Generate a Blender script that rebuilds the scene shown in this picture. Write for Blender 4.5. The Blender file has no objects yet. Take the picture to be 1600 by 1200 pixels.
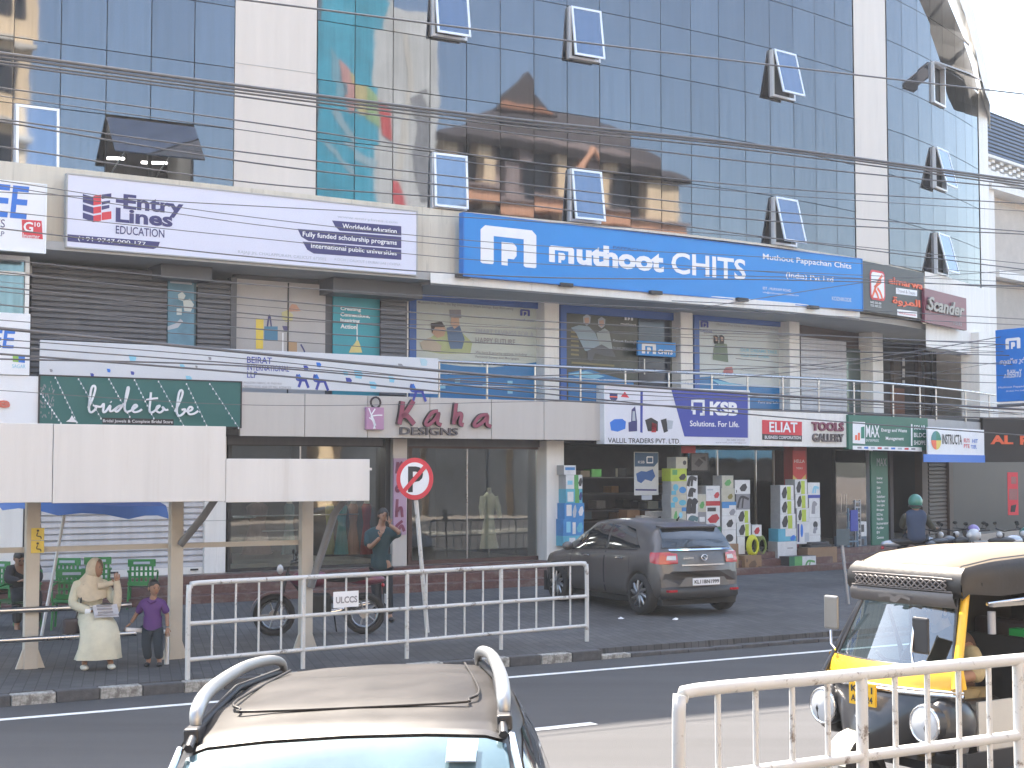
import bpy, bmesh, math, random
from mathutils import Vector, Matrix
R = math.radians
rnd = random.Random(7)
scn = bpy.context.scene
COL = scn.collection

# ------------------------------------------------------------ camera, sky, sun, exposure
FOC = 2300.0
PITCH = math.atan(132 / 2300)
CAMZ = 2.48
cd = bpy.data.cameras.new('camera'); cam = bpy.data.objects.new('camera', cd); COL.objects.link(cam)
cd.sensor_width = 36; cd.lens = 36 * FOC / 1600; cd.clip_end = 2000; cd.clip_start = 0.1
cam.location = (0, 0, CAMZ); cam.rotation_euler = (R(90) + PITCH, 0, 0)
scn.camera = cam
SUN_EL, SUN_AZ = R(56), R(-31)
w = bpy.data.worlds.new('World'); scn.world = w; w.use_nodes = True
nt = w.node_tree; bg = nt.nodes['Background']
sk = nt.nodes.new('ShaderNodeTexSky'); sk.sky_type = 'NISHITA'; sk.sun_disc = False
sk.sun_elevation = SUN_EL; sk.sun_rotation = SUN_AZ; sk.dust_density = 2.2; sk.air_density = 1.0; sk.ozone_density = 1.2
wm_ = nt.nodes.new('ShaderNodeMix'); wm_.data_type = 'RGBA'; wm_.blend_type = 'MULTIPLY'; wm_.inputs[0].default_value = 1; wm_.inputs[7].default_value = (1.035, 1.01, .92, 1)   # hazy, slightly warm daylight
nt.links.new(sk.outputs[0], wm_.inputs[6]); nt.links.new(wm_.outputs[2], bg.inputs[0]); bg.inputs[1].default_value = 0.15
sl = bpy.data.lights.new('sun', 'SUN'); sl.energy = 4.6; sl.angle = R(0.53); sl.color = (1, .90, .78)
so = bpy.data.objects.new('sun', sl); COL.objects.link(so)
sd = Vector((math.sin(SUN_AZ) * math.cos(SUN_EL), math.cos(SUN_AZ) * math.cos(SUN_EL), math.sin(SUN_EL)))
so.rotation_euler = sd.to_track_quat('Z', 'Y').to_euler(); so.location = (0, 0, 60)
scn.view_settings.view_transform = 'Standard'; scn.view_settings.look = 'None'
scn.view_settings.gamma = 1; scn.view_settings.exposure = 2.25; scn.view_settings.use_curve_mapping = False
scn.cycles.max_bounces = 8; scn.cycles.diffuse_bounces = 4; scn.cycles.glossy_bounces = 4
scn.cycles.caustics_reflective = False; scn.cycles.caustics_refractive = False
scn.cycles.sample_clamp_indirect = 4

# ------------------------------------------------------------ projection helpers (pixel of the 1600x1200 photo -> place)
CP, SP = math.cos(PITCH), math.sin(PITCH)
def ray(u, v):
    x = (u - 800) / FOC; y = (600 - v) / FOC
    return Vector((x, CP - y * SP, SP + y * CP))
def atY(u, v, Y):
    d = ray(u, v); return Vector((0, 0, CAMZ)) + d * (Y / d.y)
def atZ(u, v, z):
    d = ray(u, v); return Vector((0, 0, CAMZ)) + d * ((z - CAMZ) / d.z)
def on_street(u, v, dd):           # the point of the pixel's ray at perpendicular street distance dd
    d = ray(u, v); k = dd / (d.x * NS.x + d.y * NS.y)
    return Vector((0, 0, CAMZ)) + d * k
ST = R(30.5)
TS = Vector((math.cos(ST), math.sin(ST), 0)); NS = Vector((-math.sin(ST), math.cos(ST), 0))
def S(s, d, z=0.0): return TS * s + NS * d + Vector((0, 0, z))

class Path:
    def __init__(self, ks, u_anchor, Y_anchor, step=6):
        def b(u):
            if u <= ks[0][0]: return ks[0][1]
            for (a, p), (c, q) in zip(ks, ks[1:]):
                if u <= c: return p + (q - p) * (u - a) / (c - a)
            return ks[-1][1]
        def walk(u1, sgn):
            u, Y = u_anchor, Y_anchor; out = []
            while (u1 - u) * sgn > 0:
                du = sgn * step
                r = b(u + du / 2) / (FOC - b(u + du / 2) * (u + du / 2 - 800))
                Y *= math.exp(r * du); u += du
                out.append(((u - 800) / FOC * Y * CP, Y))
            return out
        mid = [((u_anchor - 800) / FOC * Y_anchor * CP, Y_anchor)]
        self.p = [Vector(q) for q in list(reversed(walk(-900, -1))) + mid + walk(1680, 1)]
        self.n = []
        for i in range(len(self.p)):
            t = self.p[min(i + 1, len(self.p) - 1)] - self.p[max(i - 1, 0)]; t.normalize()
            self.n.append(Vector((-t.y, t.x)))
        self.off = {}
    def line(self, o):
        if o not in self.off: self.off[o] = [p + n * o for p, n in zip(self.p, self.n)]
        return self.off[o]
    def hit(self, u, v, o=0.0):
        d = ray(u, v); L = self.line(o)
        last = None
        for i in range(len(L) - 1):
            a, c = L[i], L[i + 1]
            ca = d.x * a.y - d.y * a.x; cc = d.x * c.y - d.y * c.x
            if (ca >= 0) != (cc >= 0) and a.y > 0:
                k = ca / (ca - cc); q = a.lerp(c, k); s = q.y / d.y
                return Vector((q.x, q.y, CAMZ + d.z * s))
        a, c = L[-1], L[-1] + (L[-1] - L[-2]) * 60          # past the end: carry on straight
        ca = d.x * a.y - d.y * a.x; cc = d.x * c.y - d.y * c.x; k = ca / (ca - cc); k = min(1, max(0, k)); q = a.lerp(c, k)
        return Vector((q.x, q.y, CAMZ + d.z * q.y / d.y))
    def between(self, u0, u1, o, v=600):   # v: the image row where the columns are read
        """plan points of the offset path from column u0 to column u1"""
        a, c = self.hit(u0, v, o), self.hit(u1, v, o)
        out = [a.xy]
        for q in self.line(o):
            if q.x > a.x + .02 and q.x < c.x - .02 and q.y > 5: out.append(q.copy())
        out.append(c.xy)
        return out

# ------------------------------------------------------------ materials
def lin(h):
    if isinstance(h, str):
        h = h.lstrip('#'); c = [int(h[i:i + 2], 16) / 255 for i in (0, 2, 4)]
        return tuple(x / 12.92 if x <= .04045 else ((x + .055) / 1.055) ** 2.4 for x in c)
    return tuple(h)
MATS = {}
def mat(name, col, rough=.6, metal=0.0, var=.10, scale=2.5, bump=0.0, bscale=40, coat=0.0, streak=0.0, alpha=1.0, spec=.5, trans=0.0, emit=0.0, rvar=.12):
    if name in MATS: return MATS[name]
    m = bpy.data.materials.new(name); m.use_nodes = True; t = m.node_tree; N = t.nodes; L = t.links
    b = N['Principled BSDF']; c = lin(col)
    tc = N.new('ShaderNodeTexCoord')
    n = N.new('ShaderNodeTexNoise'); n.inputs['Scale'].default_value = scale; n.inputs['Detail'].default_value = 6; n.inputs['Roughness'].default_value = .65
    if streak:
        mp = N.new('ShaderNodeMapping'); mp.inputs['Scale'].default_value = (3.5, 3.5, .22 if streak < 2 else .1); L.new(tc.outputs['Object'], mp.inputs[0]); L.new(mp.outputs[0], n.inputs[0])
    else: L.new(tc.outputs['Object'], n.inputs[0])
    mx = N.new('ShaderNodeMix'); mx.data_type = 'RGBA'
    mr = N.new('ShaderNodeMapRange'); mr.inputs[1].default_value = .3; mr.inputs[2].default_value = .7
    L.new(n.outputs[0], mr.inputs[0]); L.new(mr.outputs[0], mx.inputs[0])
    v = var
    mx.inputs[6].default_value = (*[max(0, x * (1 - v)) for x in c], 1); mx.inputs[7].default_value = (*[min(1, x * (1 + v * .7)) for x in c], 1)
    L.new(mx.outputs[2], b.inputs['Base Color'])
    b.inputs['Metallic'].default_value = metal
    m2 = N.new('ShaderNodeMapRange'); m2.inputs[3].default_value = max(.02, rough - rvar * rough); m2.inputs[4].default_value = min(1, rough + rvar * rough)
    L.new(n.outputs[0], m2.inputs[0]); L.new(m2.outputs[0], b.inputs['Roughness'])
    b.inputs['Specular IOR Level'].default_value = spec
    if coat: b.inputs['Coat Weight'].default_value = coat; b.inputs['Coat Roughness'].default_value = .06
    if trans: b.inputs['Transmission Weight'].default_value = trans; b.inputs['IOR'].default_value = 1.1
    if alpha < 1: b.inputs['Alpha'].default_value = alpha
    if emit: b.inputs['Emission Color'].default_value = (*c, 1); b.inputs['Emission Strength'].default_value = emit
    if bump:
        n2 = N.new('ShaderNodeTexNoise'); n2.inputs['Scale'].default_value = bscale; n2.inputs['Detail'].default_value = 5; L.new(tc.outputs['Object'], n2.inputs[0])
        bp = N.new('ShaderNodeBump'); bp.inputs['Strength'].default_value = bump; bp.inputs['Distance'].default_value = .01
        L.new(n2.outputs[0], bp.inputs['Height']); L.new(bp.outputs[0], b.inputs['Normal'])
    MATS[name] = m
    return m
def grime(m, col=(.20, .17, .14), amount=.45, lo=.56, hi=.72, scale=(5, 5, .35), sc=1.6):
    """rain streaks and dirt with a shape of their own"""
    t = m.node_tree; N = t.nodes; L = t.links; b = N['Principled BSDF']; src = b.inputs['Base Color'].links[0].from_socket
    tc = N.new('ShaderNodeTexCoord'); mp = N.new('ShaderNodeMapping'); mp.inputs['Scale'].default_value = scale; L.new(tc.outputs['Object'], mp.inputs[0])
    n = N.new('ShaderNodeTexNoise'); n.inputs['Scale'].default_value = sc; n.inputs['Detail'].default_value = 9; n.inputs['Roughness'].default_value = .7; L.new(mp.outputs[0], n.inputs[0])
    r = N.new('ShaderNodeMapRange'); r.inputs[1].default_value = lo; r.inputs[2].default_value = hi; r.inputs[4].default_value = amount; L.new(n.outputs[0], r.inputs[0])
    mx = N.new('ShaderNodeMix'); mx.data_type = 'RGBA'; L.new(r.outputs[0], mx.inputs[0]); L.new(src, mx.inputs[6]); mx.inputs[7].default_value = (*col, 1); L.new(mx.outputs[2], b.inputs['Base Color']); return m
def clear_glass(name, tint=(.85, .9, .9), refl=1.0, rough=.02):
    """thin window glass: see-through with a Fresnel reflection"""
    if name in MATS: return MATS[name]
    m = bpy.data.materials.new(name); m.use_nodes = True; t = m.node_tree; N = t.nodes; L = t.links
    N.remove(N['Principled BSDF'])
    tr = N.new('ShaderNodeBsdfTransparent'); tr.inputs[0].default_value = (*tint, 1)
    gl = N.new('ShaderNodeBsdfGlossy'); gl.inputs['Roughness'].default_value = rough; gl.inputs[0].default_value = (refl, refl, refl, 1)
    fr = N.new('ShaderNodeFresnel'); fr.inputs[0].default_value = 1.6
    ml = N.new('ShaderNodeMath'); ml.operation = 'MULTIPLY_ADD'; ml.inputs[1].default_value = 1.0; ml.inputs[2].default_value = .03
    no = N.new('ShaderNodeTexNoise'); no.inputs['Scale'].default_value = 1.2
    tc = N.new('ShaderNodeTexCoord'); L.new(tc.outputs['Object'], no.inputs[0])
    bp = N.new('ShaderNodeBump'); bp.inputs['Strength'].default_value = .06; bp.inputs['Distance'].default_value = .02; L.new(no.outputs[0], bp.inputs['Height']); L.new(bp.outputs[0], gl.inputs['Normal'])
    ms = N.new('ShaderNodeMixShader'); L.new(fr.outputs[0], ml.inputs[0]); L.new(ml.outputs[0], ms.inputs[0]); L.new(tr.outputs[0], ms.inputs[1]); L.new(gl.outputs[0], ms.inputs[2])
    L.new(ms.outputs[0], N['Material Output'].inputs[0])
    MATS[name] = m
    return m

# ------------------------------------------------------------ mesh builder
class MB:
    def __init__(self): self.v = []; self.f = []; self.sm = []
    def add(self, vs, fs, smooth=False):
        o = len(self.v); self.v += [tuple(x) for x in vs]; self.f += [tuple(i + o for i in f) for f in fs]; self.sm += [smooth] * len(fs); return self
    def box(self, x0, x1, y0, y1, z0, z1):
        if x1 < x0: x0, x1 = x1, x0
        if y1 < y0: y0, y1 = y1, y0
        if z1 < z0: z0, z1 = z1, z0
        return self.add([(x0, y0, z0), (x1, y0, z0), (x1, y1, z0), (x0, y1, z0), (x0, y0, z1), (x1, y0, z1), (x1, y1, z1), (x0, y1, z1)],
                        [(0, 3, 2, 1), (4, 5, 6, 7), (0, 1, 5, 4), (1, 2, 6, 5), (2, 3, 7, 6), (3, 0, 4, 7)])
    def frame(self, x0, x1, z0, z1, w, y0, y1):
        self.box(x0, x0 + w, y0, y1, z0, z1); self.box(x1 - w, x1, y0, y1, z0, z1)
        self.box(x0 + w, x1 - w, y0, y1, z0, z0 + w); self.box(x0 + w, x1 - w, y0, y1, z1 - w, z1); return self
    def poly(self, pts, y, t=.003):
        """flat polygon in the x,z plane at depth y facing -y, with thickness"""
        n = len(pts); a = sum(pts[i][0] * pts[(i + 1) % n][1] - pts[(i + 1) % n][0] * pts[i][1] for i in range(n))
        if a < 0: pts = list(reversed(pts))
        vs = [(p[0], y, p[1]) for p in pts] + [(p[0], y + t, p[1]) for p in pts]
        fs = [tuple(range(n)), tuple(reversed(range(n, 2 * n)))] + [(i, i + n, (i + 1) % n + n, (i + 1) % n) for i in range(n)]
        return self.add(vs, fs)
    def prism(self, pts, z0, z1):
        """plan polygon extruded in z"""
        n = len(pts); a = sum(pts[i][0] * pts[(i + 1) % n][1] - pts[(i + 1) % n][0] * pts[i][1] for i in range(n))
        if a < 0: pts = list(reversed(pts))
        vs = [(p[0], p[1], z0) for p in pts] + [(p[0], p[1], z1) for p in pts]
        return self.add(vs, [tuple(reversed(range(n))), tuple(range(n, 2 * n))] + [(i, (i + 1) % n, (i + 1) % n + n, i + n) for i in range(n)])
    def tube(self, pts, r, n=8, closed=False, caps=True):
        pts = [Vector(p) for p in pts]; rs = r if isinstance(r, (list, tuple)) else [r] * len(pts)
        rings = []; m = len(pts); prev = None
        for i, p in enumerate(pts):
            if closed: t = pts[(i + 1) % m] - pts[i - 1]
            else: t = pts[min(i + 1, m - 1)] - pts[max(i - 1, 0)]
            t.normalize()
            a = prev if prev is not None else (Vector((0, 0, 1)) if abs(t.z) < .9 else Vector((1, 0, 0)))
            x = t.cross(a)
            if x.length < 1e-4: x = t.cross(Vector((0, 1, 0)))
            x.normalize(); y = x.cross(t); y.normalize(); prev = y
            rings.append([p + (x * math.cos(2 * math.pi * k / n) + y * math.sin(2 * math.pi * k / n)) * rs[i] for k in range(n)])
        vs = [q for rg in rings for q in rg]; fs = []
        for i in range(m - 1 + (1 if closed else 0)):
            for k in range(n):
                a0, a1 = i * n + k, i * n + (k + 1) % n; j = (i + 1) % m
                fs.append((a0, a1, j * n + (k + 1) % n, j * n + k))
        self.add(vs, fs, True)
        if caps and not closed: self.add(rings[0], [tuple(range(n))]); self.add(rings[-1], [tuple(reversed(range(n)))])
        return self
    def lathe(self, prof, c=(0, 0, 0), axis='z', n=20, smooth=True):
        """prof: (radius, height) pairs along axis"""
        vs = []; c = Vector(c)
        for r, h in prof:
            for k in range(n):
                a = 2 * math.pi * k / n; x, y = r * math.cos(a), r * math.sin(a)
                vs.append(c + (Vector((x, y, h)) if axis == 'z' else Vector((x, h, y)) if axis == 'y' else Vector((h, x, y))))
        fs = []
        for i in range(len(prof) - 1):
            for k in range(n):
                q = (i * n + k, i * n + (k + 1) % n, (i + 1) * n + (k + 1) % n, (i + 1) * n + k)
                fs.append(q if axis != 'y' else tuple(reversed(q)))
        return self.add(vs, fs, smooth)
    def grid(self, rows, smooth=True, close=False, flip=False):
        """rows: list of equally long lists of points"""
        n = len(rows[0]); vs = [p for r_ in rows for p in r_]; fs = []
        for i in range(len(rows) - 1):
            for k in range(n if close else n - 1):
                q = (i * n + k, i * n + (k + 1) % n, (i + 1) * n + (k + 1) % n, (i + 1) * n + k)
                fs.append(tuple(reversed(q)) if flip else q)
        return self.add(vs, fs, smooth)
    def ball(self, c, r, n=12, m=8):
        rr = r if isinstance(r, (tuple, list)) else (r, r, r); rows = []
        for i in range(m + 1):
            th = math.pi * i / m
            rows.append([(c[0] + rr[0] * math.sin(th) * math.cos(2 * math.pi * k / n), c[1] + rr[1] * math.sin(th) * math.sin(2 * math.pi * k / n), c[2] - rr[2] * math.cos(th)) for k in range(n)])
        return self.grid(rows, True, True)
    def xf(self, M):
        self.v = [tuple(M @ Vector(p)) for p in self.v]; return self
    def merge(self, o): self.add(o.v, o.f); self.sm[-len(o.sm):] = o.sm if o.sm else []; return self
    def mesh(self, name):
        me = bpy.data.meshes.new(name); me.from_pydata(self.v, [], self.f)
        me.polygons.foreach_set('use_smooth', self.sm); me.update(); return me

def cr(pts, n=4):
    """smooth curve through 3D points"""
    P = [Vector(p) for p in pts]; out = []
    for i in range(len(P) - 1):
        p0, p1, p2, p3 = P[max(i - 1, 0)], P[i], P[i + 1], P[min(i + 2, len(P) - 1)]
        for k in range(n):
            s = k / n; out.append(.5 * ((2 * p1) + (-p0 + p2) * s + (2 * p0 - 5 * p1 + 4 * p2 - p3) * s * s + (-p0 + 3 * p1 - 3 * p2 + p3) * s ** 3))
    return out + [P[-1]]
WM = {}                                                   # world matrix of every object made
def link(ob, M, parent=None):
    COL.objects.link(ob); WM[ob.name] = M
    if parent is not None: ob.parent = parent; ob.matrix_basis = WM[parent.name].inverted() @ M
    else: ob.matrix_basis = M
    return ob
I4 = Matrix.Identity(4)
def tag(o, label=None, cat=None, group=None, kind=None):
    if label: o['label'] = label
    if cat: o['category'] = cat
    if group: o['group'] = group
    if kind: o['kind'] = kind
    return o
def thing(name, label, cat, M=I4, group=None, parent=None, kind=None):
    o = bpy.data.objects.new(name, None); o.empty_display_size = .2
    link(o, M, parent); return tag(o, label, cat, group, kind)
def part(name, mb, m, parent=None, M=None, bevel=0.0, label=None, kind=None, sub=0, auto=False):
    me = mb.mesh(name) if isinstance(mb, MB) else mb
    if m is not None and not me.materials: me.materials.append(m)
    o = bpy.data.objects.new(name, me)
    if M is None: M = WM[parent.name] if parent is not None else I4
    link(o, M, parent)
    if bevel: bv = o.modifiers.new('b', 'BEVEL'); bv.width = bevel; bv.segments = 2; bv.limit_method = 'ANGLE'; bv.angle_limit = R(40)
    if sub: sb = o.modifiers.new('s', 'SUBSURF'); sb.levels = sub; sb.render_levels = sub
    return tag(o, label, None, None, kind)
def solo(name, mb, m, label, cat, M=I4, group=None, bevel=0.0):
    o = part(name, mb, m, None, M, bevel); return tag(o, label, cat, group)
def copy_tree(o, M, parent=None):
    c = o.copy(); link(c, M, parent)
    for ch in list(o.children): copy_tree(ch, M @ ch.matrix_basis, c)
    return c

class Fr:
    """upright frame: x along the wall, y into the wall, z up; origin on the ground"""
    def __init__(self, p0, p1, z0=0.0):
        self.p0 = Vector((p0[0], p0[1], 0)); t = Vector((p1[0] - p0[0], p1[1] - p0[1], 0)); self.W = t.length; t.normalize()
        self.t = t; self.n = Vector((-t.y, t.x, 0))
        if self.n.dot(self.p0) < 0 and False: self.n = -self.n
        self.z0 = z0
        self.M = Matrix(((t.x, self.n.x, 0, self.p0.x), (t.y, self.n.y, 0, self.p0.y), (0, 0, 1, z0), (0, 0, 0, 1)))
    def uv(self, u, v, y=0.0):
        d = ray(u, v); o = self.p0 + self.n * y
        k = (o.x * self.n.x + o.y * self.n.y) / (d.x * self.n.x + d.y * self.n.y)
        q = Vector((0, 0, CAMZ)) + d * k - self.p0
        return (q.dot(self.t), CAMZ + d.z * k - self.z0)
    def x(self, u, v=600, y=0.0): return self.uv(u, v, y)[0]
    def z(self, u, v, y=0.0): return self.uv(u, v, y)[1]

FONTS = {}
def text_mesh(s, font=None, bold=0.0):
    cu = bpy.data.curves.new('t', 'FONT'); cu.body = s; cu.resolution_u = 3; cu.offset = bold
    ob = bpy.data.objects.new('t', cu); COL.objects.link(ob)
    dg = bpy.context.evaluated_depsgraph_get(); me = bpy.data.meshes.new_from_object(ob.evaluated_get(dg))
    bpy.data.objects.remove(ob); bpy.data.curves.remove(cu)
    return me
TCACHE = {}
def text_data(s, bold):
    if (s, bold) not in TCACHE:
        me = text_mesh(s, None, bold)
        vs = [v.co.copy() for v in me.vertices]; fs = [tuple(p.vertices) for p in me.polygons]; bpy.data.meshes.remove(me)
        TCACHE[(s, bold)] = (vs, fs)
    return TCACHE[(s, bold)]
def put_text(mb, s, box, y, bold=0.0, thick=0.0, shear=0.0, rot=0.0):
    """fit the words s in box=(x0,x1,z0,z1) of a Fr's x,z plane, facing -y"""
    vs, fs = text_data(s, bold)
    if not vs: return
    xs = [v.x + v.y * shear for v in vs]; ys = [v.y for v in vs]
    x0, x1, z0, z1 = box; sx = (x1 - x0) / max(1e-6, max(xs) - min(xs)); sz = (z1 - z0) / max(1e-6, max(ys) - min(ys)); mx, my = min(xs), min(ys)
    pts = [(x0 + (a - mx) * sx, y, z0 + (b.y - my) * sz) for a, b in zip(xs, vs)]
    mb.add(pts, fs)
    if thick:
        mb.add([(p[0], p[1] + thick, p[2]) for p in pts], [tuple(reversed(f)) for f in fs])
        from collections import Counter
        ec = Counter()
        for f in fs:
            for i in range(len(f)): ec[(f[i], f[(i + 1) % len(f)])] += 1
        o = len(pts); side = [(a, a + o, b + o, b) for (a, b) in ec if (b, a) not in ec]
        mb.add(pts + [(p[0], p[1] + thick, p[2]) for p in pts], side)
def words(parent, fr, s, u0, v0, u1, v1, m, y=-.006, bold=0.0, thick=0.0, name='lettering', shear=0.0):
    """words laid over the pixel box u0..u1 (left end v0 top..v1 bottom measured at the left end)"""
    x0, zt = fr.uv(u0, v0, y); _, zb = fr.uv(u0, v1, y); x1, _ = fr.uv(u1, v0, y)
    mb = MB(); put_text(mb, s, (x0, x1, zb, zt), y, bold, thick, shear)
    return part(name, mb, m, parent, WM[parent.name] if False else fr.M)
def stroke(mb, pts, wdt, y, t=.003, n=6, taper=None):
    """smooth ribbon along pts (x,z)"""
    P = [Vector(p) for p in pts]; out = []
    for i in range(len(P) - 1):
        p0, p1, p2, p3 = P[max(i - 1, 0)], P[i], P[i + 1], P[min(i + 2, len(P) - 1)]
        for k in range(n):
            s = k / n
            out.append(.5 * ((2 * p1) + (-p0 + p2) * s + (2 * p0 - 5 * p1 + 4 * p2 - p3) * s * s + (-p0 + 3 * p1 - 3 * p2 + p3) * s ** 3))
    out.append(P[-1]); L, Q = [], []
    for i, p in enumerate(out):
        d = out[min(i + 1, len(out) - 1)] - out[max(i - 1, 0)]
        if d.length < 1e-9: d = Vector((1, 0))
        d.normalize(); nn = Vector((-d.y, d.x)) * wdt / 2
        if taper: nn *= taper(i / (len(out) - 1))
        L.append(p + nn); Q.append(p - nn)
    m = len(out)
    vs = [(p.x, y, p.y) for p in L] + [(p.x, y, p.y) for p in Q] + [(p.x, y + t, p.y) for p in L] + [(p.x, y + t, p.y) for p in Q]
    fs = []
    for i in range(m - 1):
        fs += [(i, i + m, i + 1 + m, i + 1), (i, i + 1, i + 1 + 2 * m, i + 2 * m), (i + m, i + 3 * m, i + 1 + 3 * m, i + 1 + m)]
    mb.add(vs, fs)
def disc(mb, c, r, y, n=24, rz=None, t=.003):
    rz = rz or r
    mb.poly([(c[0] + r * math.cos(2 * math.pi * k / n), c[1] + rz * math.sin(2 * math.pi * k / n)) for k in range(n)], y, t)
def rrect(mb, x0, x1, z0, z1, r, y, t=.003):
    pts = []
    for cx, cz, a in ((x1 - r, z1 - r, 0), (x0 + r, z1 - r, 90), (x0 + r, z0 + r, 180), (x1 - r, z0 + r, 270)):
        for k in range(5): an = R(a + k * 22.5); pts.append((cx + r * math.cos(an), cz + r * math.sin(an)))
    mb.poly(pts, y, t)
def uvpoly(mb, fr, pts, y=-.004, t=.003): mb.poly([fr.uv(a, b, y) for a, b in pts], y, t)
# ------------------------------------------------------------ shared materials
m_asph = mat('asphalt', (.049, .049, .053), .85, var=.16, scale=1.6, bump=.5, bscale=90)
m_dust = mat('dusty_asphalt', (.30, .26, .23), .9, var=.12, scale=1.1, bump=.4, bscale=90)
m_pave = mat('paver_grey', (.078, .078, .082), .85, var=.25, scale=1.1, bump=.4, bscale=50)
def _pavers():
    t = m_pave.node_tree; N = t.nodes; L = t.links; b = N['Principled BSDF']; src = b.inputs['Base Color'].links[0].from_socket
    tc = N.new('ShaderNodeTexCoord'); mp = N.new('ShaderNodeMapping'); mp.inputs['Rotation'].default_value = (0, 0, R(75.5)); L.new(tc.outputs['Object'], mp.inputs[0])
    br = N.new('ShaderNodeTexBrick'); br.inputs['Scale'].default_value = 1; br.inputs['Brick Width'].default_value = .24; br.inputs['Row Height'].default_value = .12; br.inputs['Mortar Size'].default_value = .006
    br.inputs['Color1'].default_value = (1.12, 1.1, 1.08, 1); br.inputs['Color2'].default_value = (.8, .8, .82, 1); br.inputs['Mortar'].default_value = (.5, .5, .5, 1); L.new(mp.outputs[0], br.inputs[0])
    n = N.new('ShaderNodeTexNoise'); n.inputs['Scale'].default_value = .45; n.inputs['Detail'].default_value = 7; L.new(tc.outputs['Object'], n.inputs[0]); mr = N.new('ShaderNodeMapRange'); mr.inputs[1].default_value = .35; mr.inputs[2].default_value = .65; mr.inputs[3].default_value = .75; mr.inputs[4].default_value = 1.3; L.new(n.outputs[0], mr.inputs[0])
    m1 = N.new('ShaderNodeVectorMath'); m1.operation = 'MULTIPLY'; L.new(src, m1.inputs[0]); L.new(br.outputs[0], m1.inputs[1]); m2 = N.new('ShaderNodeVectorMath'); m2.operation = 'SCALE'; L.new(m1.outputs[0], m2.inputs[0]); L.new(mr.outputs[0], m2.inputs['Scale']); L.new(m2.outputs[0], b.inputs['Base Color'])
_pavers()
def _road():
    t = m_asph.node_tree; N = t.nodes; L = t.links; b = N['Principled BSDF']; src = b.inputs['Base Color'].links[0].from_socket
    tc = N.new('ShaderNodeTexCoord'); mp = N.new('ShaderNodeMapping'); mp.inputs['Rotation'].default_value = (0, 0, R(-30.5)); mp.inputs['Scale'].default_value = (.12, 1.4, 1); mpp = mp; L.new(tc.outputs['Object'], mp.inputs[0])
    n = N.new('ShaderNodeTexNoise'); n.inputs['Scale'].default_value = .9; n.inputs['Detail'].default_value = 8; L.new(mp.outputs[0], n.inputs[0]); mr = N.new('ShaderNodeMapRange'); mr.inputs[1].default_value = .3; mr.inputs[2].default_value = .7; mr.inputs[3].default_value = .78; mr.inputs[4].default_value = 1.25; L.new(n.outputs[0], mr.inputs[0])
    n3 = N.new('ShaderNodeTexNoise'); n3.inputs['Scale'].default_value = 160; L.new(tc.outputs['Object'], n3.inputs[0]); m3 = N.new('ShaderNodeMapRange'); m3.inputs[3].default_value = .6; m3.inputs[4].default_value = 1.4; L.new(n3.outputs[0], m3.inputs[0])
    ml = N.new('ShaderNodeMath'); ml.operation = 'MULTIPLY'; L.new(mr.outputs[0], ml.inputs[0]); L.new(m3.outputs[0], ml.inputs[1])
    m2 = N.new('ShaderNodeVectorMath'); m2.operation = 'SCALE'; L.new(src, m2.inputs[0]); L.new(ml.outputs[0], m2.inputs['Scale']); L.new(m2.outputs[0], b.inputs['Base Color'])
_road()
m_white_line = mat('road_paint', (.72, .72, .70), .7, var=.25, scale=9)
m_kerb_w = mat('kerb_white_worn', (.42, .41, .38), .85, var=.5, scale=14, bump=.4)
m_kerb_b = mat('kerb_black_worn', (.075, .075, .08), .85, var=.3, scale=10, bump=.4)
m_conc = mat('cream_render', (.62, .575, .49), .85, var=.13, scale=1.2, bump=.2, streak=1)
m_pink = mat('pale_pink_cladding', (.615, .57, .53), .55, var=.06, scale=1.0, streak=1)
m_white = mat('white_paint', (.76, .75, .73), .6, var=.07, scale=2.0, streak=1)
grime(m_conc, amount=.5); grime(m_white, (.30, .27, .23), .4, .58, .75); grime(m_pink, (.45, .38, .35), .3, .58, .78)
m_soffit = mat('soffit_grey', (.40, .40, .40), .8, var=.1)
m_dark = mat('dark_joint', (.02, .022, .028), .6)
m_black = mat('black_trim_and_shade', (.018, .018, .022), .45)
m_charcoal = mat('charcoal_steel', (.115, .118, .135), .55, metal=.2, var=.12, scale=3, streak=1)
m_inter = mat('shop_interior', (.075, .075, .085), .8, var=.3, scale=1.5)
m_alu = mat('aluminium_white', (.72, .75, .80), .35, metal=.25, var=.06)
m_steel = mat('stainless_steel', (.46, .47, .49), .28, metal=1.0, var=.05)
m_acp = mat('warm_grey_panel', (.50, .475, .455), .42, metal=.15, var=.05, scale=1.5, streak=1)
m_redstep = mat('red_granite_step', (.115, .055, .05), .45, var=.35, scale=20)
m_green_glass = mat('greenish_glass', (.10, .14, .14), .12, metal=.5, var=.2, streak=1)
m_sea_glass = mat('tinted_side_glass', (.16, .23, .26), .08, metal=.6, var=.3, streak=1)
m_blue_frame = mat('blue_vinyl', (.035, .12, .42), .4, var=.08)
m_sky_blue = mat('bright_blue_vinyl', (.0, .225, .64), .35, var=.05, scale=1)
m_wprint = mat('white_print', (.78, .79, .82), .5, var=.04)

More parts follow.
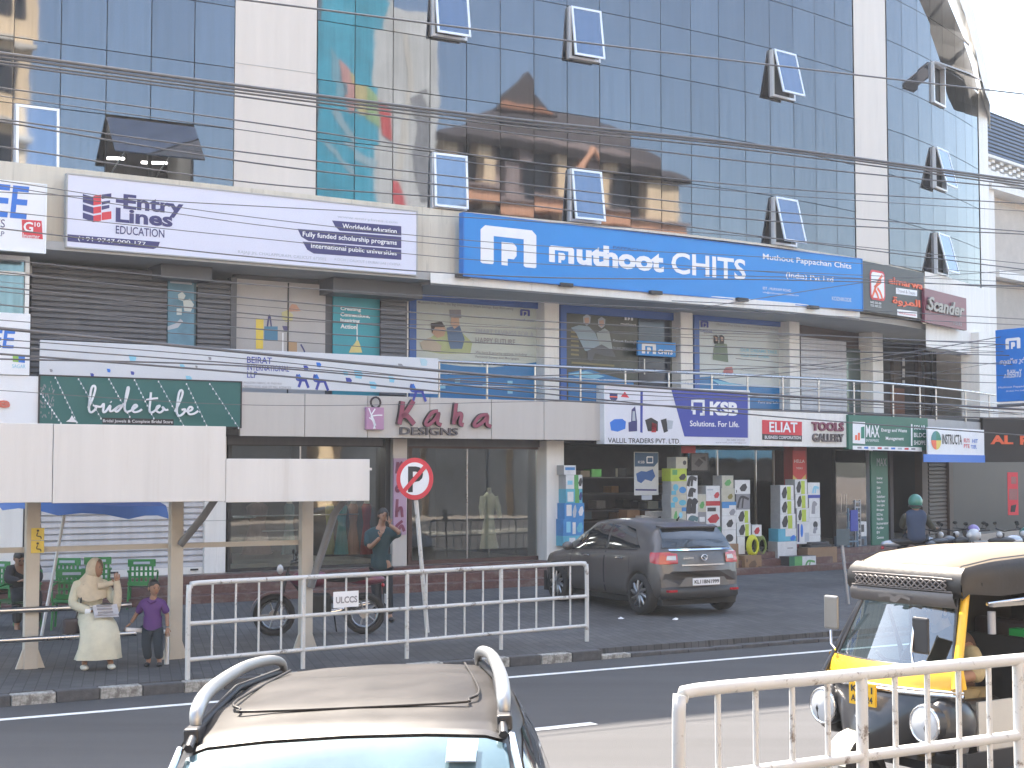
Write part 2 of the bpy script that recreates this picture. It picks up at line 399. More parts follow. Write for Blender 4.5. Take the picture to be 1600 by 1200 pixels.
grime(m_acp, (.28, .26, .24), .3, .58, .78); grime(m_redstep, (.22, .19, .17), .6, .5, .7, (1.5, 1.5, 3), 2.5); grime(m_kerb_w, (.12, .11, .10), .8, .45, .6, (3, 3, 3), 3)
def mirror(name, col, rough=.05, streak=.35):
    m = bpy.data.materials.new(name); m.use_nodes = True; t = m.node_tree; N = t.nodes; L = t.links; b = N['Principled BSDF']
    tc = N.new('ShaderNodeTexCoord'); mp = N.new('ShaderNodeMapping'); mp.inputs['Scale'].default_value = (9, 9, .35); L.new(tc.outputs['Object'], mp.inputs[0])
    n = N.new('ShaderNodeTexNoise'); n.inputs['Scale'].default_value = 2; n.inputs['Detail'].default_value = 5; L.new(mp.outputs[0], n.inputs[0])
    oi = N.new('ShaderNodeObjectInfo')
    mr = N.new('ShaderNodeMapRange'); mr.inputs[1].default_value = .3; mr.inputs[2].default_value = .7; mr.inputs[3].default_value = 1 - streak / 2; mr.inputs[4].default_value = 1 + streak / 2; L.new(n.outputs[0], mr.inputs[0])
    m3 = N.new('ShaderNodeMapRange'); m3.inputs[3].default_value = .93; m3.inputs[4].default_value = 1.07; L.new(oi.outputs['Random'], m3.inputs[0])
    ml = N.new('ShaderNodeMath'); ml.operation = 'MULTIPLY'; L.new(mr.outputs[0], ml.inputs[0]); L.new(m3.outputs[0], ml.inputs[1])
    vm = N.new('ShaderNodeVectorMath'); vm.operation = 'SCALE'; vm.inputs[0].default_value = col; L.new(ml.outputs[0], vm.inputs['Scale'])
    L.new(vm.outputs[0], b.inputs['Base Color']); b.inputs['Metallic'].default_value = .95
    r2 = N.new('ShaderNodeMapRange'); r2.inputs[3].default_value = rough * .6; r2.inputs[4].default_value = rough * 1.8; L.new(n.outputs[0], r2.inputs[0]); L.new(r2.outputs[0], b.inputs['Roughness'])
    n2 = N.new('ShaderNodeTexNoise'); n2.inputs['Scale'].default_value = .9; L.new(tc.outputs['Object'], n2.inputs[0])
    bp = N.new('ShaderNodeBump'); bp.inputs['Strength'].default_value = .03; bp.inputs['Distance'].default_value = .05; L.new(n2.outputs[0], bp.inputs['Height']); L.new(bp.outputs[0], b.inputs['Normal'])
    MATS[name] = m; return m
m_sash = mirror('sash_glass', (.175, .205, .26), .03, .15)  # brighter sky reflection on the sashes put into a paler tint
m_mirror = mirror('blue_mirror_glass', (.119, .127, .146), .022, .22)

# ------------------------------------------------------------ ground, road, kerb, pavement
g = MB(); g.add([(-400, -400, -.012), (400, -400, -.012), (400, 400, -.012), (-400, 400, -.012)], [(0, 1, 2, 3)])
tag(part('ground', g, m_dust), kind='structure')
def strip(name, s0, s1, d0, d1, z, m, kind='structure', lab=None):
    mb = MB(); n = 24
    for i in range(n):
        a, b = s0 + (s1 - s0) * i / n, s0 + (s1 - s0) * (i + 1) / n
        mb.add([S(a, d0, z), S(b, d0, z), S(b, d1, z), S(a, d1, z)], [(0, 1, 2, 3)])
    o = part(name, mb, m); return tag(o, kind=kind)
KD = 16.05                                              # street distance of the far kerb face
strip('road', -70, 90, 4.1, KD, 0.0, m_asph)
strip('road_near_side', -70, 90, -9.5, 3.5, 0.0, m_asph)
tag(part('median_kerb', MB().prism([S(-60, 3.5).xy, S(80, 3.5).xy, S(80, 4.1).xy, S(-60, 4.1).xy], -.01, .16), m_kerb_w), kind='structure')
strip('edge_line', -60, 80, 15.17, 15.29, .004, m_white_line)
mk = MB()
for k in range(-8, 14):                                 # dashed lane line
    a = -1.1 + k * 6.05; mk.add([S(a, 12.02, .004), S(a + 3.1, 12.02, .004), S(a + 3.1, 12.16, .004), S(a, 12.16, .004)], [(0, 1, 2, 3)])
tag(part('lane_dashes', mk, m_white_line), kind='structure')
# pavement and the forecourt behind it as one raised sheet
pv = thing('pavement', None, None, kind='structure')
def pz(p):                                             # the forecourt rises gently towards the shops
    d = p.x * NS.x + p.y * NS.y; return .12 + max(0, min(1, (d - KD - .16) / 7.5)) * .08
pave = MB(); prow = [(KD + .155, -.01), (KD + .16, .12), (KD + 7.66, .20), (34, .20)]
pave.grid([[tuple(S(s_, d_, z_)) for s_ in (-45, 0, 20, 60)] for d_, z_ in prow], False)
part('paving', pave, m_pave, pv)
# herringbone grooves read only as tone at this distance: two laying bands
KP = .465; kmesh = {}
for h in (.12, .05):
    for k in (0, 1):
        kmesh[(h, k)] = MB().box(.005, KP - .005, 0, .155, -.01, h).mesh('kerb_stone'); kmesh[(h, k)].materials.append(m_kerb_w if k else m_kerb_b)
for i in range(-70, 105):
    a = 3.38 + i * KP; h = .12 if a < 10.6 else .05; o = S(a, KD)
    jx, jz = rnd.uniform(-.006, .006), rnd.uniform(-.008, .004)
    M = Matrix(((TS.x, NS.x, 0, o.x + NS.x * jx), (TS.y, NS.y, 0, o.y + NS.y * jx), (0, 0, 1, jz), (0, 0, 0, 1)))
    part('kerb_stone', kmesh[(h, 1 if (i % 2 == 0 and a < 11.2) else 0)], None, pv, M, bevel=.012)

# ------------------------------------------------------------ plan curves of the shopping block
G = Path([(0, .585), (493, .54), (650, .55), (916, .585), (1115, .67), (1290, .88), (1387, 1.0), (1460, 1.26), (1530, 1.5)], 725, 28.9)
B = Path([(0, .64), (1150, .66), (1250, .72), (1330, .85), (1430, 1.15), (1540, 1.5)], 725, 28.5)
Z0, DZ = 7.54, 1.135
FLOOR = .63
bld = thing('shopping_building', 'curved shopping block with blue mirror glass above two storeys of shops', 'building')
def curve_wall(name, path, ua, ub, o0, o1, z0, z1, m, parent=bld, bevel=0):
    """solid following the plan curve between pixel columns ua..ub, offsets o0..o1"""
    vr = 300 if path is G else 600
    A = path.between(ua, ub, o0, vr)
    C = path.between(ua, ub, o1, vr) if o1 - o0 < .7 else [q + Vector((-.55, .835)) * (o1 - o0) for q in A]
    mb = MB(); n = min(len(A), len(C))
    def rs(L):
        out = []
        for i in range(n):
            k = i * (len(L) - 1) / (n - 1) if n > 1 else 0; a = int(k); b = min(a + 1, len(L) - 1); out.append(L[a].lerp(L[b], k - a))
        return out
    A, C = rs(A), rs(C)
    for i in range(n - 1):
        a0, a1, c0, c1 = A[i], A[i + 1], C[i], C[i + 1]
        mb.add([(a0.x, a0.y, z0), (a1.x, a1.y, z0), (c1.x, c1.y, z0), (c0.x, c0.y, z0), (a0.x, a0.y, z1), (a1.x, a1.y, z1), (c1.x, c1.y, z1), (c0.x, c0.y, z1)],
               [(3, 2, 1, 0), (4, 5, 6, 7), (0, 1, 5, 4), (2, 3, 7, 6)] + ([(0, 4, 7, 3)] if i == 0 else []) + ([(1, 2, 6, 5)] if i == n - 2 else []))
    return part(name, mb, m, parent, bevel=bevel)
# upper glass: columns of panes
secA = [-700, -600, -510, -430, -350, -275, -200, -128, -57, 17, 91, 163, 233, 301, 364]
secB = [494, 553, 613, 671, 728, 781, 834, 886, 937, 985, 1033, 1080, 1124, 1165, 1204, 1241, 1275, 1307, 1336]
secC = [1388, 1412, 1436, 1457, 1476, 1495, 1509, 1520, 1531]
OPEN = {}                                              # (column left u, row): kind of window
for u, r_, k in ((17, 0, 'tilt_s'), (671, 0, 'tilt_s'), (671, 3, 'tilt_m'), (886, 0, 'tilt_m'), (886, 3, 'tilt_m'), (1204, 0, 'tilt_l'), (1204, 3, 'tilt_l'), (1457, 0, 'tilt_l'), (1457, 2, 'tilt_l'), (1457, 4, 'wide')):
    OPEN[(u, r_)] = k
OPEN[(163, 0)] = 'big'; OPEN[(233, 0)] = 'big'
arch_c = None
def zarch(u):                                          # lower edge of the arched cornice over the right-hand glass
    pts = [(1387, 17.2), (1436, 16.6), (1476, 15.55), (1495, 14.9), (1509, 14.45), (1520, 13.9), (1531, 13.15)]
    for (a, p), (c, q) in zip(pts, pts[1:]):
        if u <= c: return p + (q - p) * (u - a) / (c - a)
    return pts[-1][1]
def z_on(path, u, v, o=0): return path.hit(u, v, o).z
pane_cache = {}
def make_pane(f, x0, x1, z0, z1, tilt=0.0):
    mb = MB().box(x0 + .008, x1 - .008, -.012, .012, z0 + .008, z1 - .008)
    c = Matrix.Translation(((x0 + x1) / 2, 0, (z0 + z1) / 2))
    o = part('glass_pane', mb, m_mirror, bld, f.M @ c @ Matrix.Rotation(R(rnd.gauss(0, .11)), 4, 'Z') @ Matrix.Rotation(R(rnd.gauss(0, .10)), 4, 'X') @ c.inverted())
    return o
def tilt_window(f, z0, z1, ang, cover=True):
    """white framed top-hung sash pushed open at the bottom"""
    W = f.W
    wd = part('window', MB().frame(.02, W - .02, z0 + .02, z1 - .02, .055, -.09, .05), m_alu, bld, f.M, bevel=.006)
    part('reveal', MB().box(.07, W - .07, .06, .08, z0 + .07, z1 - .07), m_dark, wd, f.M)
    Mh = f.M @ Matrix.Translation((0, -.10, z1 - .03)) @ Matrix.Rotation(R(-ang), 4, 'X')
    H = z1 - z0 - .06
    part('sash', MB().frame(.03, W - .03, -H, 0, .05, -.035, 0), m_alu, wd, Mh, bevel=.005)
    part('pane', MB().box(.075, W - .075, -.024, -.012, -H + .045, -.045), m_sash, wd, Mh)
nrow_total = 10
for sec in (secA, secB, secC):
    for ua, ub in zip(sec, sec[1:]):
        p0, p1 = G.hit(ua, 300), G.hit(ub, 300); f = Fr(p0, p1)
        for r_ in range(nrow_total):
            z0, z1 = Z0 + r_ * DZ, Z0 + (r_ + 1) * DZ
            if ub < -20 and False: continue
            if sec is secC:
                za, zb = zarch(ua), zarch(ub)
                if z0 >= max(za, zb): continue
                if z1 > min(za, zb):
                    # pane cut by the arch
                    W = f.W; pts = [(.008, z0), (W - .008, z0), (W - .008, min(z1, max(zb, z0 + .02))), (.008, min(z1, za))]
                    part('glass_pane', MB().poly(pts, -.012, .024), m_mirror, bld, f.M); continue
            k = OPEN.get((ua, r_))
            if k in ('tilt_s', 'tilt_m', 'tilt_l'): tilt_window(f, z0, z1, {'tilt_s': 3, 'tilt_m': 8, 'tilt_l': 14}[k]); continue
            if k == 'wide': tilt_window(f, z0, z1, 62); continue
            if k == 'big':
                wd = part('window', MB().frame(0, f.W, z0, z1 - .1, .03, -.03, .04), m_dark, bld, f.M)
                part('sash', MB().box(.0, f.W, -.03, 0, -.95, 0), m_mirror, wd, f.M @ Matrix.Translation((0, -.06, z1 - .08)) @ Matrix.Rotation(R(-42), 4, 'X'))
                part('stay', MB().tube([(.12, -.02, z0 + .12), (.2, -.62, z1 - .72)], .012), m_steel, wd, f.M)
                part('lamp_tube', MB().tube([(.08, .8, z0 + .52), (.62, 1.1, z0 + .62)], .025), mat('tube_lamp', (1, .97, .93), .5, emit=2.2), wd, f.M)
                part('reveal', MB().box(.0, f.W, 1.6, 1.62, z0, z1), m_inter, wd, f.M)
                continue
            if z0 > 13.6 and sec is not secC:           # above the photograph: plain large panes, one per column
                if r_ == 6 or (z0 - DZ <= 13.6): make_pane(f, 0, f.W, z0, Z0 + nrow_total * DZ)
                continue
            make_pane(f, 0, f.W, z0, z1)
# dark backing and gaskets behind the panes, floor bands
curve_wall('backing', G, -700, 161, .06, .30, Z0, 19.2, m_dark); curve_wall('backing', G, 301, 365, .06, .30, Z0, 19.2, m_dark)
curve_wall('backing', G, 161, 301, .06, .30, Z0 + DZ - .1, 19.2, m_dark)
curve_wall('backing', G, 493, 1338, .06, .30, Z0, 19.2, m_dark); curve_wall('backing', G, 1386, 1532, .06, .3, Z0, 13.1, m_dark)
curve_wall('backing', G, 1386, 1490, .06, .3, 13.1, 15.0, m_dark)
curve_wall('column', G, 365, 493, -.03, .4, 6.9, 19.2, m_pink); curve_wall('column', G, 1337, 1387, -.03, .4, 6.95, 19.2, m_pink)
for z in (9.9, 12.7):
    curve_wall('cladding_joint', G, 366, 492, -.036, -.03, z, z + .012, m_soffit)
# concrete band behind the signs, canopy slab and soffit
curve_wall('spandrel', B, -700, 1443, .26, .6, 6.25, Z0 - .005, m_conc)
curve_wall('spandrel', G, 1443, 1535, -.1, .4, 5.6, Z0 - .005, m_white)
curve_wall('canopy_edge', B, 672, 1345, -.02, .255, 6.03, 6.24, m_white, bevel=.01)
curve_wall('soffit', B, -700, 672, .05, 2.2, 6.1, 6.245, m_soffit); curve_wall('soffit', B, 672, 1536, .256, 2.6, 6.05, 6.2, m_soffit)
curve_wall('sill', G, -700, 364, -.09, .2, Z0 - .05, Z0 - .002, m_conc); curve_wall('sill', G, 494, 1336, -.09, .2, Z0 - .05, Z0 - .002, m_conc)
# end pillar, arched cornice over the right-hand glass
curve_wall('end_pillar', G, 1531, 1545, -.03, .5, 3.72, 13.3, m_white)
pe = [(1478, 15.95, 17.0), (1490, 15.35, 16.5), (1500, 14.95, 16.05), (1509, 14.6, 15.6), (1517, 14.2, 15.2), (1525, 13.75, 14.75), (1531, 13.25, 14.2), (1538, 12.85, 13.8), (1545, 12.6, 13.2)]
for (ua, a0, b0), (ub, a1, b1) in zip([(1387, 17.2, 18.3), (1440, 16.75, 17.8)] + pe, [(1440, 16.75, 17.8)] + pe):
    p0, p1 = G.hit(ua, 60, -.55), G.hit(ub, 60, -.55)
    q0, q1 = G.hit(ua, 60, .3), G.hit(ub, 60, .3)
    mb = MB().add([(p0.x, p0.y, a0), (p1.x, p1.y, a1), (q1.x, q1.y, a1), (q0.x, q0.y, a0), (p0.x, p0.y, b0), (p1.x, p1.y, b1), (q1.x, q1.y, b1), (q0.x, q0.y, b0)],
             [(3, 2, 1, 0), (4, 5, 6, 7), (0, 1, 5, 4), (1, 2, 6, 5), (2, 3, 7, 6), (3, 0, 4, 7)])
    part('cornice', mb, m_white, bld)
# structure behind the glass
def hull(name, ua, ub, o0, o1, z0, z1, m): return curve_wall(name, B, ua, ub, o0, o1, z0, z1, m)
hull('block', -700, 160, .95, 13, 6.3, 19.4, m_soffit); hull('block', 302, 1430, .95, 13, 6.3, 19.4, m_soffit)
hull('block', 160, 302, 3, 13, 6.3, 19.4, m_inter); hull('block', 160, 302, .95, 13, 8.7, 19.4, m_soffit)
curve_wall('parapet', G, -700, 1387, -.1, .5, 19.2, 20.0, m_pink)
# ground floor shell
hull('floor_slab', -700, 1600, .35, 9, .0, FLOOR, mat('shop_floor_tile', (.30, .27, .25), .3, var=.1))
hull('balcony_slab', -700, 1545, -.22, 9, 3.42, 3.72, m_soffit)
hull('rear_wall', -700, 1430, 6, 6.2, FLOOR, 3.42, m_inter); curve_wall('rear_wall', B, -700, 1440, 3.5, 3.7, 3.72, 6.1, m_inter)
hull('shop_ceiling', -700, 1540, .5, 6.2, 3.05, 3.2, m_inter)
for k, (o0, z0, z1) in enumerate(((.05, .1, FLOOR), (-.25, .1, .49), (-.55, .1, .34))):
    curve_wall('step', B, -700, 1400 if k else 1500, o0, o0 + .32, z0, z1 - .001 * k, m_redstep, bevel=.01)
# ------------------------------------------------------------ the other side of the street (seen mirrored in the glass)
def MSt(s, d, z=0): 
    o = S(s, d, z); return Matrix(((TS.x, NS.x, 0, o.x), (TS.y, NS.y, 0, o.y), (0, 0, 1, o.z), (0, 0, 0, 1)))
m_cream = mat('cream_wall', (.86, .66, .42), .8, var=.08)
m_orange = mat('orange_lit_trim', (.80, .42, .25), .8, var=.1)  # orange light on bands and edges put into the colour
m_tile = mat('dark_clay_tile', (.075, .062, .06), .8, var=.3, scale=6)
m_offw = mat('off_white_wall', (.66, .63, .55), .85, var=.12, streak=1)
m_dgl = mat('dark_window_glass', (.03, .035, .045), .15, metal=.3)
# tiled house: s 31.5..54.5, front at d=-14
th = thing('tiled_building', 'cream building with dark tiled roofs mirrored in the middle of the blue glass', 'building', MSt(43, -14))
m_mauve = mat('shaded_mauve_wall', (.34, .27, .25), .85, var=.25, scale=.5)  # wall shade put into the colour; cream marks the lit parts
part('wall', MB().box(-10.6, 10.8, -12, -.6, 14.2, 19.6), m_mauve, th); part('wall', MB().box(-10.6, 10.8, -12, -.6, 0, 14.2), m_cream, th)
for z in (8.2, 12.0, 15.6):
    part('balcony', MB().box(-11.4, 11.6, -.6, .5, z, z + .7), m_orange if z > 15 else m_mauve, th)
    part('ledge', MB().box(-11.5, 11.7, -1.3, .7, z + .705, z + .85), m_mauve, th)
for x in (-10.9, -8.3, -5.7, -2.9, -.4, 2.2, 4.8, 7.6, 9.6, 11.0):
    part('pillar', MB().box(x - .35 - (.5 if x > 7 else 0), x + .35, -.55, .1, 0, 19.0), m_cream if x > 7 or x < -8 or abs(x + 2.9) < .1 or abs(x - 2.2) < .1 else m_mauve, th)
for z in (9.2, 12.9, 16.6):
    for i in range(8):
        x = -9.9 + i * 2.62; part('window', MB().box(x, x + 1.4, -.65, -.55, z, z + 2.3), m_dgl, th)
for x0 in (-10, -4.6, .8, 6.2): part('shopfront', MB().box(x0, x0 + 4.9, .1, .2, 0, 5.6), mat('reflection_dark', (.05, .055, .065), .4, var=.4, scale=.8), th)  # dark fronts added to darken what the shop windows reflect
def hip(x0, x1, y0, y1, z0, z1, rx, over=1.3):
    a, b, c, d = x0 - over, x1 + over, y0 - over, y1 + over; ym = (y0 + y1) / 2
    mb = MB(); up = .45
    vs = [(a, c, z0 + up), (b, c, z0 + up), (b, d, z0 + up), (a, d, z0 + up), (x0 + rx, ym, z1), (x1 - rx, ym, z1), ((a + b) / 2, d, z0), ((a + b) / 2, c, z0), (a * .6 + b * .4, d, z0 + .05), (a * .4 + b * .6, d, z0 + .05)]
    mb.add(vs, [(3, 4, 8), (8, 4, 6), (6, 4, 5), (6, 5, 9), (9, 5, 2), (2, 5, 1), (1, 5, 7), (7, 5, 4), (7, 4, 0), (0, 4, 3), (0, 3, 8, 6, 7), (7, 6, 9, 2, 1)])
    mb.add([(a, d, z0 + up), (b, d, z0 + up), (b, d - .05, z0 + up - .35), (a, d - .05, z0 + up - .35)], [(0, 1, 2, 3), (3, 2, 1, 0)])
    return mb
part('roof', hip(-10.8, 11, -10, -.55, 18.6, 22.6, 7, 1.0), m_tile, th)
part('roof', hip(-10.8, -7.5, -4, -.3, 14.6, 16.2, 1), m_tile, th)
part('gable', MB().poly([(-6.6, 21.2), (-2.0, 21.2), (-4.3, 23.4)], -2.2, .5), m_tile, th)
part('gable_trim', MB().add([(-6.2, -1.6, 21.3), (-2.4, -1.6, 21.3), (-2.7, -1.6, 21.65), (-5.9, -1.6, 21.65)], [(0, 3, 2, 1), (0, 1, 2, 3)]), m_orange, th)
for sgn in (-1, 1):
    part('rafter', MB().tube([(-1.2, 1.4, 19.0), (-1.2 + sgn * 2.3, 1.4, 15.8)], .16, 4), m_orange, th)
part('awning', MB().box(5, 12.2, -.6, .9, 14.6, 14.8), m_tile, th)
# hoarding on a low building, s 24..31.3
hb = thing('hoarding', 'large teal and white roadside hoarding mirrored at the left of the blue glass', 'billboard', MSt(27.7, -13.6))
m_teal = mat('hoarding_teal', (.05, .40, .54), .6, var=.25, scale=.6); m_bw = mat('hoarding_grey_white', (.60, .61, .58), .6, var=.15, scale=.6); m_redp = mat('hoarding_red', (.62, .08, .09), .5)
part('panel', MB().box(-3.7, 3.6, -.3, 0, 13.2, 25), m_bw, hb)
Mh = WM[hb.name] @ Matrix(((-1, 0, 0, 0), (0, -1, 0, 0), (0, 0, 1, 0), (0, 0, 0, 1)))      # face towards the glass: x mirrored
pm = MB(); pm.poly([(3.7, 13.2), (.2, 13.2)] + [(-.4 + .9 * math.cos(R(a)) * 1.0, 19 + 6 * math.sin(R(a))) for a in range(-75, 76, 15)] + [(.1, 25), (3.7, 25)], -.03, .01)
part('print', pm, m_teal, hb, Mh)
for pts, c in (([(2.9, 22.3), (2.5, 21.7), (2.2, 20.2), (2.9, 19.7)], (.2, .42, .5)), ([(2.5, 21.8), (1.9, 21.4), (1.5, 19.6), (2.2, 19.2), (2.4, 20)], (.62, .33, .30)), ([(1.9, 21.3), (1.2, 20.8), (.9, 19.0), (1.5, 19.2)], (.60, .52, .25)), ([(1.2, 20.7), (.5, 20.2), (.4, 18.7), (1.0, 18.9)], (.35, .52, .25)), ([(.4, 20), (-.2, 19.6), (-.2, 18.1), (.3, 18.3)], (.66, .1, .1))):
    part('print', MB().poly(pts, -.05, .01), mat('map_%d' % (c[0] * 100 + c[2] * 1000), c, .6), hb, Mh)
pm = MB(); stroke(pm, [(2.9, 19.2), (2.2, 18.2), (1.2, 17.4), (.3, 17.0)], .34, -.05, .01); stroke(pm, [(3, 17.8), (2.2, 16.9), (1.4, 16.4)], .2, -.05, .01); part('print', pm, mat('pale_teal', (.35, .5, .55), .6), hb, Mh)
pm = MB(); stroke(pm, [(-.9, 24), (-1.3, 21), (-1.2, 18), (-.9, 15), (-.4, 13.3)], .3, -.04, .01); part('print', pm, m_offw, hb, Mh)
pm = MB(); stroke(pm, [(-1.8, 20.6), (-2.3, 19.2), (-2.1, 17.6), (-2.6, 15.4)], .9, -.05, .01); stroke(pm, [(-2.9, 20.8), (-2.7, 18.8)], .5, -.05, .01); part('print', pm, mat('hoarding_mid_grey', (.26, .27, .28), .6, var=.3), hb, Mh)  # mid grey printed strokes
part('print', MB().poly([(-.6, 16.2), (-1.0, 16.2), (-2.2, 13.3), (-1.2, 13.3)], -.06, .01), m_redp, hb, Mh)
for x in (-3, 0, 3): part('post', MB().box(x - .12, x + .12, -.6, -.32, 8, 24), m_dark, hb)
solo('low_shop_building', MB().box(24, 31, -26, -14.4, 0, 9.5).merge(MB().box(23.9, 31.1, -14.4, -13.8, 9.5, 9.9)), m_offw, 'plain off-white shop building standing under the mirrored hoarding', 'building', MSt(0, 0))
solo('added_dark_band', MB().box(13.9, 31, -13.75, -13.6, .2, 6.2), mat('reflection_dark', (.05, .055, .065), .4), 'long dark band added opposite, under the mirrored hoarding, to darken window reflections', 'shopfront', MSt(0, 0))  # unseen dark band, added to darken the shop window reflections
lb = thing('cream_building', 'cream multi-storey building mirrored at the far left edge of the glass', 'building', MSt(8.5, -14))
part('wall', MB().box(-12, 5.15, -12, 0, 0, 30), m_cream, lb)
for z in (5, 8.4, 11.8, 15.2, 18.6, 22):
    part('ledge', MB().box(-12.1, 5.3, 0, .35, z + 2.3, z + 2.5), m_offw, lb)
    for x in (-11, -8.2, -5.4, -2.6, .2, 3.0): part('window', MB().box(x, x + 1.6, .0, .04, z, z + 1.9), m_dgl, lb)
for i, (s0, s1, h, c) in enumerate(((56.5, 70, 9, (.45, .45, .42)), (71, 92, 12.5, (.5, .42, .33)), (93, 120, 8, (.4, .42, .45)), (13.9, 23, 7.5, (.5, .5, .47)), (-30, -5, 14, (.45, .42, .4)), (122, 170, 16, (.30, .33, .38)))):
    lab = ['grey low row of shops opposite beside the tiled building', 'tan three-storey building opposite, third past the tiled building', 'blue-grey low sheds opposite, far down the street', 'pale two-storey shop row opposite between cream building and hoarding', 'brownish block opposite, behind the bus shelter end of the street', 'slate-blue long block opposite at the far right end'][i]
    ob = thing('opposite_building', lab, 'building', MSt((s0 + s1) / 2, -14), 'buildings across the street'); hw = (s1 - s0) / 2
    part('wall', MB().box(-hw, hw, -10, 0, 0, h), mat('opp_wall_%d' % i, c, .85, var=.12), ob)
    part('shopfront', MB().box(-hw + .5, hw - .5, 0, .05, .3, 3), m_dgl, ob)
    part('fascia', MB().box(-hw + .3, hw - .3, .0, .4, 3.1, 4.1), mat('opp_sign_%d' % i, rnd.choice([(.5, .1, .1), (.1, .3, .5), (.6, .6, .6), (.6, .45, .1)]), .5), ob)
    x = -hw + 1.2
    while x < hw - 2: part('window', MB().box(x, x + 1.5, .0, .04, 5, min(h - 1, 6.8)), m_dgl, ob); x += 3.2
tag(part('tree_line', MB().merge(MB()), None), kind='stuff') if False else None

# ------------------------------------------------------------ neighbouring building beyond the right end
nb = Fr(atY(1541, 500, 43), atY(1720, 500, 49))
nbt = thing('neighbour_building', 'cream building beyond the glass block with blue cladding and lattice parapet', 'building', nb.M)
def NZ(v): return nb.z(1545, v)
part('wall', MB().box(-.6, nb.W + 4, .3, 10, 3.9, NZ(250)), mat('cream_neighbour', (.62, .575, .53), .8, var=.08, streak=1), nbt, nb.M)
part('cladding', MB().box(.0, nb.W + 4, .6, 3, NZ(242), NZ(157)), mat('blue_cladding', (.045, .085, .19), .4, var=.1), nbt, nb.M)
for k in range(14):
    z = NZ(157) - (k + .5) * (NZ(157) - NZ(242)) / 14
    part('cladding_rib', MB().box(.0, nb.W + 4, .57, .6, z, z + .03), m_dark, nbt, nb.M)
z0, z1 = NZ(270), NZ(244)
pb = MB().box(-.1, nb.W + 4, -.1, .28, z0 - .1, z0 + .05).box(-.1, nb.W + 4, -.1, .28, z1 - .05, z1 + .03)
nn = 26
for i in range(nn):
    for j in range(4):
        if (i + j) % 2: pb.box(i * .28, i * .28 + .2, .0, .15, z0 + .05 + j * (z1 - z0 - .1) / 4, z0 + .05 + (j + .85) * (z1 - z0 - .1) / 4)
part('lattice_parapet', pb, m_white, nbt, nb.M)
part('lattice_back', MB().box(.0, nb.W + 4, .18, .2, z0, z1), m_soffit, nbt, nb.M)
part('ledge', MB().box(-.2, nb.W + 4, -.35, .3, NZ(300), NZ(289)), m_white, nbt, nb.M)
part('recess', MB().box(.6, nb.W + 4, .2, .32, NZ(420), NZ(310)), mat('tan_recess', (.50, .46, .42), .8), nbt, nb.M)
part('ledge', MB().box(.5, nb.W + 4, -.2, .3, NZ(432), NZ(421)), m_white, nbt, nb.M)
part('recess', MB().box(.6, nb.W + 4, .2, .33, NZ(520), NZ(434)), mat('beige_recess', (.42, .39, .36), .8), nbt, nb.M)
part('end_post', MB().box(-.25, .25, -.2, .29, 3.9, NZ(280)), m_white, nbt, nb.M)
part('shaded_shop_front', MB().box(-2.2, nb.W + 4, .3, 10, 0, 3.895), m_black, nbt, nb.M)  # black block stands in for the deep shade of the shop
# ------------------------------------------------------------ first floor
def wallfr(u0, u1, o, path=None): p = path or B; return Fr(p.hit(u0, 560, o), p.hit(u1, 560, o))
Z1a, Z1b = 3.72, 6.06
def wpart(name, u0, u1, o, z0, z1, m, depth=.2, y0=0.0, parent=bld, bevel=0, label=None):
    f = wallfr(u0, u1, o); return part(name, MB().box(0, f.W, y0, y0 + depth, z0, z1), m, parent, f.M, bevel, label=label)
def slats(name, u0, u1, o, z0, z1, pitch, m, y=-.03, label=None, kind=None):
    """roller shutter: corrugated curtain, slats too fine to part"""
    f = wallfr(u0, u1, o); n = max(2, int((z1 - z0) / pitch)); rows = []
    for i in range(n + 1):
        z = z0 + (z1 - z0) * i / n
        rows.append([(0, 0, z), (f.W, 0, z)])
        if i < n: rows.append([(0, y, z + pitch * .25), (f.W, y, z + pitch * .25)]); rows.append([(0, y * .8, z + pitch * .8), (f.W, y * .8, z + pitch * .8)])
    return part(name, MB().grid(rows, False), m, bld, f.M, label=label, kind=kind)
m_shutw = mat('shutter_pale', (.52, .52, .55), .5, metal=.2, var=.12, scale=2, streak=1)
m_frame_grey = mat('frame_grey', (.085, .09, .105), .5)
# far left glazed office
wpart('window_frame', -160, 46, .75, Z1a, 4.62, m_frame_grey)
f = wallfr(-160, 43, .75)
part('pane', MB().box(0, f.W, .02, .04, 4.6, 6.02), m_sea_glass, bld, f.M); part('window_frame', MB().frame(0, f.W, 4.55, 6.05, .07, -.03, .03).box(0, f.W, -.03, .02, 5.72, 5.78), m_alu, bld, f.M)
wpart('wall', -700, -160, .7, Z1a, 6.1, m_conc)
slats('shutter', 47, 259, 1.1, Z1a, 6.02, .092, m_charcoal, label='wide charcoal roller shutter')
wpart('door_frame', 259, 306, 1.1, Z1a, 6.1, mat('teal_frame', (.03, .10, .15), .4), .2, .02)
slats('shutter', 307, 360, 1.1, Z1a, 5.95, .092, m_charcoal)
wpart('shutter_guide', 360, 369, 1.05, Z1a, 6.0, m_frame_grey, .2)
wpart('window_frame', 368, 521, 1.2, Z1a, 6.1, m_frame_grey, .15, .06)
f = wallfr(368, 508, 1.2); part('pane', MB().box(0, f.W, 0, .03, Z1a, f.z(368, 435)), mat('frosted_poster', (.42, .41, .42), .5, var=.05), bld, f.M, label='pale poster window with shopping bag drawings'); PW1 = f
f = wallfr(520, 593, 1.2); part('pane', MB().box(0, f.W, 0, .03, Z1a, f.z(520, 440)), mat('teal_poster', (.03, .30, .38), .45, var=.06), bld, f.M, label='teal poster panel with hanging lamp'); PW2 = f
slats('shutter', 594, 632, 1.1, Z1a, 5.95, .092, m_charcoal)
